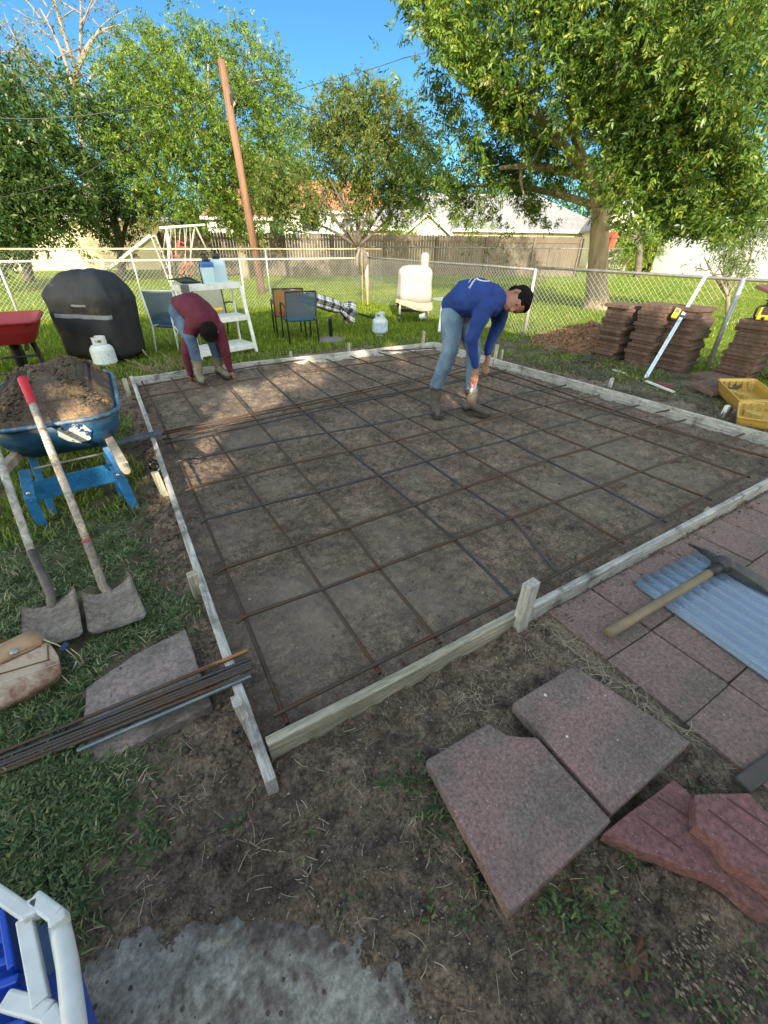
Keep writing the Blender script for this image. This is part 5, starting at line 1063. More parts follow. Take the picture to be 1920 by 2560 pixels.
# laser level on its stack, paver cover on top
lz = 16*.0487-.02+.0487*.02; ly = S4.y-.24; lx = S4.x+.17
lb_ = Vector((lx,ly,lz)); ll = T('laser_level', 'yellow and black rotary laser level standing on a paver stack', 'laser level', tuple(lb_)); la = R(250)
fx = Vector((CAM.x-lx, CAM.y-ly, 0)).normalized(); sx2 = Vector((-fx.y, fx.x, 0)); rot = Matrix((sx2, fx, Vector((0,0,1)))).transposed()
m = MB(); m.box(lb_+Vector((0,0,.085)), (.145,.13,.15), rot, taper=.9); m.build('level_body', YEL, ll, bevel=.014, seg=3)
for s in (-1,1):
    m = MB(); m.tube([lb_+sx2*s*.075+Vector((0,0,.01)), lb_+sx2*s*.10+Vector((0,0,.05)), lb_+sx2*s*.10+Vector((0,0,.14)), lb_+sx2*s*.07+Vector((0,0,.175))], .014, 8); m.build('side_bumper', mat('black_rubber',(.02,.02,.02),.6), ll, smooth=True)
m = MB(); m.box(lb_+fx*.064+Vector((0,0,.115)), (.075,.006,.085), rot); pn = m.build('control_panel', mat('dark_panel',(.02,.022,.026),.3), ll, bevel=.002)
m = MB(); m.ball(lb_+fx*.069+sx2*.0+Vector((0,0,.118)), (.012,.004,.006), 6); m.build('button', mat('red_button',(.45,.03,.03),.4), pn)
m = MB(); m.lathe([(.001,0),(.022,0),(.02,.012)], 14, lb_+fx*.064+Vector((0,0,.035)), axis=fx); m.build('battery_knob', BLACKM, ll, smooth=True)
m = MB(); m.lathe([(.06,.16),(.06,.175),(.03,.185),(.03,.225),(.05,.23),(.05,.243)], 18, lb_); m.build('laser_head', mat('black_head',(.02,.02,.02),.4), ll, smooth=True)
cz = lz+.247; m = MB(); q0 = [Vector((lx-.16,ly-.24,cz)), Vector((lx+.36,ly-.24,cz)), Vector((lx+.36,ly+.20,cz+.12)), Vector((lx-.10,ly+.20,cz+.12))]; m.loft([q0, [p_+Vector((0,-.012,.035)) for p_ in q0]]); tag(m.build('dark_red_board', mat('dark_red_board_paint',(.085,.03,.03),.7,col2=(.12,.05,.045),scale=6), o=q0[0], bevel=.004), 'dark red board balanced on top of the laser level', 'board')
# yellow case, open
yc = T('tool_case', 'open yellow plastic tool case lying on the grass at the right edge', 'tool case', tuple(G(1850,1010)))
YC = mat('scuffed_yellow_case', (.47,.29,.05), .5, col2=(.40,.25,.06), scale=7, col3=(.36,.28,.12), scale3=10, lo3=.58, hi3=.7); YI = mat('case_lining', (.44,.32,.09), .6, col2=(.33,.23,.06), scale=12)
def tray_(q, dep, name, wall=.02, lift=None):
    """q: four rim corners, dep: vector to the bottom"""
    dep = Vector(dep); q = [Vector(p) for p in q]; c = sum(q, Vector())/4
    def rr_(k, e): 
        out = []; n_ = 6
        cs = [c+(p-c)*k for p in q]
        for i in range(4):
            a, b, d_ = cs[i-1], cs[i], cs[(i+1) % 4]; rad = .05
            s1 = b+(a-b).normalized()*rad; s2 = b+(d_-b).normalized()*rad
            for j in range(n_+1): t = j/n_; out.append(((s1.lerp(b,t)).lerp(b.lerp(s2,t), t))+e)
        return out
    m = MB(); m.loft([rr_(.86,dep), rr_(.93,dep*.7), rr_(.99,Vector()), rr_(1.03,Vector()), rr_(1.03,-dep*.12), rr_(.97,-dep*.12), rr_(.90,dep*.2), rr_(.84,dep*.75)]); o = m.build(name, YC, yc, smooth=False, bevel=.004)
    for i in range(2):
        a = c+(q[0]-c)*(.45-.3*i)+dep*.6; m = MB(); m.box(a, (.10,.08,.06), Matrix.Rotation(.4+i,3,'Z')); m.build('case_socket', YI, o, bevel=.003)
    for t in np.linspace(.12,.88,5): p = q[0].lerp(q[1], t)*.86+c*.14; m = MB(); m.beam(p-dep*.0, p+dep*.7, .03, .03); m.build('case_rib', YI, o, bevel=.003)
    for t in np.linspace(.2,.8,4): p = q[2].lerp(q[3], t)*.86+c*.14; m = MB(); m.beam(p, p+dep*.7, .035, .03); m.build('case_rib', YI, o, bevel=.003)
    return o
cA = [G(1800,962,.17), G(1890,950,.17), G(1948,1000,.17), G(1853,1005,.17)]
tray_([G(1794,950,.20), G(1888,950,.20), G(1960,1003,.17), G(1848,1004,.17)], (0.02,-.02,-.15), 'case_base')
tray_([G(1847,1006,.165), G(1960,1006,.165), G(1975,1062,.14), G(1843,1045,.12)], (0,.0,-.11), 'case_lid')
m = MB(); p = G(1848,1004,.172); m.tube([p, G(1955,1006,.172)], .008, 8); m.build('case_hinge', YC, yc, smooth=True)
p = G(1846,1042); m = MB(); m.box(p+Vector((.0,.03,.035)), (.10,.09,.10), Matrix.Rotation(.3,3,'Z')); tag(m.build('brick_chunk', PAVER, o=p, bevel=.01), 'grey brick chunk propping the open yellow case', 'brick')
# ------------------------------------------------------------------ chain link fences
LINK = mat('chain_link_wire', (.46,.47,.46), .5, metal=.4, col2=(.36,.36,.35), scale=3)
def chain(name, label, a, b, h, posts, railm, wirem=LINK, pitch=.085, wr=.0020, rr_=.022, postm=GALV, pr=.024, corner=False, z0=-.03, rail=True, segs=1):
    a = Vector((a[0], a[1], 0)); b = Vector((b[0], b[1], 0)); d = b-a; L = d.length; d.normalize()
    t = T(name, label, 'fence', tuple(a)); s = Vector((-d.y, d.x, 0))
    if rail:
        m = MB(); n = max(2, int(L/1.2)); m.tube([a+d*(L*i/n)+Vector((0,0,h+.004*math.sin(i*2.1))) for i in range(n+1)], rr_, 10); m.build('top_rail', railm, t, smooth=True)
    # woven wire, one zigzag per strand
    hh = h-.03; n = int(hh/(pitch)); V = []; F = []; bI = 0; cnt = int(L/pitch)
    starts = np.arange(-int(hh/pitch)-1, cnt+1)
    for sgn in (1,-1):
        for k in range(-int(hh/pitch)-2 if sgn > 0 else 0, cnt+ (0 if sgn > 0 else int(hh/pitch)+2)):
            x0 = k*pitch; x1 = x0+sgn*hh; z_0, z_1 = 0., hh
            lo, hi = 0., L
            def clip(x0, z0_, x1, z1_):
                t0, t1 = 0., 1.; dx = x1-x0
                for p_, q_ in ((-dx, x0-lo), (dx, hi-x0)):
                    if p_ < 0: t0 = max(t0, q_/p_)
                    elif p_ > 0: t1 = min(t1, q_/p_)
                return (t0, t1) if t0 < t1 else None
            cl_ = clip(x0, z_0, x1, z_1)
            if not cl_: continue
            P = [a+d*(x0+(x1-x0)*q)+Vector((0,0,.0+hh*q))+s*(.004*sgn) for q in cl_]
            dr = (P[1]-P[0]).normalized(); u1 = dr.cross(s).normalized()*wr; u2 = s*wr
            for p_ in P: V += [p_+u1, p_+u2, p_-u1, p_-u2]
            F += [(bI+j, bI+(j+1) % 4, bI+4+(j+1) % 4, bI+4+j) for j in range(4)]; bI += 8
    npmesh('chain_link_mesh', np.array([tuple(v) for v in V]), np.array(F), wirem, t)
    if rail:
        m = MB(); k = int(L/pitch)
        for i in range(k): p = a+d*(i+.5)*pitch+Vector((0,0,h-.01)); m.beam(p+s*.0, p+d*.012+Vector((0,0,.05)), .003, .003); 
        m.build('wire_tips', wirem, t)
    for px_, py_ in posts:
        m = MB(); q = Vector((px_,py_,0)); m.tube([q+Vector((0,0,z0-.05)), q+Vector((0,0,h+.02))], pr, 10); m.build('post', postm, t, smooth=True)
    return t
CN = G(918,754); F0 = G(55,806); d_ = (Vector((CN.x,CN.y,0))-Vector((F0.x,F0.y,0))).normalized(); FA = F0-d_*3.6
q1 = F0+d_*(4.9)
chain('chain_link_fence', 'silver chain link fence along the back of the lawn with a rusty pale top rail', FA, CN, 1.14, [(F0.x,F0.y), (q1.x,q1.y)], RAILW)
E1 = G(1310,838); E2 = G(1768,918); EE = E2+(E2-E1).normalized()*3.6
chain('chain_link_fence', 'chain link fence down the right side behind the paver stacks, with a dull grey rail', CN, E1, 1.16, [(E1.x,E1.y)], GALVD, pr=.03)
chain('chain_link_fence', 'nearest chain link panels behind the paver stacks at the right edge', E1+Vector((.0,-.001,0)), EE, 1.19, [(E2.x,E2.y)], GALVD, pr=.034, wr=.0022, postm=mat('two_tone_post',(.24,.26,.28),.4,metal=.4,col2=(.45,.46,.46),scale=2))
m = MB(); q = Vector((CN.x,CN.y,0)); m.tube([q+Vector((0,0,-.05)), q+Vector((0,0,1.24))], .045, 12); m.lathe([(.05,1.24),(.045,1.27),(.01,1.29)], 12, q); tag(m.build('fence_corner_post', RAILW, o=q, smooth=True), 'stout pale corner post where two chain link fences meet', 'fence post')
# dried vines hanging at the corner
q = PV(905,650,918,754,-.15); m = MB()
for i in range(7):
    a = random.uniform(-.24,.24); b2 = random.uniform(-.1,.1); P = [q+Vector((a*.25,b2*.3,.28)), q+Vector((a*.5,b2*.6,.30-.05*i/7)), q+Vector((a*1.1,b2,.1)), q+Vector((a*1.2,b2,-.08)), q+Vector((a*.8,b2,-.2-.03*i))]
    m.tube(P, [.015,.03,.05,.055,.02], 8)
tag(m.build('dried_gourds', mat('grey_brown_gourd',(.10,.085,.07),.7,col2=(.17,.15,.125),scale=12), o=q, smooth=True), 'bunch of dried grey gourds hanging on the fence corner post', 'gourds')
q = G(907,762); m = MB(); m.tube([q, Vector((q.x,q.y,1.05))], .008, 6); m.tube([q+Vector((.16,.0,0)), Vector((q.x+.16,q.y,.72))], .022, 8); tag(m.build('garden_cane', mat('bamboo',(.33,.24,.09),.7), o=q), 'thin cane and yellow stick standing by the fence corner post', 'cane')
# ------------------------------------------------------------------ background
d2 = Vector((6.0,.25,0)).normalized(); P2 = G(676,733); P2 = Vector((P2.x,P2.y,0)); Q2 = P2+d2*3.7; A2 = P2-d2*12.5; B2 = P2+d2*4.6
RUSTR = mat('rusty_cream_rail', (.55,.44,.28), .7, col2=(.40,.22,.11), scale=1.5, lo=.45, hi=.6)
chain('chain_link_fence', 'farther chain link fence of the neighbouring yard with a cream top rail', A2, B2, 1.30, [(P2.x,P2.y), (Q2.x,Q2.y), ((P2-d2*4).x,(P2-d2*4).y), ((P2-d2*8).x,(P2-d2*8).y)], RUSTR, pitch=.10, wr=.0014, wirem=GALVD)
chain('chain_link_fence', 'dark railed wire fence in front of the wooden fence', (8.6,15.6), (21.5,12.7), 1.35, [(11.5,14.95),(14.5,14.27),(17.5,13.6),(20.4,12.95)], GALVD, pitch=.11, wr=.0013, postm=GALVD)
# wooden fence
FW = mat('weathered_fence_board', (.125,.10,.074), .85, col2=(.085,.068,.052), scale=2.2, bump=.3, bscale=14, stretch=(1,1,.12), col3=(.13,.105,.08), scale3=1.2, lo3=.56, hi3=.74)
wf = T('wooden_fence', 'weathered brown board fence across the back of the neighbouring yard', 'wooden fence', (7,23.4,0))
m = MB(); mp_ = []; rl = MB()
W = [Vector((3.0,25.0,0)), Vector((8.2,22.9,0)), Vector((15.6,19.4,0)), Vector((23.0,16.3,0))]
WH = 1.83
for a, b in zip(W, W[1:]):
    d = (b-a); L = d.length; d.normalize(); s = Vector((d.y,-d.x,0)); n = int(L/.142)
    for i in range(n):
        p = a+d*(i+.5)*L/n; h = WH+random.uniform(-.02,.02); z0 = -.03
        rings = [[p-d*.067*k+Vector((0,0,z)), p+d*.067*k+Vector((0,0,z)), p+d*.067*k-s*.018+Vector((0,0,z)), p-d*.067*k-s*.018+Vector((0,0,z))] for z, k in ((z0,1),(h-.04,1),(h,.55))]; m.loft(rings)
    for z in (.35,1.58): rl.beam(a+s*.02+Vector((0,0,z)), b+s*.02+Vector((0,0,z)), .04, .09)
    k = int(L/2.4)
    for i in range(k+1):
        q = a+d*(L*i/max(1,k))+s*.045; pm = MB(); pm.beam(q+Vector((0,0,-.05)), q+Vector((0,0,1.75)), .09, .09, up=d); pm.build('post', FW, wf)
m.build('boards', FW, wf); rl.build('rails', FW, wf)
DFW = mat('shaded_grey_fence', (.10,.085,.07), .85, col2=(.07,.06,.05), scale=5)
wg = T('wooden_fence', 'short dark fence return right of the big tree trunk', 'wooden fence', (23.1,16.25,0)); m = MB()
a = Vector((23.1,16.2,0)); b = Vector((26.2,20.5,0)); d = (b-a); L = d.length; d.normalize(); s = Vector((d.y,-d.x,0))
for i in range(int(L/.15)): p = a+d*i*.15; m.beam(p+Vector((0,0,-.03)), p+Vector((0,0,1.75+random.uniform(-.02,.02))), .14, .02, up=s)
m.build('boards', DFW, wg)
# houses
def house(name, label, pts, h, wallm, roofm, ridge, over=.4, rot=0, trim=None, wins=()):
    """pts: a, b ground points of the seen wall, depth behind"""
    a, b, dep = pts; a = Vector((a[0],a[1],0)); b = Vector((b[0],b[1],0)); d = (b-a).normalized(); s = Vector((-d.y, d.x, 0)); L = (b-a).length
    if (a+s-Vector((CAM.x,CAM.y,0))).length < (a-Vector((CAM.x,CAM.y,0))).length: s = -s
    t = T(name, label, 'house', tuple(a)); Z = lambda z: Vector((0,0,z))
    m = MB(); m.loft([[a+Z(-.1), b+Z(-.1), b+s*dep+Z(-.1), a+s*dep+Z(-.1)], [a+Z(h), b+Z(h), b+s*dep+Z(h), a+s*dep+Z(h)]]); m.build('wall', wallm, t)
    o = over; A = a-d*o-s*o; B = b+d*o-s*o; Cc = b+d*o+s*(dep+o); D = a-d*o+s*(dep+o); m = MB()
    if ridge[0] == 'x':                # ridge parallel to the seen wall, hip inset ridge[2]
        r0 = a+d*ridge[2]+s*dep/2; r1 = b-d*ridge[2]+s*dep/2; zr = h+ridge[1]
        m.add([A+Z(h-.05), B+Z(h-.05), Cc+Z(h-.05), D+Z(h-.05), r0+Z(zr), r1+Z(zr), A+Z(h+.06), B+Z(h+.06), Cc+Z(h+.06), D+Z(h+.06)], [(3,2,1,0),(0,1,7,6),(1,2,8,7),(2,3,9,8),(3,0,6,9),(6,7,5,4),(7,8,5),(8,9,4,5),(9,6,4)])
    else:                              # gable towards the viewer
        mid = (a+b)/2; zr = h+ridge[1]; f0 = mid-s*o; f1 = mid+s*(dep+o)
        m.add([A+Z(h-.02), f0+Z(zr), B+Z(h-.02), D+Z(h-.02), f1+Z(zr), Cc+Z(h-.02), A+Z(h+.12), f0+Z(zr+.14), B+Z(h+.12), D+Z(h+.12), f1+Z(zr+.14), Cc+Z(h+.12)], [(0,1,4,3),(1,2,5,4),(6,9,10,7),(7,10,11,8),(0,6,7,1),(1,7,8,2),(3,9,6,0),(2,8,11,5),(3,4,10,9),(4,5,11,10)])
        g = MB(); g.loft([[a+Z(h-.01), b+Z(h-.01), mid+Z(zr-.02)], [a+s*.1+Z(h-.01), b+s*.1+Z(h-.01), mid+s*.1+Z(zr-.02)]]); g.build('gable', wallm, t)
        for q0, q1 in ((a-d*o, mid),(b+d*o, mid)):
            e = MB(); e.beam(Vector(q0)-s*(o+.02)+Z(h+.0), Vector(q1)-s*(o+.02)+Z(zr+.02), .05, .16); e.build('bargeboard', trim or WHITEP, t)
    m.build('roof', roofm, t)
    if ridge[0] == 'x': e = MB(); e.beam(A-s*.03+Z(h-.02), B-s*.03+Z(h-.02), .04, .2); e.build('fascia', trim or WHITEP, t)
    for u0, z0, w_, hh in wins:
        q = a+d*u0-s*.03; f = MB(); 
        for e0, e1 in ((Vector((0,0,z0)), Vector((0,0,z0))+d*w_), (Vector((0,0,z0+hh)), Vector((0,0,z0+hh))+d*w_)): f.beam(q+e0, q+e1, .05, .07)
        for e0 in (Vector(), d*w_/2, d*w_): f.beam(q+e0+Z(z0), q+e0+Z(z0+hh), .05, .07, up=s)
        fo = f.build('window', trim or WHITEP, t); g = MB(); g.loft([[q+s*.015+Z(z0), q+d*w_+s*.015+Z(z0), q+d*w_+s*.02+Z(z0), q+s*.02+Z(z0)], [q+s*.015+Z(z0+hh), q+d*w_+s*.015+Z(z0+hh), q+d*w_+s*.02+Z(z0+hh), q+s*.02+Z(z0+hh)]]); g.build('pane', mat('window_glass',(.03,.04,.05),.08,amt=.1), fo)
    return t
def siding(name, c, k=4.0, amt=.75):
    m = mat(name, c, .7, amt=.12, scale=2); n = m.node_tree.nodes; l = m.node_tree.links; p = n['Principled BSDF']
    tc = n.new('ShaderNodeTexCoord'); sx = n.new('ShaderNodeSeparateXYZ'); l.new(tc.outputs['Object'], sx.inputs[0])
    a = n.new('ShaderNodeMath'); a.operation = 'MULTIPLY'; a.inputs[1].default_value = k; l.new(sx.outputs[2], a.inputs[0]); b = n.new('ShaderNodeMath'); b.operation = 'FRACT'; l.new(a.outputs[0], b.inputs[0])
    bp_ = n.new('ShaderNodeBump'); bp_.inputs['Strength'].default_value = amt; bp_.inputs['Distance'].default_value = .05; l.new(b.outputs[0], bp_.inputs['Height']); l.new(bp_.outputs[0], p.inputs['Normal']); return m
SHG = mat('grey_shingles', (.17,.165,.17), .9, col2=(.23,.225,.23), scale=3, bump=.4, bscale=12)
SHB = mat('brown_shingles', (.14,.12,.11), .9, col2=(.20,.18,.16), scale=3, bump=.4, bscale=12)
ORR = mat('orange_tiles', (.30,.13,.065), .85, col2=(.23,.10,.05), scale=4, bump=.4, bscale=10)
house('house', 'cream sided house half hidden by the dark trees at the left', ((-12.5,33.5),(3.95,29.9),9), 2.45, siding('cream_siding',(.62,.52,.34),6), SHB, ('x',1.5,3.0), wins=((8.6,1.0,1.3,.95),))
house('house', 'long low house with a grey shingle roof behind the wooden fence', ((17.5,33.0),(36.0,24.0),9), 2.3, siding('tan_siding',(.42,.36,.27)), SHG, ('x',2.6,4.5))
house('shed', 'small pale gabled shed end behind the wooden fence, beside the round yellow bush', ((19.6,28.2),(21.9,26.6),5), 1.9, siding('pale_yellow_siding',(.56,.52,.38),5), SHG, ('y',1.25), over=.3)
house('house', 'cream gable end behind the wooden fence near the big tree trunk', ((31.4,21.8),(33.6,19.9),6), 2.2, siding('cream_siding_b',(.60,.54,.42),5), SHG, ('y',1.7), over=.35)
house('house', 'white house with an orange roof seen through the thin middle tree', ((15.5,42.0),(24.5,38.5),8), 3.6, mat('white_render',(.68,.67,.64),.8,amt=.1), ORR, ('x',2.6,1.5), wins=((1.6,2.1,1.5,1.1),(5.2,2.1,1.4,1.1)))
house('house', 'orange brick house glimpsed left of the middle tree behind the utility pole', ((8.5,40.0),(13.0,38.5),8), 2.9, mat('white_render_b',(.60,.58,.53),.8,amt=.1), ORR, ('x',2.2,1.5), wins=((2.2,1.2,1.0,1.3),))
house('house', 'plain white walled house at the right edge behind the feathery shrub', ((31.6,17.0),(30.6,4.0),10), 2.75, mat('white_wall',(.50,.51,.53),.7,amt=.06), mat('brown_dark_roof',(.09,.08,.075),.9), ('x',1.8,3.0), over=.6, trim=mat('white_eave',(.66,.66,.65),.5))
aw = T('patio_awning', 'dark patio awning edge above the wooden fence left of the middle tree', 'awning', (12,25,0)); m = MB(); a = PD(735,577,27.5); b = PD(842,592,26.5); m.beam(a, b, 1.6, .05); m.build('awning_sheet', mat('dark_awning',(.05,.05,.05),.7), aw); m = MB(); m.beam(a+Vector((-.5,-.5,.05)), b+Vector((-.5,-.5,.05)), .04, .08); m.build('rafter', WHITEP, aw)
for q in (.1,.5,.9): m = MB(); p = a.lerp(b, q); m.beam(Vector((p.x,p.y,-.05)), p, .09, .09); m.build('post', WHITEP, aw)
m = MB(); p = G(1630,676); m.box(p+Vector((0,.3,.55)), (.9,.8,1.2)); tag(m.build('air_conditioner', mat('dark_case',(.02,.02,.022),.6), o=p, bevel=.03), 'dark air conditioner box at the corner of the white house', 'air conditioner')
m = MB(); p = G(1893,694); m.box(p+Vector((0,0,.14)), (.9,.3,.28), taper=1.1); tag(m.build('planter', mat('terracotta',(.42,.13,.06),.8), o=p, bevel=.02), 'terracotta planter by the white house wall', 'planter')
m = MB(); p = G(45,672); m.lathe([(.2,0),(.28,.5),(.30,.52)], 16, p); tag(m.build('planter', mat('terracotta_b',(.42,.13,.06),.8), o=p, smooth=True), 'round terracotta pot in front of the cream house', 'planter')
m = MB(); p = PD(1525,608,17.6); m.box(p, (.28,.2,.3)); m.add([(p.x-.2,p.y-.15,p.z+.15),(p.x+.2,p.y-.15,p.z+.15),(p.x+.2,p.y+.15,p.z+.15),(p.x-.2,p.y+.15,p.z+.15),(p.x,p.y-.15,p.z+.3),(p.x,p.y+.15,p.z+.3)], [(0,1,4),(1,2,5,4),(2,3,5),(3,0,4,5)]); tag(m.build('birdhouse', mat('red_birdhouse_paint',(.30,.07,.04),.7), o=p), 'red wooden birdhouse on the right side of the big trunk', 'birdhouse')
# utility pole and wires
pb_ = G(656,733); tp = PD(553,150,math.hypot(pb_.x-CAM.x,pb_.y-CAM.y)); POLE = mat('creosote_pole', (.145,.070,.044), .85, col2=(.20,.105,.065), scale=3, stretch=(1,1,.15), bump=.4, bscale=14)
grain(POLE, 7, .55, 1.3, (5,5,.25)); pt = T('utility_pole', 'leaning brown timber utility pole behind the fence', 'utility pole', (pb_.x,pb_.y,-.05)); m = MB(); m.tube([pb_+Vector((0,0,-.1)), pb_.lerp(tp,.5), tp], [.13,.115,.10], 16); m.build('pole', POLE, pt, smooth=True)
m = MB(); q = pb_.lerp(tp,.93); m.tube([q+Vector((.1,-.1,0)), q+Vector((.2,-.12,.05))], .03, 8); q = pb_.lerp(tp,.86); m.box(q+Vector((.05,-.15,0)), (.06,.06,.2)); m.build('insulator', BLACKM, pt)
def wire(label, P, r=.016, sag=.25):
    out = []
    for a, b in zip(P, P[1:]):
        for i in range(13): t = i/12; p = a.lerp(b, t); p.z -= sag*4*t*(1-t); out.append(p)
    m = MB(); m.tube(out, r, 5); tag(m.build('overhead_wire', BLACKM, o=P[0], smooth=True), label, 'overhead wire', 'overhead wires')
pd_ = math.hypot(pb_.x-CAM.x, pb_.y-CAM.y)
wire('wire sagging from the pole top to the left edge of the sky', [PD(548,215,pd_), PD(300,275,pd_+1), PD(-60,292,pd_+2)], .011, .1)
wire('wire dropping from the pole through the dark left trees', [PD(556,218,pd_), PD(420,300,pd_-.5), PD(180,450,pd_-1), PD(-50,500,pd_-1)], .010, .05)
wire('wire running from the pole to the right in front of the middle tree', [PD(562,165,pd_), PD(760,268,pd_+.5), PD(960,322,pd_+1), PD(1300,345,pd_+3)], .011, .05)
wire('thin far wire crossing the open blue sky', [PD(600,262,30), PD(790,210,31), PD(1010,145,32), PD(1300,60,33)], .016, .05)
# swing set
sw = T('swing_set', 'old white metal swing set with chains, red seats and a slide', 'swing set', tuple(G(440,705))); gb = G(440,708); sdist = math.hypot(gb.x-CAM.x, gb.y-CAM.y)
def sv(u, v, o=0): return PD(u, v, sdist+o)
SWM = mat('pale_swing_metal', (.60,.60,.58), .5, col2=(.45,.42,.38), scale=8); bl = sv(398,570); br = sv(513,562); m = MB(); m.tube([bl, br], .045, 10); m.build('top_bar', SWM, sw, smooth=True)
def gv(u, v): return G(u, v, -.05)
for a, b in ((sv(416,569), gv(402,688)), (sv(416,569), gv(428,716)), (sv(418,569), gv(440,700)), (sv(486,564), gv(470,696)), (sv(488,564), gv(548,690))):
    d = b-a; b2 = a+d*((a.z+.05)/(a.z-b.z)) if a.z > b.z else b; m = MB(); m.tube([a, b2], .035, 8); m.build('leg', SWM, sw, smooth=True)
REDS = mat('red_swing_paint', (.42,.05,.035), .6)
for u, v in ((432,640),(455,618),(470,660)):
    a = sv(u-4,566); c = sv(u, v, .2); m = MB(); m.tube([a, c+Vector((-.12,0,0))], .01, 5); m.tube([sv(u+5,566), c+Vector((.12,0,0))], .01, 5); m.build('swing_chain', SWM, sw); m = MB(); m.box(c, (.42,.2,.05)); m.tube([c+Vector((-.2,0,.0)), c+Vector((-.1,0,.22)), c+Vector((.15,.0,.12))], .03, 6); m.build('swing_seat', REDS, sw)
for u in (410,458): c = G(u,690,-.05); m = MB(); m.tube([c, c+Vector((.05,0,.35)), c+Vector((.25,0,.45)), c+Vector((.4,0,.0))], .035, 6); m.build('rocker_frame', REDS, sw)
a = sv(384,592,.5); b = PD(278,676,sdist+1.5); rings = []; d = (b-a).normalized(); x_ = d.cross(Vector((0,0,1))).normalized(); n_ = x_.cross(d)
m = MB(); m.loft([[p-x_*.22+n_*.10, p-x_*.22, p+x_*.22, p+x_*.22+n_*.10, p+x_*.20+n_*.10, p+x_*.20+n_*.02, p-x_*.20+n_*.02, p-x_*.20+n_*.10] for p in (a, a.lerp(b,.5), a.lerp(b,.93), Vector((b.x,b.y,b.z))+d*.25+Vector((0,0,.12)))]); m.build('slide', SWM, sw)
m = MB()
for s in (-.2,.2): m.tube([a+x_*s, Vector((a.x+x_.x*s+.35,a.y+x_.y*s+.6,-.05))], .025, 6)
for i in range(5): t = .15+.17*i; q = a.lerp(Vector((a.x+.35,a.y+.6,-.05)), t); m.tube([q-x_*.2, q+x_*.2], .02, 6)
m.build('slide_ladder', SWM, sw)
# ------------------------------------------------------------------ trees
BARK = mat('grey_brown_bark', (.20,.155,.11), .95, col2=(.30,.245,.18), scale=6, stretch=(1,1,.3), bump=1.0, bscale=22, col3=(.12,.09,.07), scale3=4, lo3=.52, hi3=.66)
BARKD = mat('dark_bark', (.075,.06,.05), .95, col2=(.13,.11,.09), scale=6, bump=.8, bscale=22)
BARKP = mat('pale_bare_bark', (.22,.18,.15), .9, col2=(.15,.125,.105), scale=4)
def limb(m, a, b, r0, r1, bend=.12, n=7):
    a = Vector(a); b = Vector(b); L = (b-a).length; o1 = Vector((random.gauss(0,1),random.gauss(0,1),random.gauss(0,.6)))*bend*L; P = []
    for i in range(n+1): t = i/n; P.append(a.lerp(b,t)+o1*math.sin(math.pi*t)*.5+Vector((0,0,.06*L*math.sin(math.pi*t))))
    m.tube(P, [r0+(r1-r0)*(i/n) for i in range(n+1)], 8); return P
def leaves(blobs, per, size, seed, droop=.5, spray=6, spread=.18, aspect=.38, shell=.45, gap=.42):
    """blobs: (centre, radius, weight). Leaf sprays of pointed leaflets along a short twig."""
    g = np.random.default_rng(seed); Vs = []; Rr = []
    for c, r, wgt in blobs:
        n = int(per*wgt*(r if np.isscalar(r) else np.mean(r))**2.2); 
        if n < 1: continue
        d = g.normal(size=(n,3)); d /= np.linalg.norm(d, axis=1)[:,None]; q = (shell+(1-shell)*g.random(n))*g.uniform(.75,1.12,n); q = np.where(g.random(n) < .3, g.random(n)**.5, q)
        rv = np.array([r,r,r*.8]) if np.isscalar(r) else np.array(r); ctr = np.array(c)+d*q[:,None]*rv; kk = .9/ (size*4.5); cl_ = (fbm(ctr[:,0]*kk+ctr[:,2]*kk*.6, ctr[:,1]*kk-ctr[:,2]*kk*.8, 3, seed) > gap); ctr = ctr[cl_]; d = d[cl_]; n = len(ctr)
        if n < 1: continue
        ax = d*np.array([1,1,.4])+g.normal(size=(n,3))*.5; ax[:,2] -= droop; ax /= np.linalg.norm(ax, axis=1)[:,None]
        sd = np.cross(ax, g.normal(size=(n,3))); sd /= np.linalg.norm(sd, axis=1)[:,None]+1e-9
        base = g.random(n)*.55+.22
        for k in range(spray):
            t = (k//2+.5)/max(1,(spray/2))*spread*size*10; sg = 1 if k % 2 else -1
            ld = ax*.62+sd*sg*.75+g.normal(size=(n,3))*.22; ld[:,2] -= droop*.25; ld /= np.linalg.norm(ld, axis=1)[:,None]
            nn = np.cross(ld, g.normal(size=(n,3))*.6+np.cross(ax, sd)); nn /= np.linalg.norm(nn, axis=1)[:,None]+1e-9
            L = size*g.uniform(.7,1.3,n)[:,None]; p0 = ctr+ax*t; m_ = p0+ld*L*.45; e = p0+ld*L
            Vs.append(np.stack([p0, m_+nn*L*aspect*.5, e, m_-nn*L*aspect*.5], 1).reshape(-1,3)); Rr.append(np.clip(base+g.normal(0,.13,n),0,1))
    V = np.concatenate(Vs); F = np.arange(len(V)).reshape(-1,4); return V, F, np.concatenate(Rr)
def bark_bole(m, P, rr_):                 # stout trunk with ridged bark and a flared foot
    P = [Vector(p) for p in P]; n, k = 40, 60; rings = []; ts = np.linspace(0, 1, len(P))
    for i in range(k+1):
        t = i/k; c = Vector([float(np.interp(t, ts, [p[a] for p in P])) for a in range(3)]); r = float(np.interp(t, ts, rr_)); ring_ = []
        for j in range(n):
            a = 2*math.pi*j/n; rd = float(fbm(np.array([math.cos(a)*3.2+9]), np.array([math.sin(a)*3.2+t*3.5]), 4, 63)[0]-.45); fl = .30*math.exp(-t*9)*max(0, math.sin(a*3+1.0))
            q = r*(1+.30*rd+fl+.05*abs(math.sin(a*11+t*5))); ring_.append(c+Vector((math.cos(a)*q, math.sin(a)*q, 0)))
        rings.append(ring_)
    m.loft(rings)
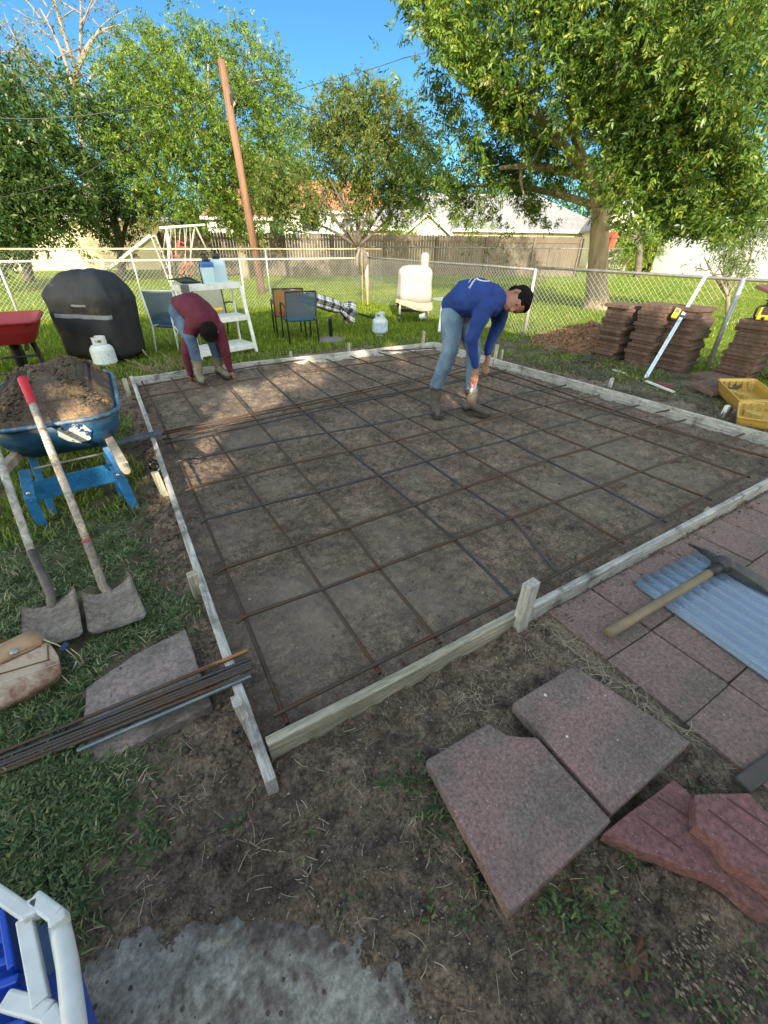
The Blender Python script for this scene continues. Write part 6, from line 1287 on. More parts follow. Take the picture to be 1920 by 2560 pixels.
def tree(name, label, base, trunk, limbs, blobs, lm, bark, per, size, seed, group=None, cat='tree', bole=None, **kw):
    base = Vector(base); t = T(name, label, cat, tuple(base), group); m = MB()
    random.seed(seed)
    for a, b, r0, r1 in trunk: limb(m, a, b, r0, r1, .03, 8)
    for a, b, r0, r1 in limbs:
        P = limb(m, a, b, r0, r1)
        for k in range(3):
            q = P[3+k]; e = q+Vector((random.gauss(0,1),random.gauss(0,1),random.gauss(.3,.7))).normalized()*(Vector(b)-Vector(a)).length*random.uniform(.25,.5); limb(m, q, e, r1*.9+(r0-r1)*.15, r1*.35, .15, 4)
    if bole: bark_bole(m, *bole)
    m.build('trunk', bark, t, smooth=True); V, F, r = leaves(blobs, per, size, seed, **kw); npmesh('crown', V, F, lm, t, fattr={'rnd': r}); return t
def B(u, v, dist, r, w=1.0): return (tuple(PD(u, v, dist)), r, w)
PEC = leafmat('pecan_leaves', [(0,(.022,.06,.010)),(.5,(.075,.14,.018)),(.8,(.17,.23,.028)),(.94,(.30,.30,.04)),(1,(.42,.36,.05))], .33, rough=.4)
MID = leafmat('bright_leaves', [(0,(.03,.075,.010)),(.5,(.085,.15,.016)),(.85,(.18,.24,.026)),(1,(.30,.30,.05))], .33)
DRK = leafmat('dark_leaves', [(0,(.015,.04,.010)),(.5,(.038,.080,.016)),(.85,(.10,.15,.03)),(1,(.22,.22,.06))], .4, rough=.35)
OLI = leafmat('olive_leaves', [(0,(.045,.08,.018)),(.5,(.095,.14,.027)),(.85,(.18,.205,.042)),(1,(.30,.19,.06))], .45)
GRY = leafmat('greyish_leaves', [(0,(.07,.095,.05)),(.6,(.13,.15,.08)),(1,(.23,.22,.13))], .4)
YEL_ = leafmat('yellow_green_leaves', [(0,(.10,.17,.015)),(.6,(.22,.28,.03)),(1,(.34,.36,.06))], .5)
# big pecan right
tb = G(1497,768); td = math.hypot(tb.x-CAM.x, tb.y-CAM.y); fk = PD(1505,520,td); f1 = PD(1470,440,td-.2); f2 = PD(1528,420,td+.1)
tr_ = [(fk-Vector((0,0,.2)), f1, .15, .11), (fk-Vector((0,0,.2)), f2, .17, .13)]
lb_ = [(f1, PD(1330,330,td-2), .14,.05), (f1, PD(1250,420,td-1.5), .12,.04), (f1, PD(1420,200,td-2), .14,.06), (f1, PD(1200,200,td-3.5), .12,.04), (f2, PD(1590,60,td-1), .18,.08), (f2, PD(1700,330,td-2), .13,.05), (f2, PD(1840,240,td-2.5), .12,.05), (f2, PD(1650,180,td+2), .13,.05), (f2, PD(1560,-120,td-.5), .17,.08), (fk, PD(1120,470,td+.6), .10,.03), (fk, PD(1680,440,td-3), .10,.03), (PD(1590,60,td-1), PD(1480,-250,td-1.5), .1,.04), (PD(1500,575,td), PD(1560,560,td-.6), .07,.03)]
bl_ = [B(1050,60,11,.9,.9),B(1075,150,11.2,.85,.9),B(1160,40,12,1.5),B(1320,40,12,1.9),B(1480,60,12.5,1.9,.8),B(1650,60,12,1.9,.8),B(1800,30,11.5,1.9,.8),B(1900,110,11,1.6,.6),B(1130,170,12,.9,.8),B(1230,180,13,1.6),B(1380,190,13.5,1.8),B(1540,190,13,1.8),B(1690,200,12.5,1.7),B(1830,210,12,1.4,.8),
       B(1190,300,13,1.2),B(1300,310,14,1.6),B(1420,290,14,1.5),B(1600,310,12.5,1.5,1.1),B(1720,330,12,1.5,1.2),B(1830,340,12,1.1,.8),B(1130,400,14,.9,.9),B(1050,400,14.5,.7,.7),B(1230,420,14.5,1.2),B(1310,440,15,1.2),B(1625,430,12.2,1.2,1.2),B(1690,440,12,1.3,1.2),B(1800,450,12,1.1,1.1),B(1880,500,12,.7,.8),
       B(1080,490,15,.8,.8),B(1180,510,14.5,.8,.9),B(1280,530,15,.7,.9),B(1370,520,15.5,.8,.8),B(1650,520,12.5,.8,1.1),B(1720,530,12.5,.7,1.1),B(1820,530,12,.6,1),B(1500,330,17,2.2),B(1650,200,17,2.4),B(1400,150,17,2.4),B(1300,-150,13,2.2),B(1550,-150,13,2.4),B(1800,-150,13,2.4),B(1000,120,10.8,.35,1.2),B(1660,580,14,.5,.8)]
tree('pecan_tree', 'big pecan tree with a stout pale trunk standing right of centre', (tb.x,tb.y,-.05), tr_, lb_, bl_, PEC, BARK, 700, .105, 21, droop=.5, spray=8, spread=.2, aspect=.34, gap=.495, bole=([Vector((tb.x,tb.y,-.12)), PD(1492,700,td), PD(1497,620,td), PD(1500,570,td), fk], [.33,.265,.235,.225,.25]))
# other trees
def simple(name, label, bu, bv, dist, lean, blobs, lm, bark, per, size, seed, r=.22, group='trees beyond the fences', forks=5, stem=.35, **kw):
    b = PD(bu, bv, dist); b.z = -.05; cs = [Vector(c) for c, _, _ in blobs]; cen = sum(cs, Vector())/len(cs); fk_ = b.lerp(cen, stem); fk_ += Vector(lean); rnd_ = random.Random(seed); ch = rnd_.sample(cs, min(forks, len(cs)))
    return tree(name, label, b, [(b, fk_, r, r*.7)], [(fk_, c, r*.55, r*.14) for c in ch], blobs, lm, bark, per, size, seed, group, **kw)
simple('broadleaf_tree', 'bright green spreading tree behind the utility pole', 615, 690, 24, (0,0,-.3), [B(350,200,23,1.7),B(330,300,23,2.0),B(420,150,24,1.9),B(520,160,24,2.1),B(640,180,24,1.9),B(700,260,24,1.9),B(440,290,22.5,2.4),B(570,300,23,2.6),B(700,370,23.5,1.9),B(360,400,22.5,2.0),B(480,420,22.5,2.3),B(600,430,23,2.2),B(720,450,24,1.4,.8),B(420,520,22.5,1.3,.8),B(520,520,22.5,1.3),B(610,540,23,1.2),B(680,540,24,1.0,.7),B(430,100,25,1.0,.6),B(540,120,25,1.0,.6),B(620,120,25,.9,.5),B(760,330,24,.9,.7)], MID, BARK, 380, .12, 31, forks=9, stem=.4, droop=.35, spray=6, gap=.455)
simple('thin_tree', 'small thin olive leaved tree with dark crooked limbs in the middle', 925, 660, 18.5, (0,0,0), [B(830,300,18.5,1.1,.8),B(900,270,18.5,1.2,.8),B(980,290,18.5,1.2,.8),B(1030,360,18.5,1.0,.8),B(800,390,18.3,1.1,.75),B(880,380,18,1.3,.55),B(960,400,18,1.3,.6),B(1020,450,18,.9,.8),B(800,470,18,.8,.6),B(1060,480,18.5,.6,.6),B(900,240,18.8,.6,.5),B(960,235,19,.6,.4),B(740,400,18,.7,.5),B(700,480,18,.5,.5),B(730,560,18,.5,.35),B(860,540,18,.5,.6),B(860,480,18,.9,.7),B(800,520,18,.7,.7),B(930,490,18,.8,.6),B(1000,520,18,.6,.7),B(690,540,18.2,.5,.6),B(700,430,18,.9,.8),B(760,490,18,.9,.8),B(665,500,18,.7,.7),B(745,545,18,.6,.6),B(820,440,18,.8,.8),B(900,540,18,.5,.5),B(640,590,17.6,.4,.4)], OLI, BARKD, 640, .12, 33, r=.11, forks=11, stem=.42, droop=.7, spray=6)
simple('dark_tree', 'dark dense tree filling the left edge in front of the cream house', 60, 668, 25, (0,0,.3), [B(40,330,23,2.4),B(-80,300,23,2.6),B(150,300,24,2.2),B(240,330,25,1.7,.8),B(60,430,22,2.4),B(-80,460,22,2.4),B(180,430,23,2.1),B(270,430,24,1.5),B(50,530,21,1.6),B(-60,560,21,1.6),B(-40,640,20,.8),B(130,500,22,1.2),B(20,600,21,.9,.8)], DRK, BARKD, 240, .16, 35, forks=6, spray=6, droop=.3)
simple('dark_tree', 'dark glossy tree leaning over the cream house window', 300, 668, 28, (0,0,0), [B(230,470,27,1.6),B(300,480,27,1.7),B(360,450,27,1.5),B(290,560,26.5,1.2),B(310,620,26.5,.7,.9),B(230,540,27,1.0),B(280,390,27,1.5),B(350,530,27,.9)], DRK, BARKD, 240, .15, 37, forks=6, spray=6, droop=.3)
bb = PD(230,600,33); bt = tree('bare_tree', 'tall half bare tree with pale twisting limbs at the upper left', (bb.x,bb.y,-.05), [(Vector((bb.x,bb.y,-.05)), PD(195,270,33), .22,.15)], [(PD(195,270,33), PD(100,20,33), .12,.03),(PD(190,250,33), PD(200,-60,33), .12,.03),(PD(180,200,33), PD(250,70,32), .09,.02),(PD(170,250,33), PD(20,110,33), .09,.02),(PD(190,180,33), PD(120,-80,33), .10,.03),(PD(200,270,33), PD(300,130,32), .09,.02),(PD(180,200,33), PD(70,180,33), .1,.03),(PD(200,150,33), PD(330,60,33), .08,.02),(PD(110,60,33), PD(30,-30,33), .06,.02)]+[(PD(a,b,33), PD(c,d,33), .035,.008) for a,b,c,d in ((130,100,30,20),(110,60,170,-40),(200,60,260,-30),(230,100,330,20),(250,80,300,90),(150,150,60,60),(90,160,0,60),(60,140,-20,140),(200,0,230,-60),(280,140,350,120),(190,200,280,190),(160,220,90,210),(250,70,200,10),(120,20,80,-40),(300,130,360,170),(40,100,10,30),(210,140,320,60))], [B(30,90,33,1.3,.35),B(60,180,33,1.5,.35),B(120,10,33,1.5,.3),B(230,30,33,1.3,.25),B(190,110,33,1.0,.15),B(260,150,32.5,.9,.3),B(100,250,33,1.6,.3),B(20,230,33,1.4,.4),B(310,120,33,.7,.2)], GRY, BARKP, 260, .16, 39, group='trees beyond the fences', spray=5)
simple('round_bush', 'round yellow green bush poking above the wooden fence', 985, 640, 27, (0,0,0), [B(980,570,27,.75),B(1010,578,27,.65),B(955,580,27,.6),B(1030,590,27,.4)], YEL_, BARK, 330, .13, 41, r=.08, cat='bush')
simple('young_tree', 'small sunlit tree with a dark slim trunk beyond the right yard', 1600, 668, 31, (0,0,.5), [B(1600,590,31,1.0),B(1570,610,31,.7),B(1630,575,31,.9),B(1560,580,32,.8)], MID, BARKD, 170, .19, 43, r=.2, stem=.75)
simple('yellow_bush', 'yellow green bushes beyond the end of the wooden fence', 1560, 668, 34, (0,0,0), [B(1555,600,34,1.2),B(1580,640,34,.8),B(1540,640,34,.8),B(1620,620,37,1.5)], YEL_, BARK, 150, .2, 45, r=.1, cat='bush')
wl = G(1800,790); simple('feathery_shrub', 'feathery shrub with drooping narrow leaves in front of the white house', 1860, 700, 15, (0,0,0), [B(1760,640,14.5,.55),B(1820,620,14.5,.65),B(1880,600,14.5,.6),B(1740,670,14.5,.35),B(1800,670,14.5,.45),B(1850,660,14.5,.45),B(1880,550,14.5,.5),B(1830,570,14.5,.5)], GRY if False else leafmat('willow_leaves', [(0,(.06,.10,.03)),(.6,(.14,.19,.055)),(1,(.28,.30,.11))], .5), BARK, 520, .12, 47, r=.06, forks=8, droop=.9, spray=6, aspect=.2, cat='shrub')
simple('sapling', 'thin twiggy sapling in front of the wooden fence', 1235, 690, 19, (0,0,0), [B(1200,630,19,.8,.12),B(1260,610,19,.8,.15),B(1235,660,19,.6,.10),B(1180,600,19,.4,.15),B(1245,570,19,.5,.2)], OLI, BARK, 150, .12, 49, r=.03, forks=5, stem=.3, cat='sapling')
simple('low_fern', 'bright fern clump under the cream house window', 212, 650, 27, (0,0,0), [B(210,615,27,.45),B(222,628,27,.3)], YEL_, BARK, 300, .2, 51, r=.03, cat='fern')
simple('far_tree', 'hazy far tree behind the grey roof and big tree', 1400, 600, 55, (0,0,0), [B(1380,470,55,4),B(1500,480,55,4),B(1600,440,55,4),B(1250,480,58,4),B(1750,480,55,4),B(1900,490,55,4)], DRK, BARKD, 30, .5, 53, r=.3)
simple('far_tree', 'far tree crown filling the gap behind the utility pole', 780, 600, 52, (0,0,0), [B(690,430,52,3.4),B(780,470,52,3.0),B(1000,500,52,3.2),B(1090,470,52,2.8),B(620,480,52,3)], DRK, BARKD, 60, .40, 55, r=.3)
simple('far_tree', 'far tree beyond the white house at the right edge', 1850, 600, 50, (0,0,0), [B(1850,540,50,2.6),B(1930,520,50,3.2),B(1780,560,50,1.6)], MID, BARKD, 34, .4, 57, r=.3)
V = []; rr_2 = []
fb = [(tuple(PD(u, v, d)), r, 1.0) for u, v, d, r in [(-150,590,70,6),(0,600,72,6),(130,600,70,6),(260,600,72,6),(390,590,70,6.5),(500,600,72,6),(600,590,70,6),(700,600,72,5),(820,600,75,5),(1000,600,75,5),(1150,590,78,5),(1300,590,78,5),(1450,590,78,5),(1560,590,78,5),(1660,590,78,5),(1760,580,78,5),(1900,580,78,6)]]
V, F, r_ = leaves(fb, 22, .55, 71, gap=.2, spray=5); V[:,2] = np.maximum(V[:,2], -.03); tag(npmesh('distant_wood', V, F, DRK, fattr={'rnd': r_}), kind='stuff')
# unseen trees added behind the camera, outline shaped to throw shade over the yard
gaps = [G(470,1050),G(540,1050),G(600,1025),G(590,985),G(520,1020),G(650,975),G(720,950),G(780,950),G(640,1020),G(800,925),G(760,905),G(480,1168),G(500,1180),G(1150,985),G(1010,905),G(900,890),G(400,1195),G(980,870)]  # crown holes cut along the sun rays to drop sun patches here
gr_ = [.10,.12,.10,.09,.08,.08,.11,.10,.06,.12,.10,.11,.08,.09,.08,.09,.10,.08,.08]
g = np.random.default_rng(99); N = 17500; yb = -9.0
def sil(x): return np.interp(x, [-16,-13.5,-7.2,-4.5,-1.9,-.2,1.2,2.4,3.6,7.0], [6.4,9.0,9.05,8.4,7.6,6.45,5.75,5.15,4.4,2.6])
sx_ = g.uniform(-17,8,N); sz_ = g.uniform(0.2,9.3,N); sy_ = yb+g.uniform(-1.0,1.0,N); hh = sil(sx_)+(fbm(sx_*.9,sx_*0,3,7)-.45)*.3
ok = sz_ < hh; P = np.stack([sx_,sy_,sz_],1)[ok]; s = np.array(TO_SUN); keep = np.ones(len(P), bool)
for q, r in zip(gaps, gr_):
    v = P-np.array(q); t = v@s; dd = np.linalg.norm(v-t[:,None]*s, axis=1); keep &= dd > r+.19
P = P[keep]
for ti, (xa, xb_, lb) in enumerate(((-18,-9,'added unseen tree shading the yard, left of three'),(-9,-2.5,'added unseen tree shading the yard, middle of three'),(-2.5,9,'added unseen tree shading the yard, right of three'))):
    q = P[(P[:,0] >= xa) & (P[:,0] < xb_)]; n = len(q); g = np.random.default_rng(ti); a = g.normal(size=(n,3)); a /= np.linalg.norm(a,axis=1)[:,None]; b = np.cross(a, np.array([-.45,-.83,.34])[None]+g.normal(size=(n,3))*.4); b /= np.linalg.norm(b,axis=1)[:,None]; a = np.cross(b, np.array([-.45,-.83,.34])[None]+g.normal(size=(n,3))*.3); a /= np.linalg.norm(a,axis=1)[:,None]
    L = .26; V = np.stack([q-a*L*1.1, q+b*L*.75, q+a*L*1.1, q-b*L*.75],1).reshape(-1,3); bx = (xa+xb_)/2; tt = T('added_shade_tree', lb, 'tree', (bx,yb,-.05), 'added unseen trees behind the camera')
    m = MB(); m.tube([(bx,yb,-.1),(bx+.1,yb,3),(bx,yb,6)], [.25,.2,.06], 8); m.build('trunk', BARK, tt, smooth=True); npmesh('crown', V, np.arange(len(V)).reshape(-1,4), DRK, tt, fattr={'rnd': g.random(n)*.6})
# ------------------------------------------------------------------ people
def cap(m, chain, n=12):                  # tapered limb: rings plus round joints, fused later
    pts = [Vector(p) for p, r in chain]; rs = [r for p, r in chain]
    for (p, r), (q, s) in zip(chain, chain[1:]): m.tube([Vector(p), (Vector(p)+Vector(q))/2, Vector(q)], [r, (r+s)/2, s], n)
    for p, r in chain: m.ball(p, r, 6)
def fuse(m, name, mtl, parent, o=None, vox=.009, smooth=8, extra=None, fac=.5):
    ob = m.build(name, mtl, parent, o=o, smooth=True); md = ob.modifiers.new('rm','REMESH'); md.mode = 'VOXEL'; md.voxel_size = vox; md.use_smooth_shade = True
    sm = ob.modifiers.new('sm','SMOOTH'); sm.iterations = smooth; sm.factor = fac
    for f in extra or []: f(ob)
    dg = bpy.context.evaluated_depsgraph_get(); me = bpy.data.meshes.new_from_object(ob.evaluated_get(dg)); me.name = name; old = ob.data; ob.modifiers.clear(); ob.data = me; bpy.data.meshes.remove(old); return ob
wt = bpy.data.textures.new('cloth_folds','CLOUDS'); wt.noise_scale = .11; wt.noise_depth = 1
def fold(strength):
    def f(ob): d = ob.modifiers.new('f','DISPLACE'); d.texture = wt; d.strength = strength; d.mid_level = .5; d.texture_coords = 'GLOBAL'
    return f
def hand(m, wrist, palm, tips, thumb, pr=.026):
    """palm centre, five-finger chains"""
    wrist, palm = Vector(wrist), Vector(palm); d = (palm-wrist).normalized(); cap(m, [(wrist,.026),(wrist.lerp(palm,.5),.028),(palm,pr),(palm+d*.025,pr*.9)])
    for k, (mid, tip) in enumerate(tips): root = palm+d*.02+(Vector(mid)-palm)*.25; cap(m, [(root,.0105),(Vector(mid),.0095),(Vector(tip),.0075)], 8)
    cap(m, [(wrist.lerp(palm,.4),.013),(Vector(thumb[0]),.011),(Vector(thumb[1]),.009)], 8)
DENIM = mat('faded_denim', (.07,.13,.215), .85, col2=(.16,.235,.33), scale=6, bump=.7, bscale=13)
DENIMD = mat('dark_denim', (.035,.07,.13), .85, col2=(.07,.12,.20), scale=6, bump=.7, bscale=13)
def person(label, base, J, shirt, jeans, boots, cloth_print=None, cap_hair=True):
    BM = MB()                                                    # one continuous body
    cap(BM, J['leg_a'][:3]); cap(BM, J['leg_b'][:3]); cap(BM, [(p, r*.8) for p, r in J['spine']]); cap(BM, [(p, r*.8) for p, r in J['arm_a']]); cap(BM, [(p, r*.8) for p, r in J['arm_b']])
    cap(BM, J['neck']); hc, hr, up, face = J['head']; hc = Vector(hc); up = Vector(up).normalized(); face = Vector(face); face = (face-up*face.dot(up)).normalized(); side = up.cross(face)
    def hp(a, b, c): return hc+face*a*hr+side*b*hr+up*c*hr
    BM.add(*ell(hp(-.10,0,.18), face*hr*1.0, side*hr*.80, up*hr*.92)); BM.add(*ell(hp(.18,0,-.38), face*hr*.72, side*hr*.62, up*hr*.72)); BM.add(*ell(hp(.55,0,-.88), face*hr*.24, side*hr*.30, up*hr*.22))
    cap(BM, [(hp(.82,0,.02), hr*.09),(hp(1.02,0,-.28), hr*.15)], 8); BM.add(*ell(hp(.84,0,-.58), face*hr*.12, side*hr*.28, up*hr*.10)); BM.add(*ell(hp(.72,0,.16), face*hr*.22, side*hr*.55, up*hr*.12))
    for s in (-1,1): BM.add(*ell(hp(-.02,s*.82,-.10), face*hr*.16, side*hr*.09, up*hr*.27))
    hand(BM, *J['hand_a']); hand(BM, *J['hand_b'])
    p = fuse(BM, 'person', SKIN, None, o=base, vox=.0065, smooth=3, fac=.4); tag(p, label, 'person')
    E = MB()
    for s in (-1,1): E.ball(hp(.79,s*.34,-.02), hr*.062, 5)
    E.build('eyes', mat('eye',(.02,.015,.012),.2), p, smooth=True)
    S = MB(); cap(S, J['spine'], 14); cap(S, J['spine2'], 14); cap(S, J['arm_a'], 12); cap(S, J['arm_b'], 12); fuse(S, 'shirt', shirt, p, vox=.010, smooth=9, extra=[fold(.022)])
    Jn = MB(); cap(Jn, [J['pelvis'], J['leg_a'][0]], 14); cap(Jn, [J['pelvis'], J['leg_b'][0]], 14); cap(Jn, [(q, r*1.18) for q, r in J['leg_a']], 14); cap(Jn, [(q, r*1.18) for q, r in J['leg_b']], 14); fuse(Jn, 'jeans', jeans, p, vox=.010, smooth=6, extra=[fold(.018)])
    for L, side_ in (('leg_a','boot_a'),('leg_b','boot_b')):
        ank, heel, toe, top, mtl = J[side_]; X = MB(); ank, heel, toe, top = map(Vector, (ank, heel, toe, top)); cap(X, [(top,.068),(top.lerp(ank,.55),.060),(ank,.047),(heel+Vector((0,0,.045)),.045)], 14); fd = (toe-heel).normalized()
        cap(X, [(ank,.046),(heel.lerp(toe,.5)+Vector((0,0,.060)),.048),(toe-fd*.07+Vector((0,0,.048)),.051),(toe-fd*.02+Vector((0,0,.038)),.036)], 14)
        b = fuse(X, 'boot', mtl, p, vox=.009, smooth=4, extra=[fold(.02)]); so = MB(); sd = fd.cross(Vector((0,0,1))).normalized(); n = 20; o_ = []
        for i in range(n): t = 2*math.pi*i/n; l = (toe-heel).length; o_.append(heel.lerp(toe,.5)+fd*math.cos(t)*(l*.5+.05*0+.012)+sd*math.sin(t)*(.047+.010*math.cos(t)))
        so.prism([(q.x,q.y) for q in o_], [max(.0,heel.z-.004)+(q-heel).dot(fd)/max(.01,(toe-heel).length)*(toe.z-heel.z) for q in o_], [heel.z+.024+(q-heel).dot(fd)/max(.01,(toe-heel).length)*(toe.z-heel.z) for q in o_]); so.build('sole', mat('dark_sole',(.04,.032,.028),.8), b)
        cu = MB(); dd = (top-ank).normalized(); cu.lathe([(.066,-.02),(.072,-.018),(.072,.016),(.060,.016),(.058,-.02)], 18, top, axis=dd); cu.build('cuff', mtl, b, smooth=True)
    Hm = MB(); Hm.add(*ell(hp(-.20,0,.36), face*hr*1.04, side*hr*.93, up*hr*.88)); Hm.add(*ell(hp(.20,0,.80), face*hr*.60, side*hr*.70, up*hr*.34)); Hm.add(*ell(hp(-.55,0,-.1), face*hr*.55, side*hr*.76, up*hr*.6))
    fuse(Hm, 'hair', HAIR, p, vox=.008, smooth=3, extra=[fold(.02)]); return p
def ell(c, a, b, d, n=8):
    vs = []; fs = []; m = 2*n
    for i in range(n+1):
        s = max(math.sin(math.pi*i/n),1e-3); z = -math.cos(math.pi*i/n)
        for j in range(m): t = 2*math.pi*j/m; vs.append(Vector(c)+Vector(a)*s*math.cos(t)+Vector(b)*s*math.sin(t)+Vector(d)*z)
    flip = Vector(a).cross(Vector(b)).dot(Vector(d)) < 0
    for i in range(n):
        for j in range(m): f = (i*m+j, i*m+(j+1) % m, (i+1)*m+(j+1) % m, (i+1)*m+j); fs.append(f[::-1] if flip else f)
    return vs, fs
# man in blue, bent over the grid with pliers
BU, BV = 1140, 1034
def q5(x, y, off=0): return PV(1060+x/5.53, 680+y/5.53, BU, BV, off)
vd = (G(BU,BV)-CAM); vd.z = 0; vd.normalize()
bA = q5(165,2010,-.06); bA.z = .0; bB0 = q5(590,1950,.06); bB1 = q5(900,2010,.0)
def gz(p, z): p = Vector(p); p.z = z; return p
heelA = G(1083,1025); toeA = G(1093,1049); heelA = toeA+(heelA-toeA).normalized()*.27; heelB = G(1163,1030); toeB = G(1222,1044); dB = (toeB-heelB).normalized(); heelB = toeB-dB*.28
for q_z in (heelA, toeA, heelB, toeB): q_z.z = .010
ankA = gz(heelA.lerp(toeA,.2), .10); ankB = gz(heelB.lerp(toeB,.2), .10)
def off_of(p): return (Vector(p)-G(BU,BV)).dot(vd)
oA, oB = off_of(ankA), off_of(ankB)
topA = q5(165,1590,oA+.02); topB = q5(650,1640,oB); kneeA = q5(365,1075,-.05); kneeB = q5(690,1050,.06); hipA = q5(385,600,.0); hipB = q5(520,600,.16)
BOOT1 = mat('grey_brown_boot', (.085,.07,.058), .7, col2=(.055,.042,.036), scale=6, bump=.3, bscale=50); BOOT2 = mat('tan_grey_boot', (.19,.165,.13), .75, col2=(.11,.085,.065), scale=6, bump=.3, bscale=50)
SHB_ = mat('royal_blue_cotton', (.004,.024,.145), .8, col2=(.007,.036,.20), scale=5, bump=.8, bscale=11)
J = dict(leg_a=[(hipA,.098),(kneeA,.072),(topA,.058),(q5(160,1640,oA+.02),.054)], leg_b=[(hipB,.095),(kneeB,.066),(topB,.052),(q5(655,1680,oB),.050)],
    pelvis=(q5(430,540,.08),.125), spine=[(q5(385,440,.02),.105),(q5(570,370,.0),.165),(q5(740,365,.0),.175),(q5(900,390,.0),.155),(q5(1010,400,.02),.105)], spine2=[(q5(400,480,.14),.10),(q5(580,400,.16),.15),(q5(760,390,.18),.165),(q5(920,410,.18),.15),(q5(1040,430,.2),.10)],
    arm_a=[(q5(850,470,-.10),.100),(q5(740,720,-.16),.072),(q5(660,940,-.18),.062),(q5(680,1130,-.17),.050),(q5(712,1290,-.15),.042)],
    arm_b=[(q5(1040,560,.24),.095),(q5(1030,720,.24),.074),(q5(955,870,.22),.060),(q5(905,1010,.17),.048),(q5(888,1120,.12),.041)],
    neck=[(q5(1010,390,.05),.07),(q5(1110,350,.05),.062),(q5(1180,360,.05),.062)], head=(q5(1268,398,.05), .128, _r2*.93-_u2*.12-_fw*.05, -_u2*.93-_r2*.15-_fw*.38),
    hand_a=(q5(715,1330,-.15), q5(700,1420,-.15), [(q5(640,1470,-.16),q5(645,1540,-.15)),(q5(665,1490,-.18),q5(660,1555,-.16)),(q5(690,1500,-.19),q5(690,1565,-.17)),(q5(720,1490,-.19),q5(715,1545,-.17))], (q5(740,1440,-.12),q5(735,1510,-.13))),
    hand_b=(q5(890,1150,.11), q5(872,1250,.08), [(q5(830,1320,.06),q5(810,1380,.04)),(q5(850,1340,.05),q5(830,1410,.03)),(q5(875,1345,.05),q5(860,1420,.03)),(q5(895,1335,.06),q5(885,1400,.04))], (q5(815,1290,.07),q5(800,1370,.05))),
    boot_a=(ankA, heelA, toeA, topA, BOOT1), boot_b=(ankB, heelB, toeB, topB, BOOT1))
pb2 = person('man in a royal blue long sleeved shirt, jeans and dark boots, bent over tying rebar', gz(G(BU,BV),0), J, SHB_, DENIM, None)
# white print across the shirt's back, laid on the cloth
from mathutils.bvhtree import BVHTree
shirt = [c for c in pb2.children if c.name.startswith('shirt')][0]; WP = mat('white_shirt_print', (.62,.66,.68), .7, amt=.05)
so_ = ORG[shirt.name]; bv = BVHTree.FromPolygons([v.co+so_ for v in shirt.data.vertices], [tuple(p.vertices) for p in shirt.data.polygons])
def on_cloth(x, y):
    d = ray(1060+x/5.53, 680+y/5.53).normalized(); h, nn, _, _ = bv.ray_cast(CAM, d)
    return (h+nn*.004) if h is not None else None
def print_poly(m, P):
    Q = [on_cloth(x, y) for x, y in P]
    if all(q is not None for q in Q): m.add(Q, [tuple(range(len(Q)))])
m = MB()
def cloth_text(s, size, x, y, ang, sh=1.0):
    vs, fs = text_mesh(s, size, 0, size*.03); ca, sa = math.cos(ang), math.sin(ang)
    Q = [on_cloth(x+v.x*ca+v.y*sa*sh, y+v.x*sa-v.y*ca*sh) for v in vs]; b = len(m.v)
    m.v += [tuple(q) if q is not None else (0,0,0) for q in Q]
    for f_ in fs:
        if all(Q[k] is not None for k in f_): m.f.append(tuple(b+k for k in f_)); m.m.append(0)
cloth_text('CONSTRUCTION', 30, 690, 130, R(-56), 1.0); cloth_text('CONCRETE', 20, 648, 108, R(-56), 1.0)
for i in range(30):
    t0 = math.pi*(.06+.88*i/30); t1 = math.pi*(.06+.88*(i+1)/30); P = lambda t, k: (865+150*k*math.cos(t), 82+52*k*math.sin(t)); print_poly(m, [P(t0,.82), P(t1,.82), P(t1,.98), P(t0,.98)])
    if i % 2: print_poly(m, [P(t0,.98), P(t1,.98), P((t0+t1)/2,1.16)])
for k_ in (.45,):
    for i in range(14): t0 = 2*math.pi*i/14; t1 = 2*math.pi*(i+1)/14; P = lambda t, q: (880+70*q*math.cos(t), 88+20*q*math.sin(t)); print_poly(m, [P(t0,.6), P(t1,.6), P(t1,1), P(t0,1)])
m.build('shirt_print', WP, pb2)
# pliers in the hand
h0 = q5(700,1470,-.175); h1 = q5(640,1700,-.16); d = (h1-h0); s = d.cross(vd).normalized(); pt_ = T('pliers', 'tying pliers with red handles in the hand of the man in blue', 'pliers', tuple(h0))
m = MB(); j_ = h0.lerp(h1,.62); m.tube([h0+s*.02, h0.lerp(h1,.3)+s*.026, j_+s*.006], .0075, 8); m.build('handle', mat('red_grip',(.42,.10,.07),.5), pt_, smooth=True)
m = MB(); m.tube([h0-s*.015, h0.lerp(h1,.3)-s*.02, j_-s*.006], .0075, 8); m.build('handle', mat('red_grip_b',(.42,.10,.07),.5), pt_, smooth=True)
m = MB(); m.tube([j_-d*.06, j_, j_.lerp(h1,.5), h1], [.010,.017,.015,.007], 8); m.build('jaw', GALV, pt_, smooth=True)
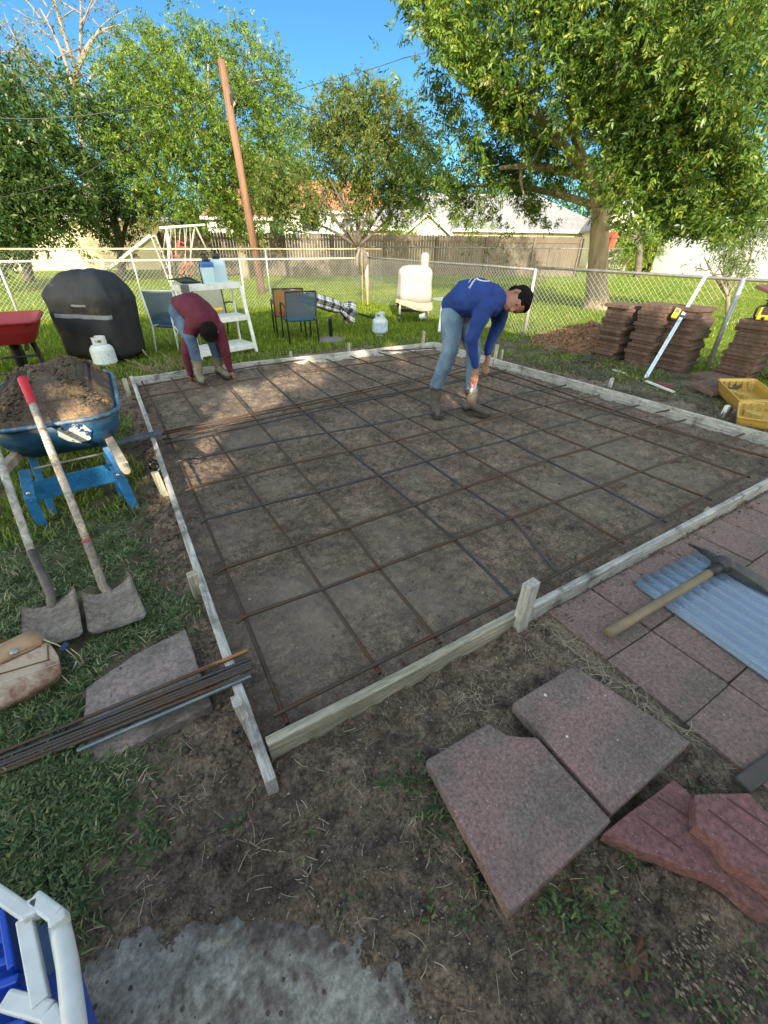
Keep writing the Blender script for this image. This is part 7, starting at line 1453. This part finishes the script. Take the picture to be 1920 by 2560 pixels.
# man in maroon
BU, BV = 530, 944
vd = (G(BU,BV)-CAM); vd.z = 0; vd.normalize()
def q2_(x, y, off=0): return PV(400+x/5.267, 540+y/5.267, BU, BV, off)
def off_of(p): return (Vector(p)-G(BU,BV)).dot(vd)
toeA = G(507,963); heelA = G(494,938); heelA = toeA+(heelA-toeA).normalized()*.27; toeB = G(574,947); heelB = G(545,938); heelB = toeB+(heelB-toeB).normalized()*.28
for q_z in (heelA, toeA, heelB, toeB): q_z.z = .010
ankA = gz(heelA.lerp(toeA,.22), .10); ankB = gz(heelB.lerp(toeB,.22), .10); oA, oB = off_of(ankA), off_of(ankB)
topA = q2_(480,1900,oA+.02); topB = q2_(765,1870,oB+.02); kneeA = q2_(395,1610,oA+.0); kneeB = q2_(690,1620,oB-.02); hipA = q2_(235,1250,.22); hipB = q2_(400,1240,.30)
MAR = mat('maroon_cotton', (.068,.004,.016), .8, col2=(.092,.006,.022), scale=5, bump=.8, bscale=11)
J = dict(leg_a=[(hipA,.095),(kneeA,.070),(topA,.058),(q2_(485,1940,oA+.02),.054)], leg_b=[(hipB,.095),(kneeB,.068),(topB,.056),(q2_(768,1910,oB+.02),.052)],
    pelvis=(q2_(300,1200,.28),.125), spine=[(q2_(255,1160,.22),.105),(q2_(360,1190,.10),.145),(q2_(455,1270,-.02),.155),(q2_(530,1370,-.10),.145),(q2_(590,1430,-.12),.095)], spine2=[(q2_(370,1130,.28),.11),(q2_(440,1170,.18),.145),(q2_(540,1260,.08),.155),(q2_(640,1370,.0),.145),(q2_(660,1440,-.06),.10)],
    arm_a=[(q2_(420,1470,-.10),.100),(q2_(370,1640,-.10),.076),(q2_(345,1790,-.10),.064),(q2_(370,1940,-.08),.050),(q2_(395,2080,-.06),.042)],
    arm_b=[(q2_(760,1480,-.02),.095),(q2_(820,1640,-.06),.076),(q2_(855,1770,-.08),.064),(q2_(895,1920,-.07),.050),(q2_(920,2030,-.06),.042)],
    neck=[(q2_(590,1430,-.1),.068),(q2_(620,1480,-.14),.062),(q2_(640,1520,-.18),.062)], head=(q2_(655,1530,-.2), .116, -_u2*.62-_fw*.66+_r2*.14, -_u2*.55+_fw*.75-_r2*.12),
    hand_a=(q2_(395,2110,-.06), q2_(405,2160,-.05), [(q2_(375,2200,-.06),q2_(378,2240,-.05)),(q2_(400,2210,-.07),q2_(402,2256,-.05)),(q2_(425,2208,-.07),q2_(430,2250,-.05)),(q2_(445,2195,-.06),q2_(452,2232,-.05))], (q2_(440,2150,-.03),q2_(458,2190,-.03))),
    hand_b=(q2_(925,2055,-.06), q2_(950,2095,-.06), [(q2_(960,2125,-.08),q2_(965,2165,-.07)),(q2_(975,2130,-.07),q2_(982,2172,-.06)),(q2_(990,2125,-.06),q2_(998,2165,-.05)),(q2_(1000,2110,-.05),q2_(1010,2145,-.04))], (q2_(925,2110,-.05),q2_(935,2155,-.05))),
    boot_a=(ankA, heelA, toeA, topA, BOOT2), boot_b=(ankB, heelB, toeB, topB, BOOT2))
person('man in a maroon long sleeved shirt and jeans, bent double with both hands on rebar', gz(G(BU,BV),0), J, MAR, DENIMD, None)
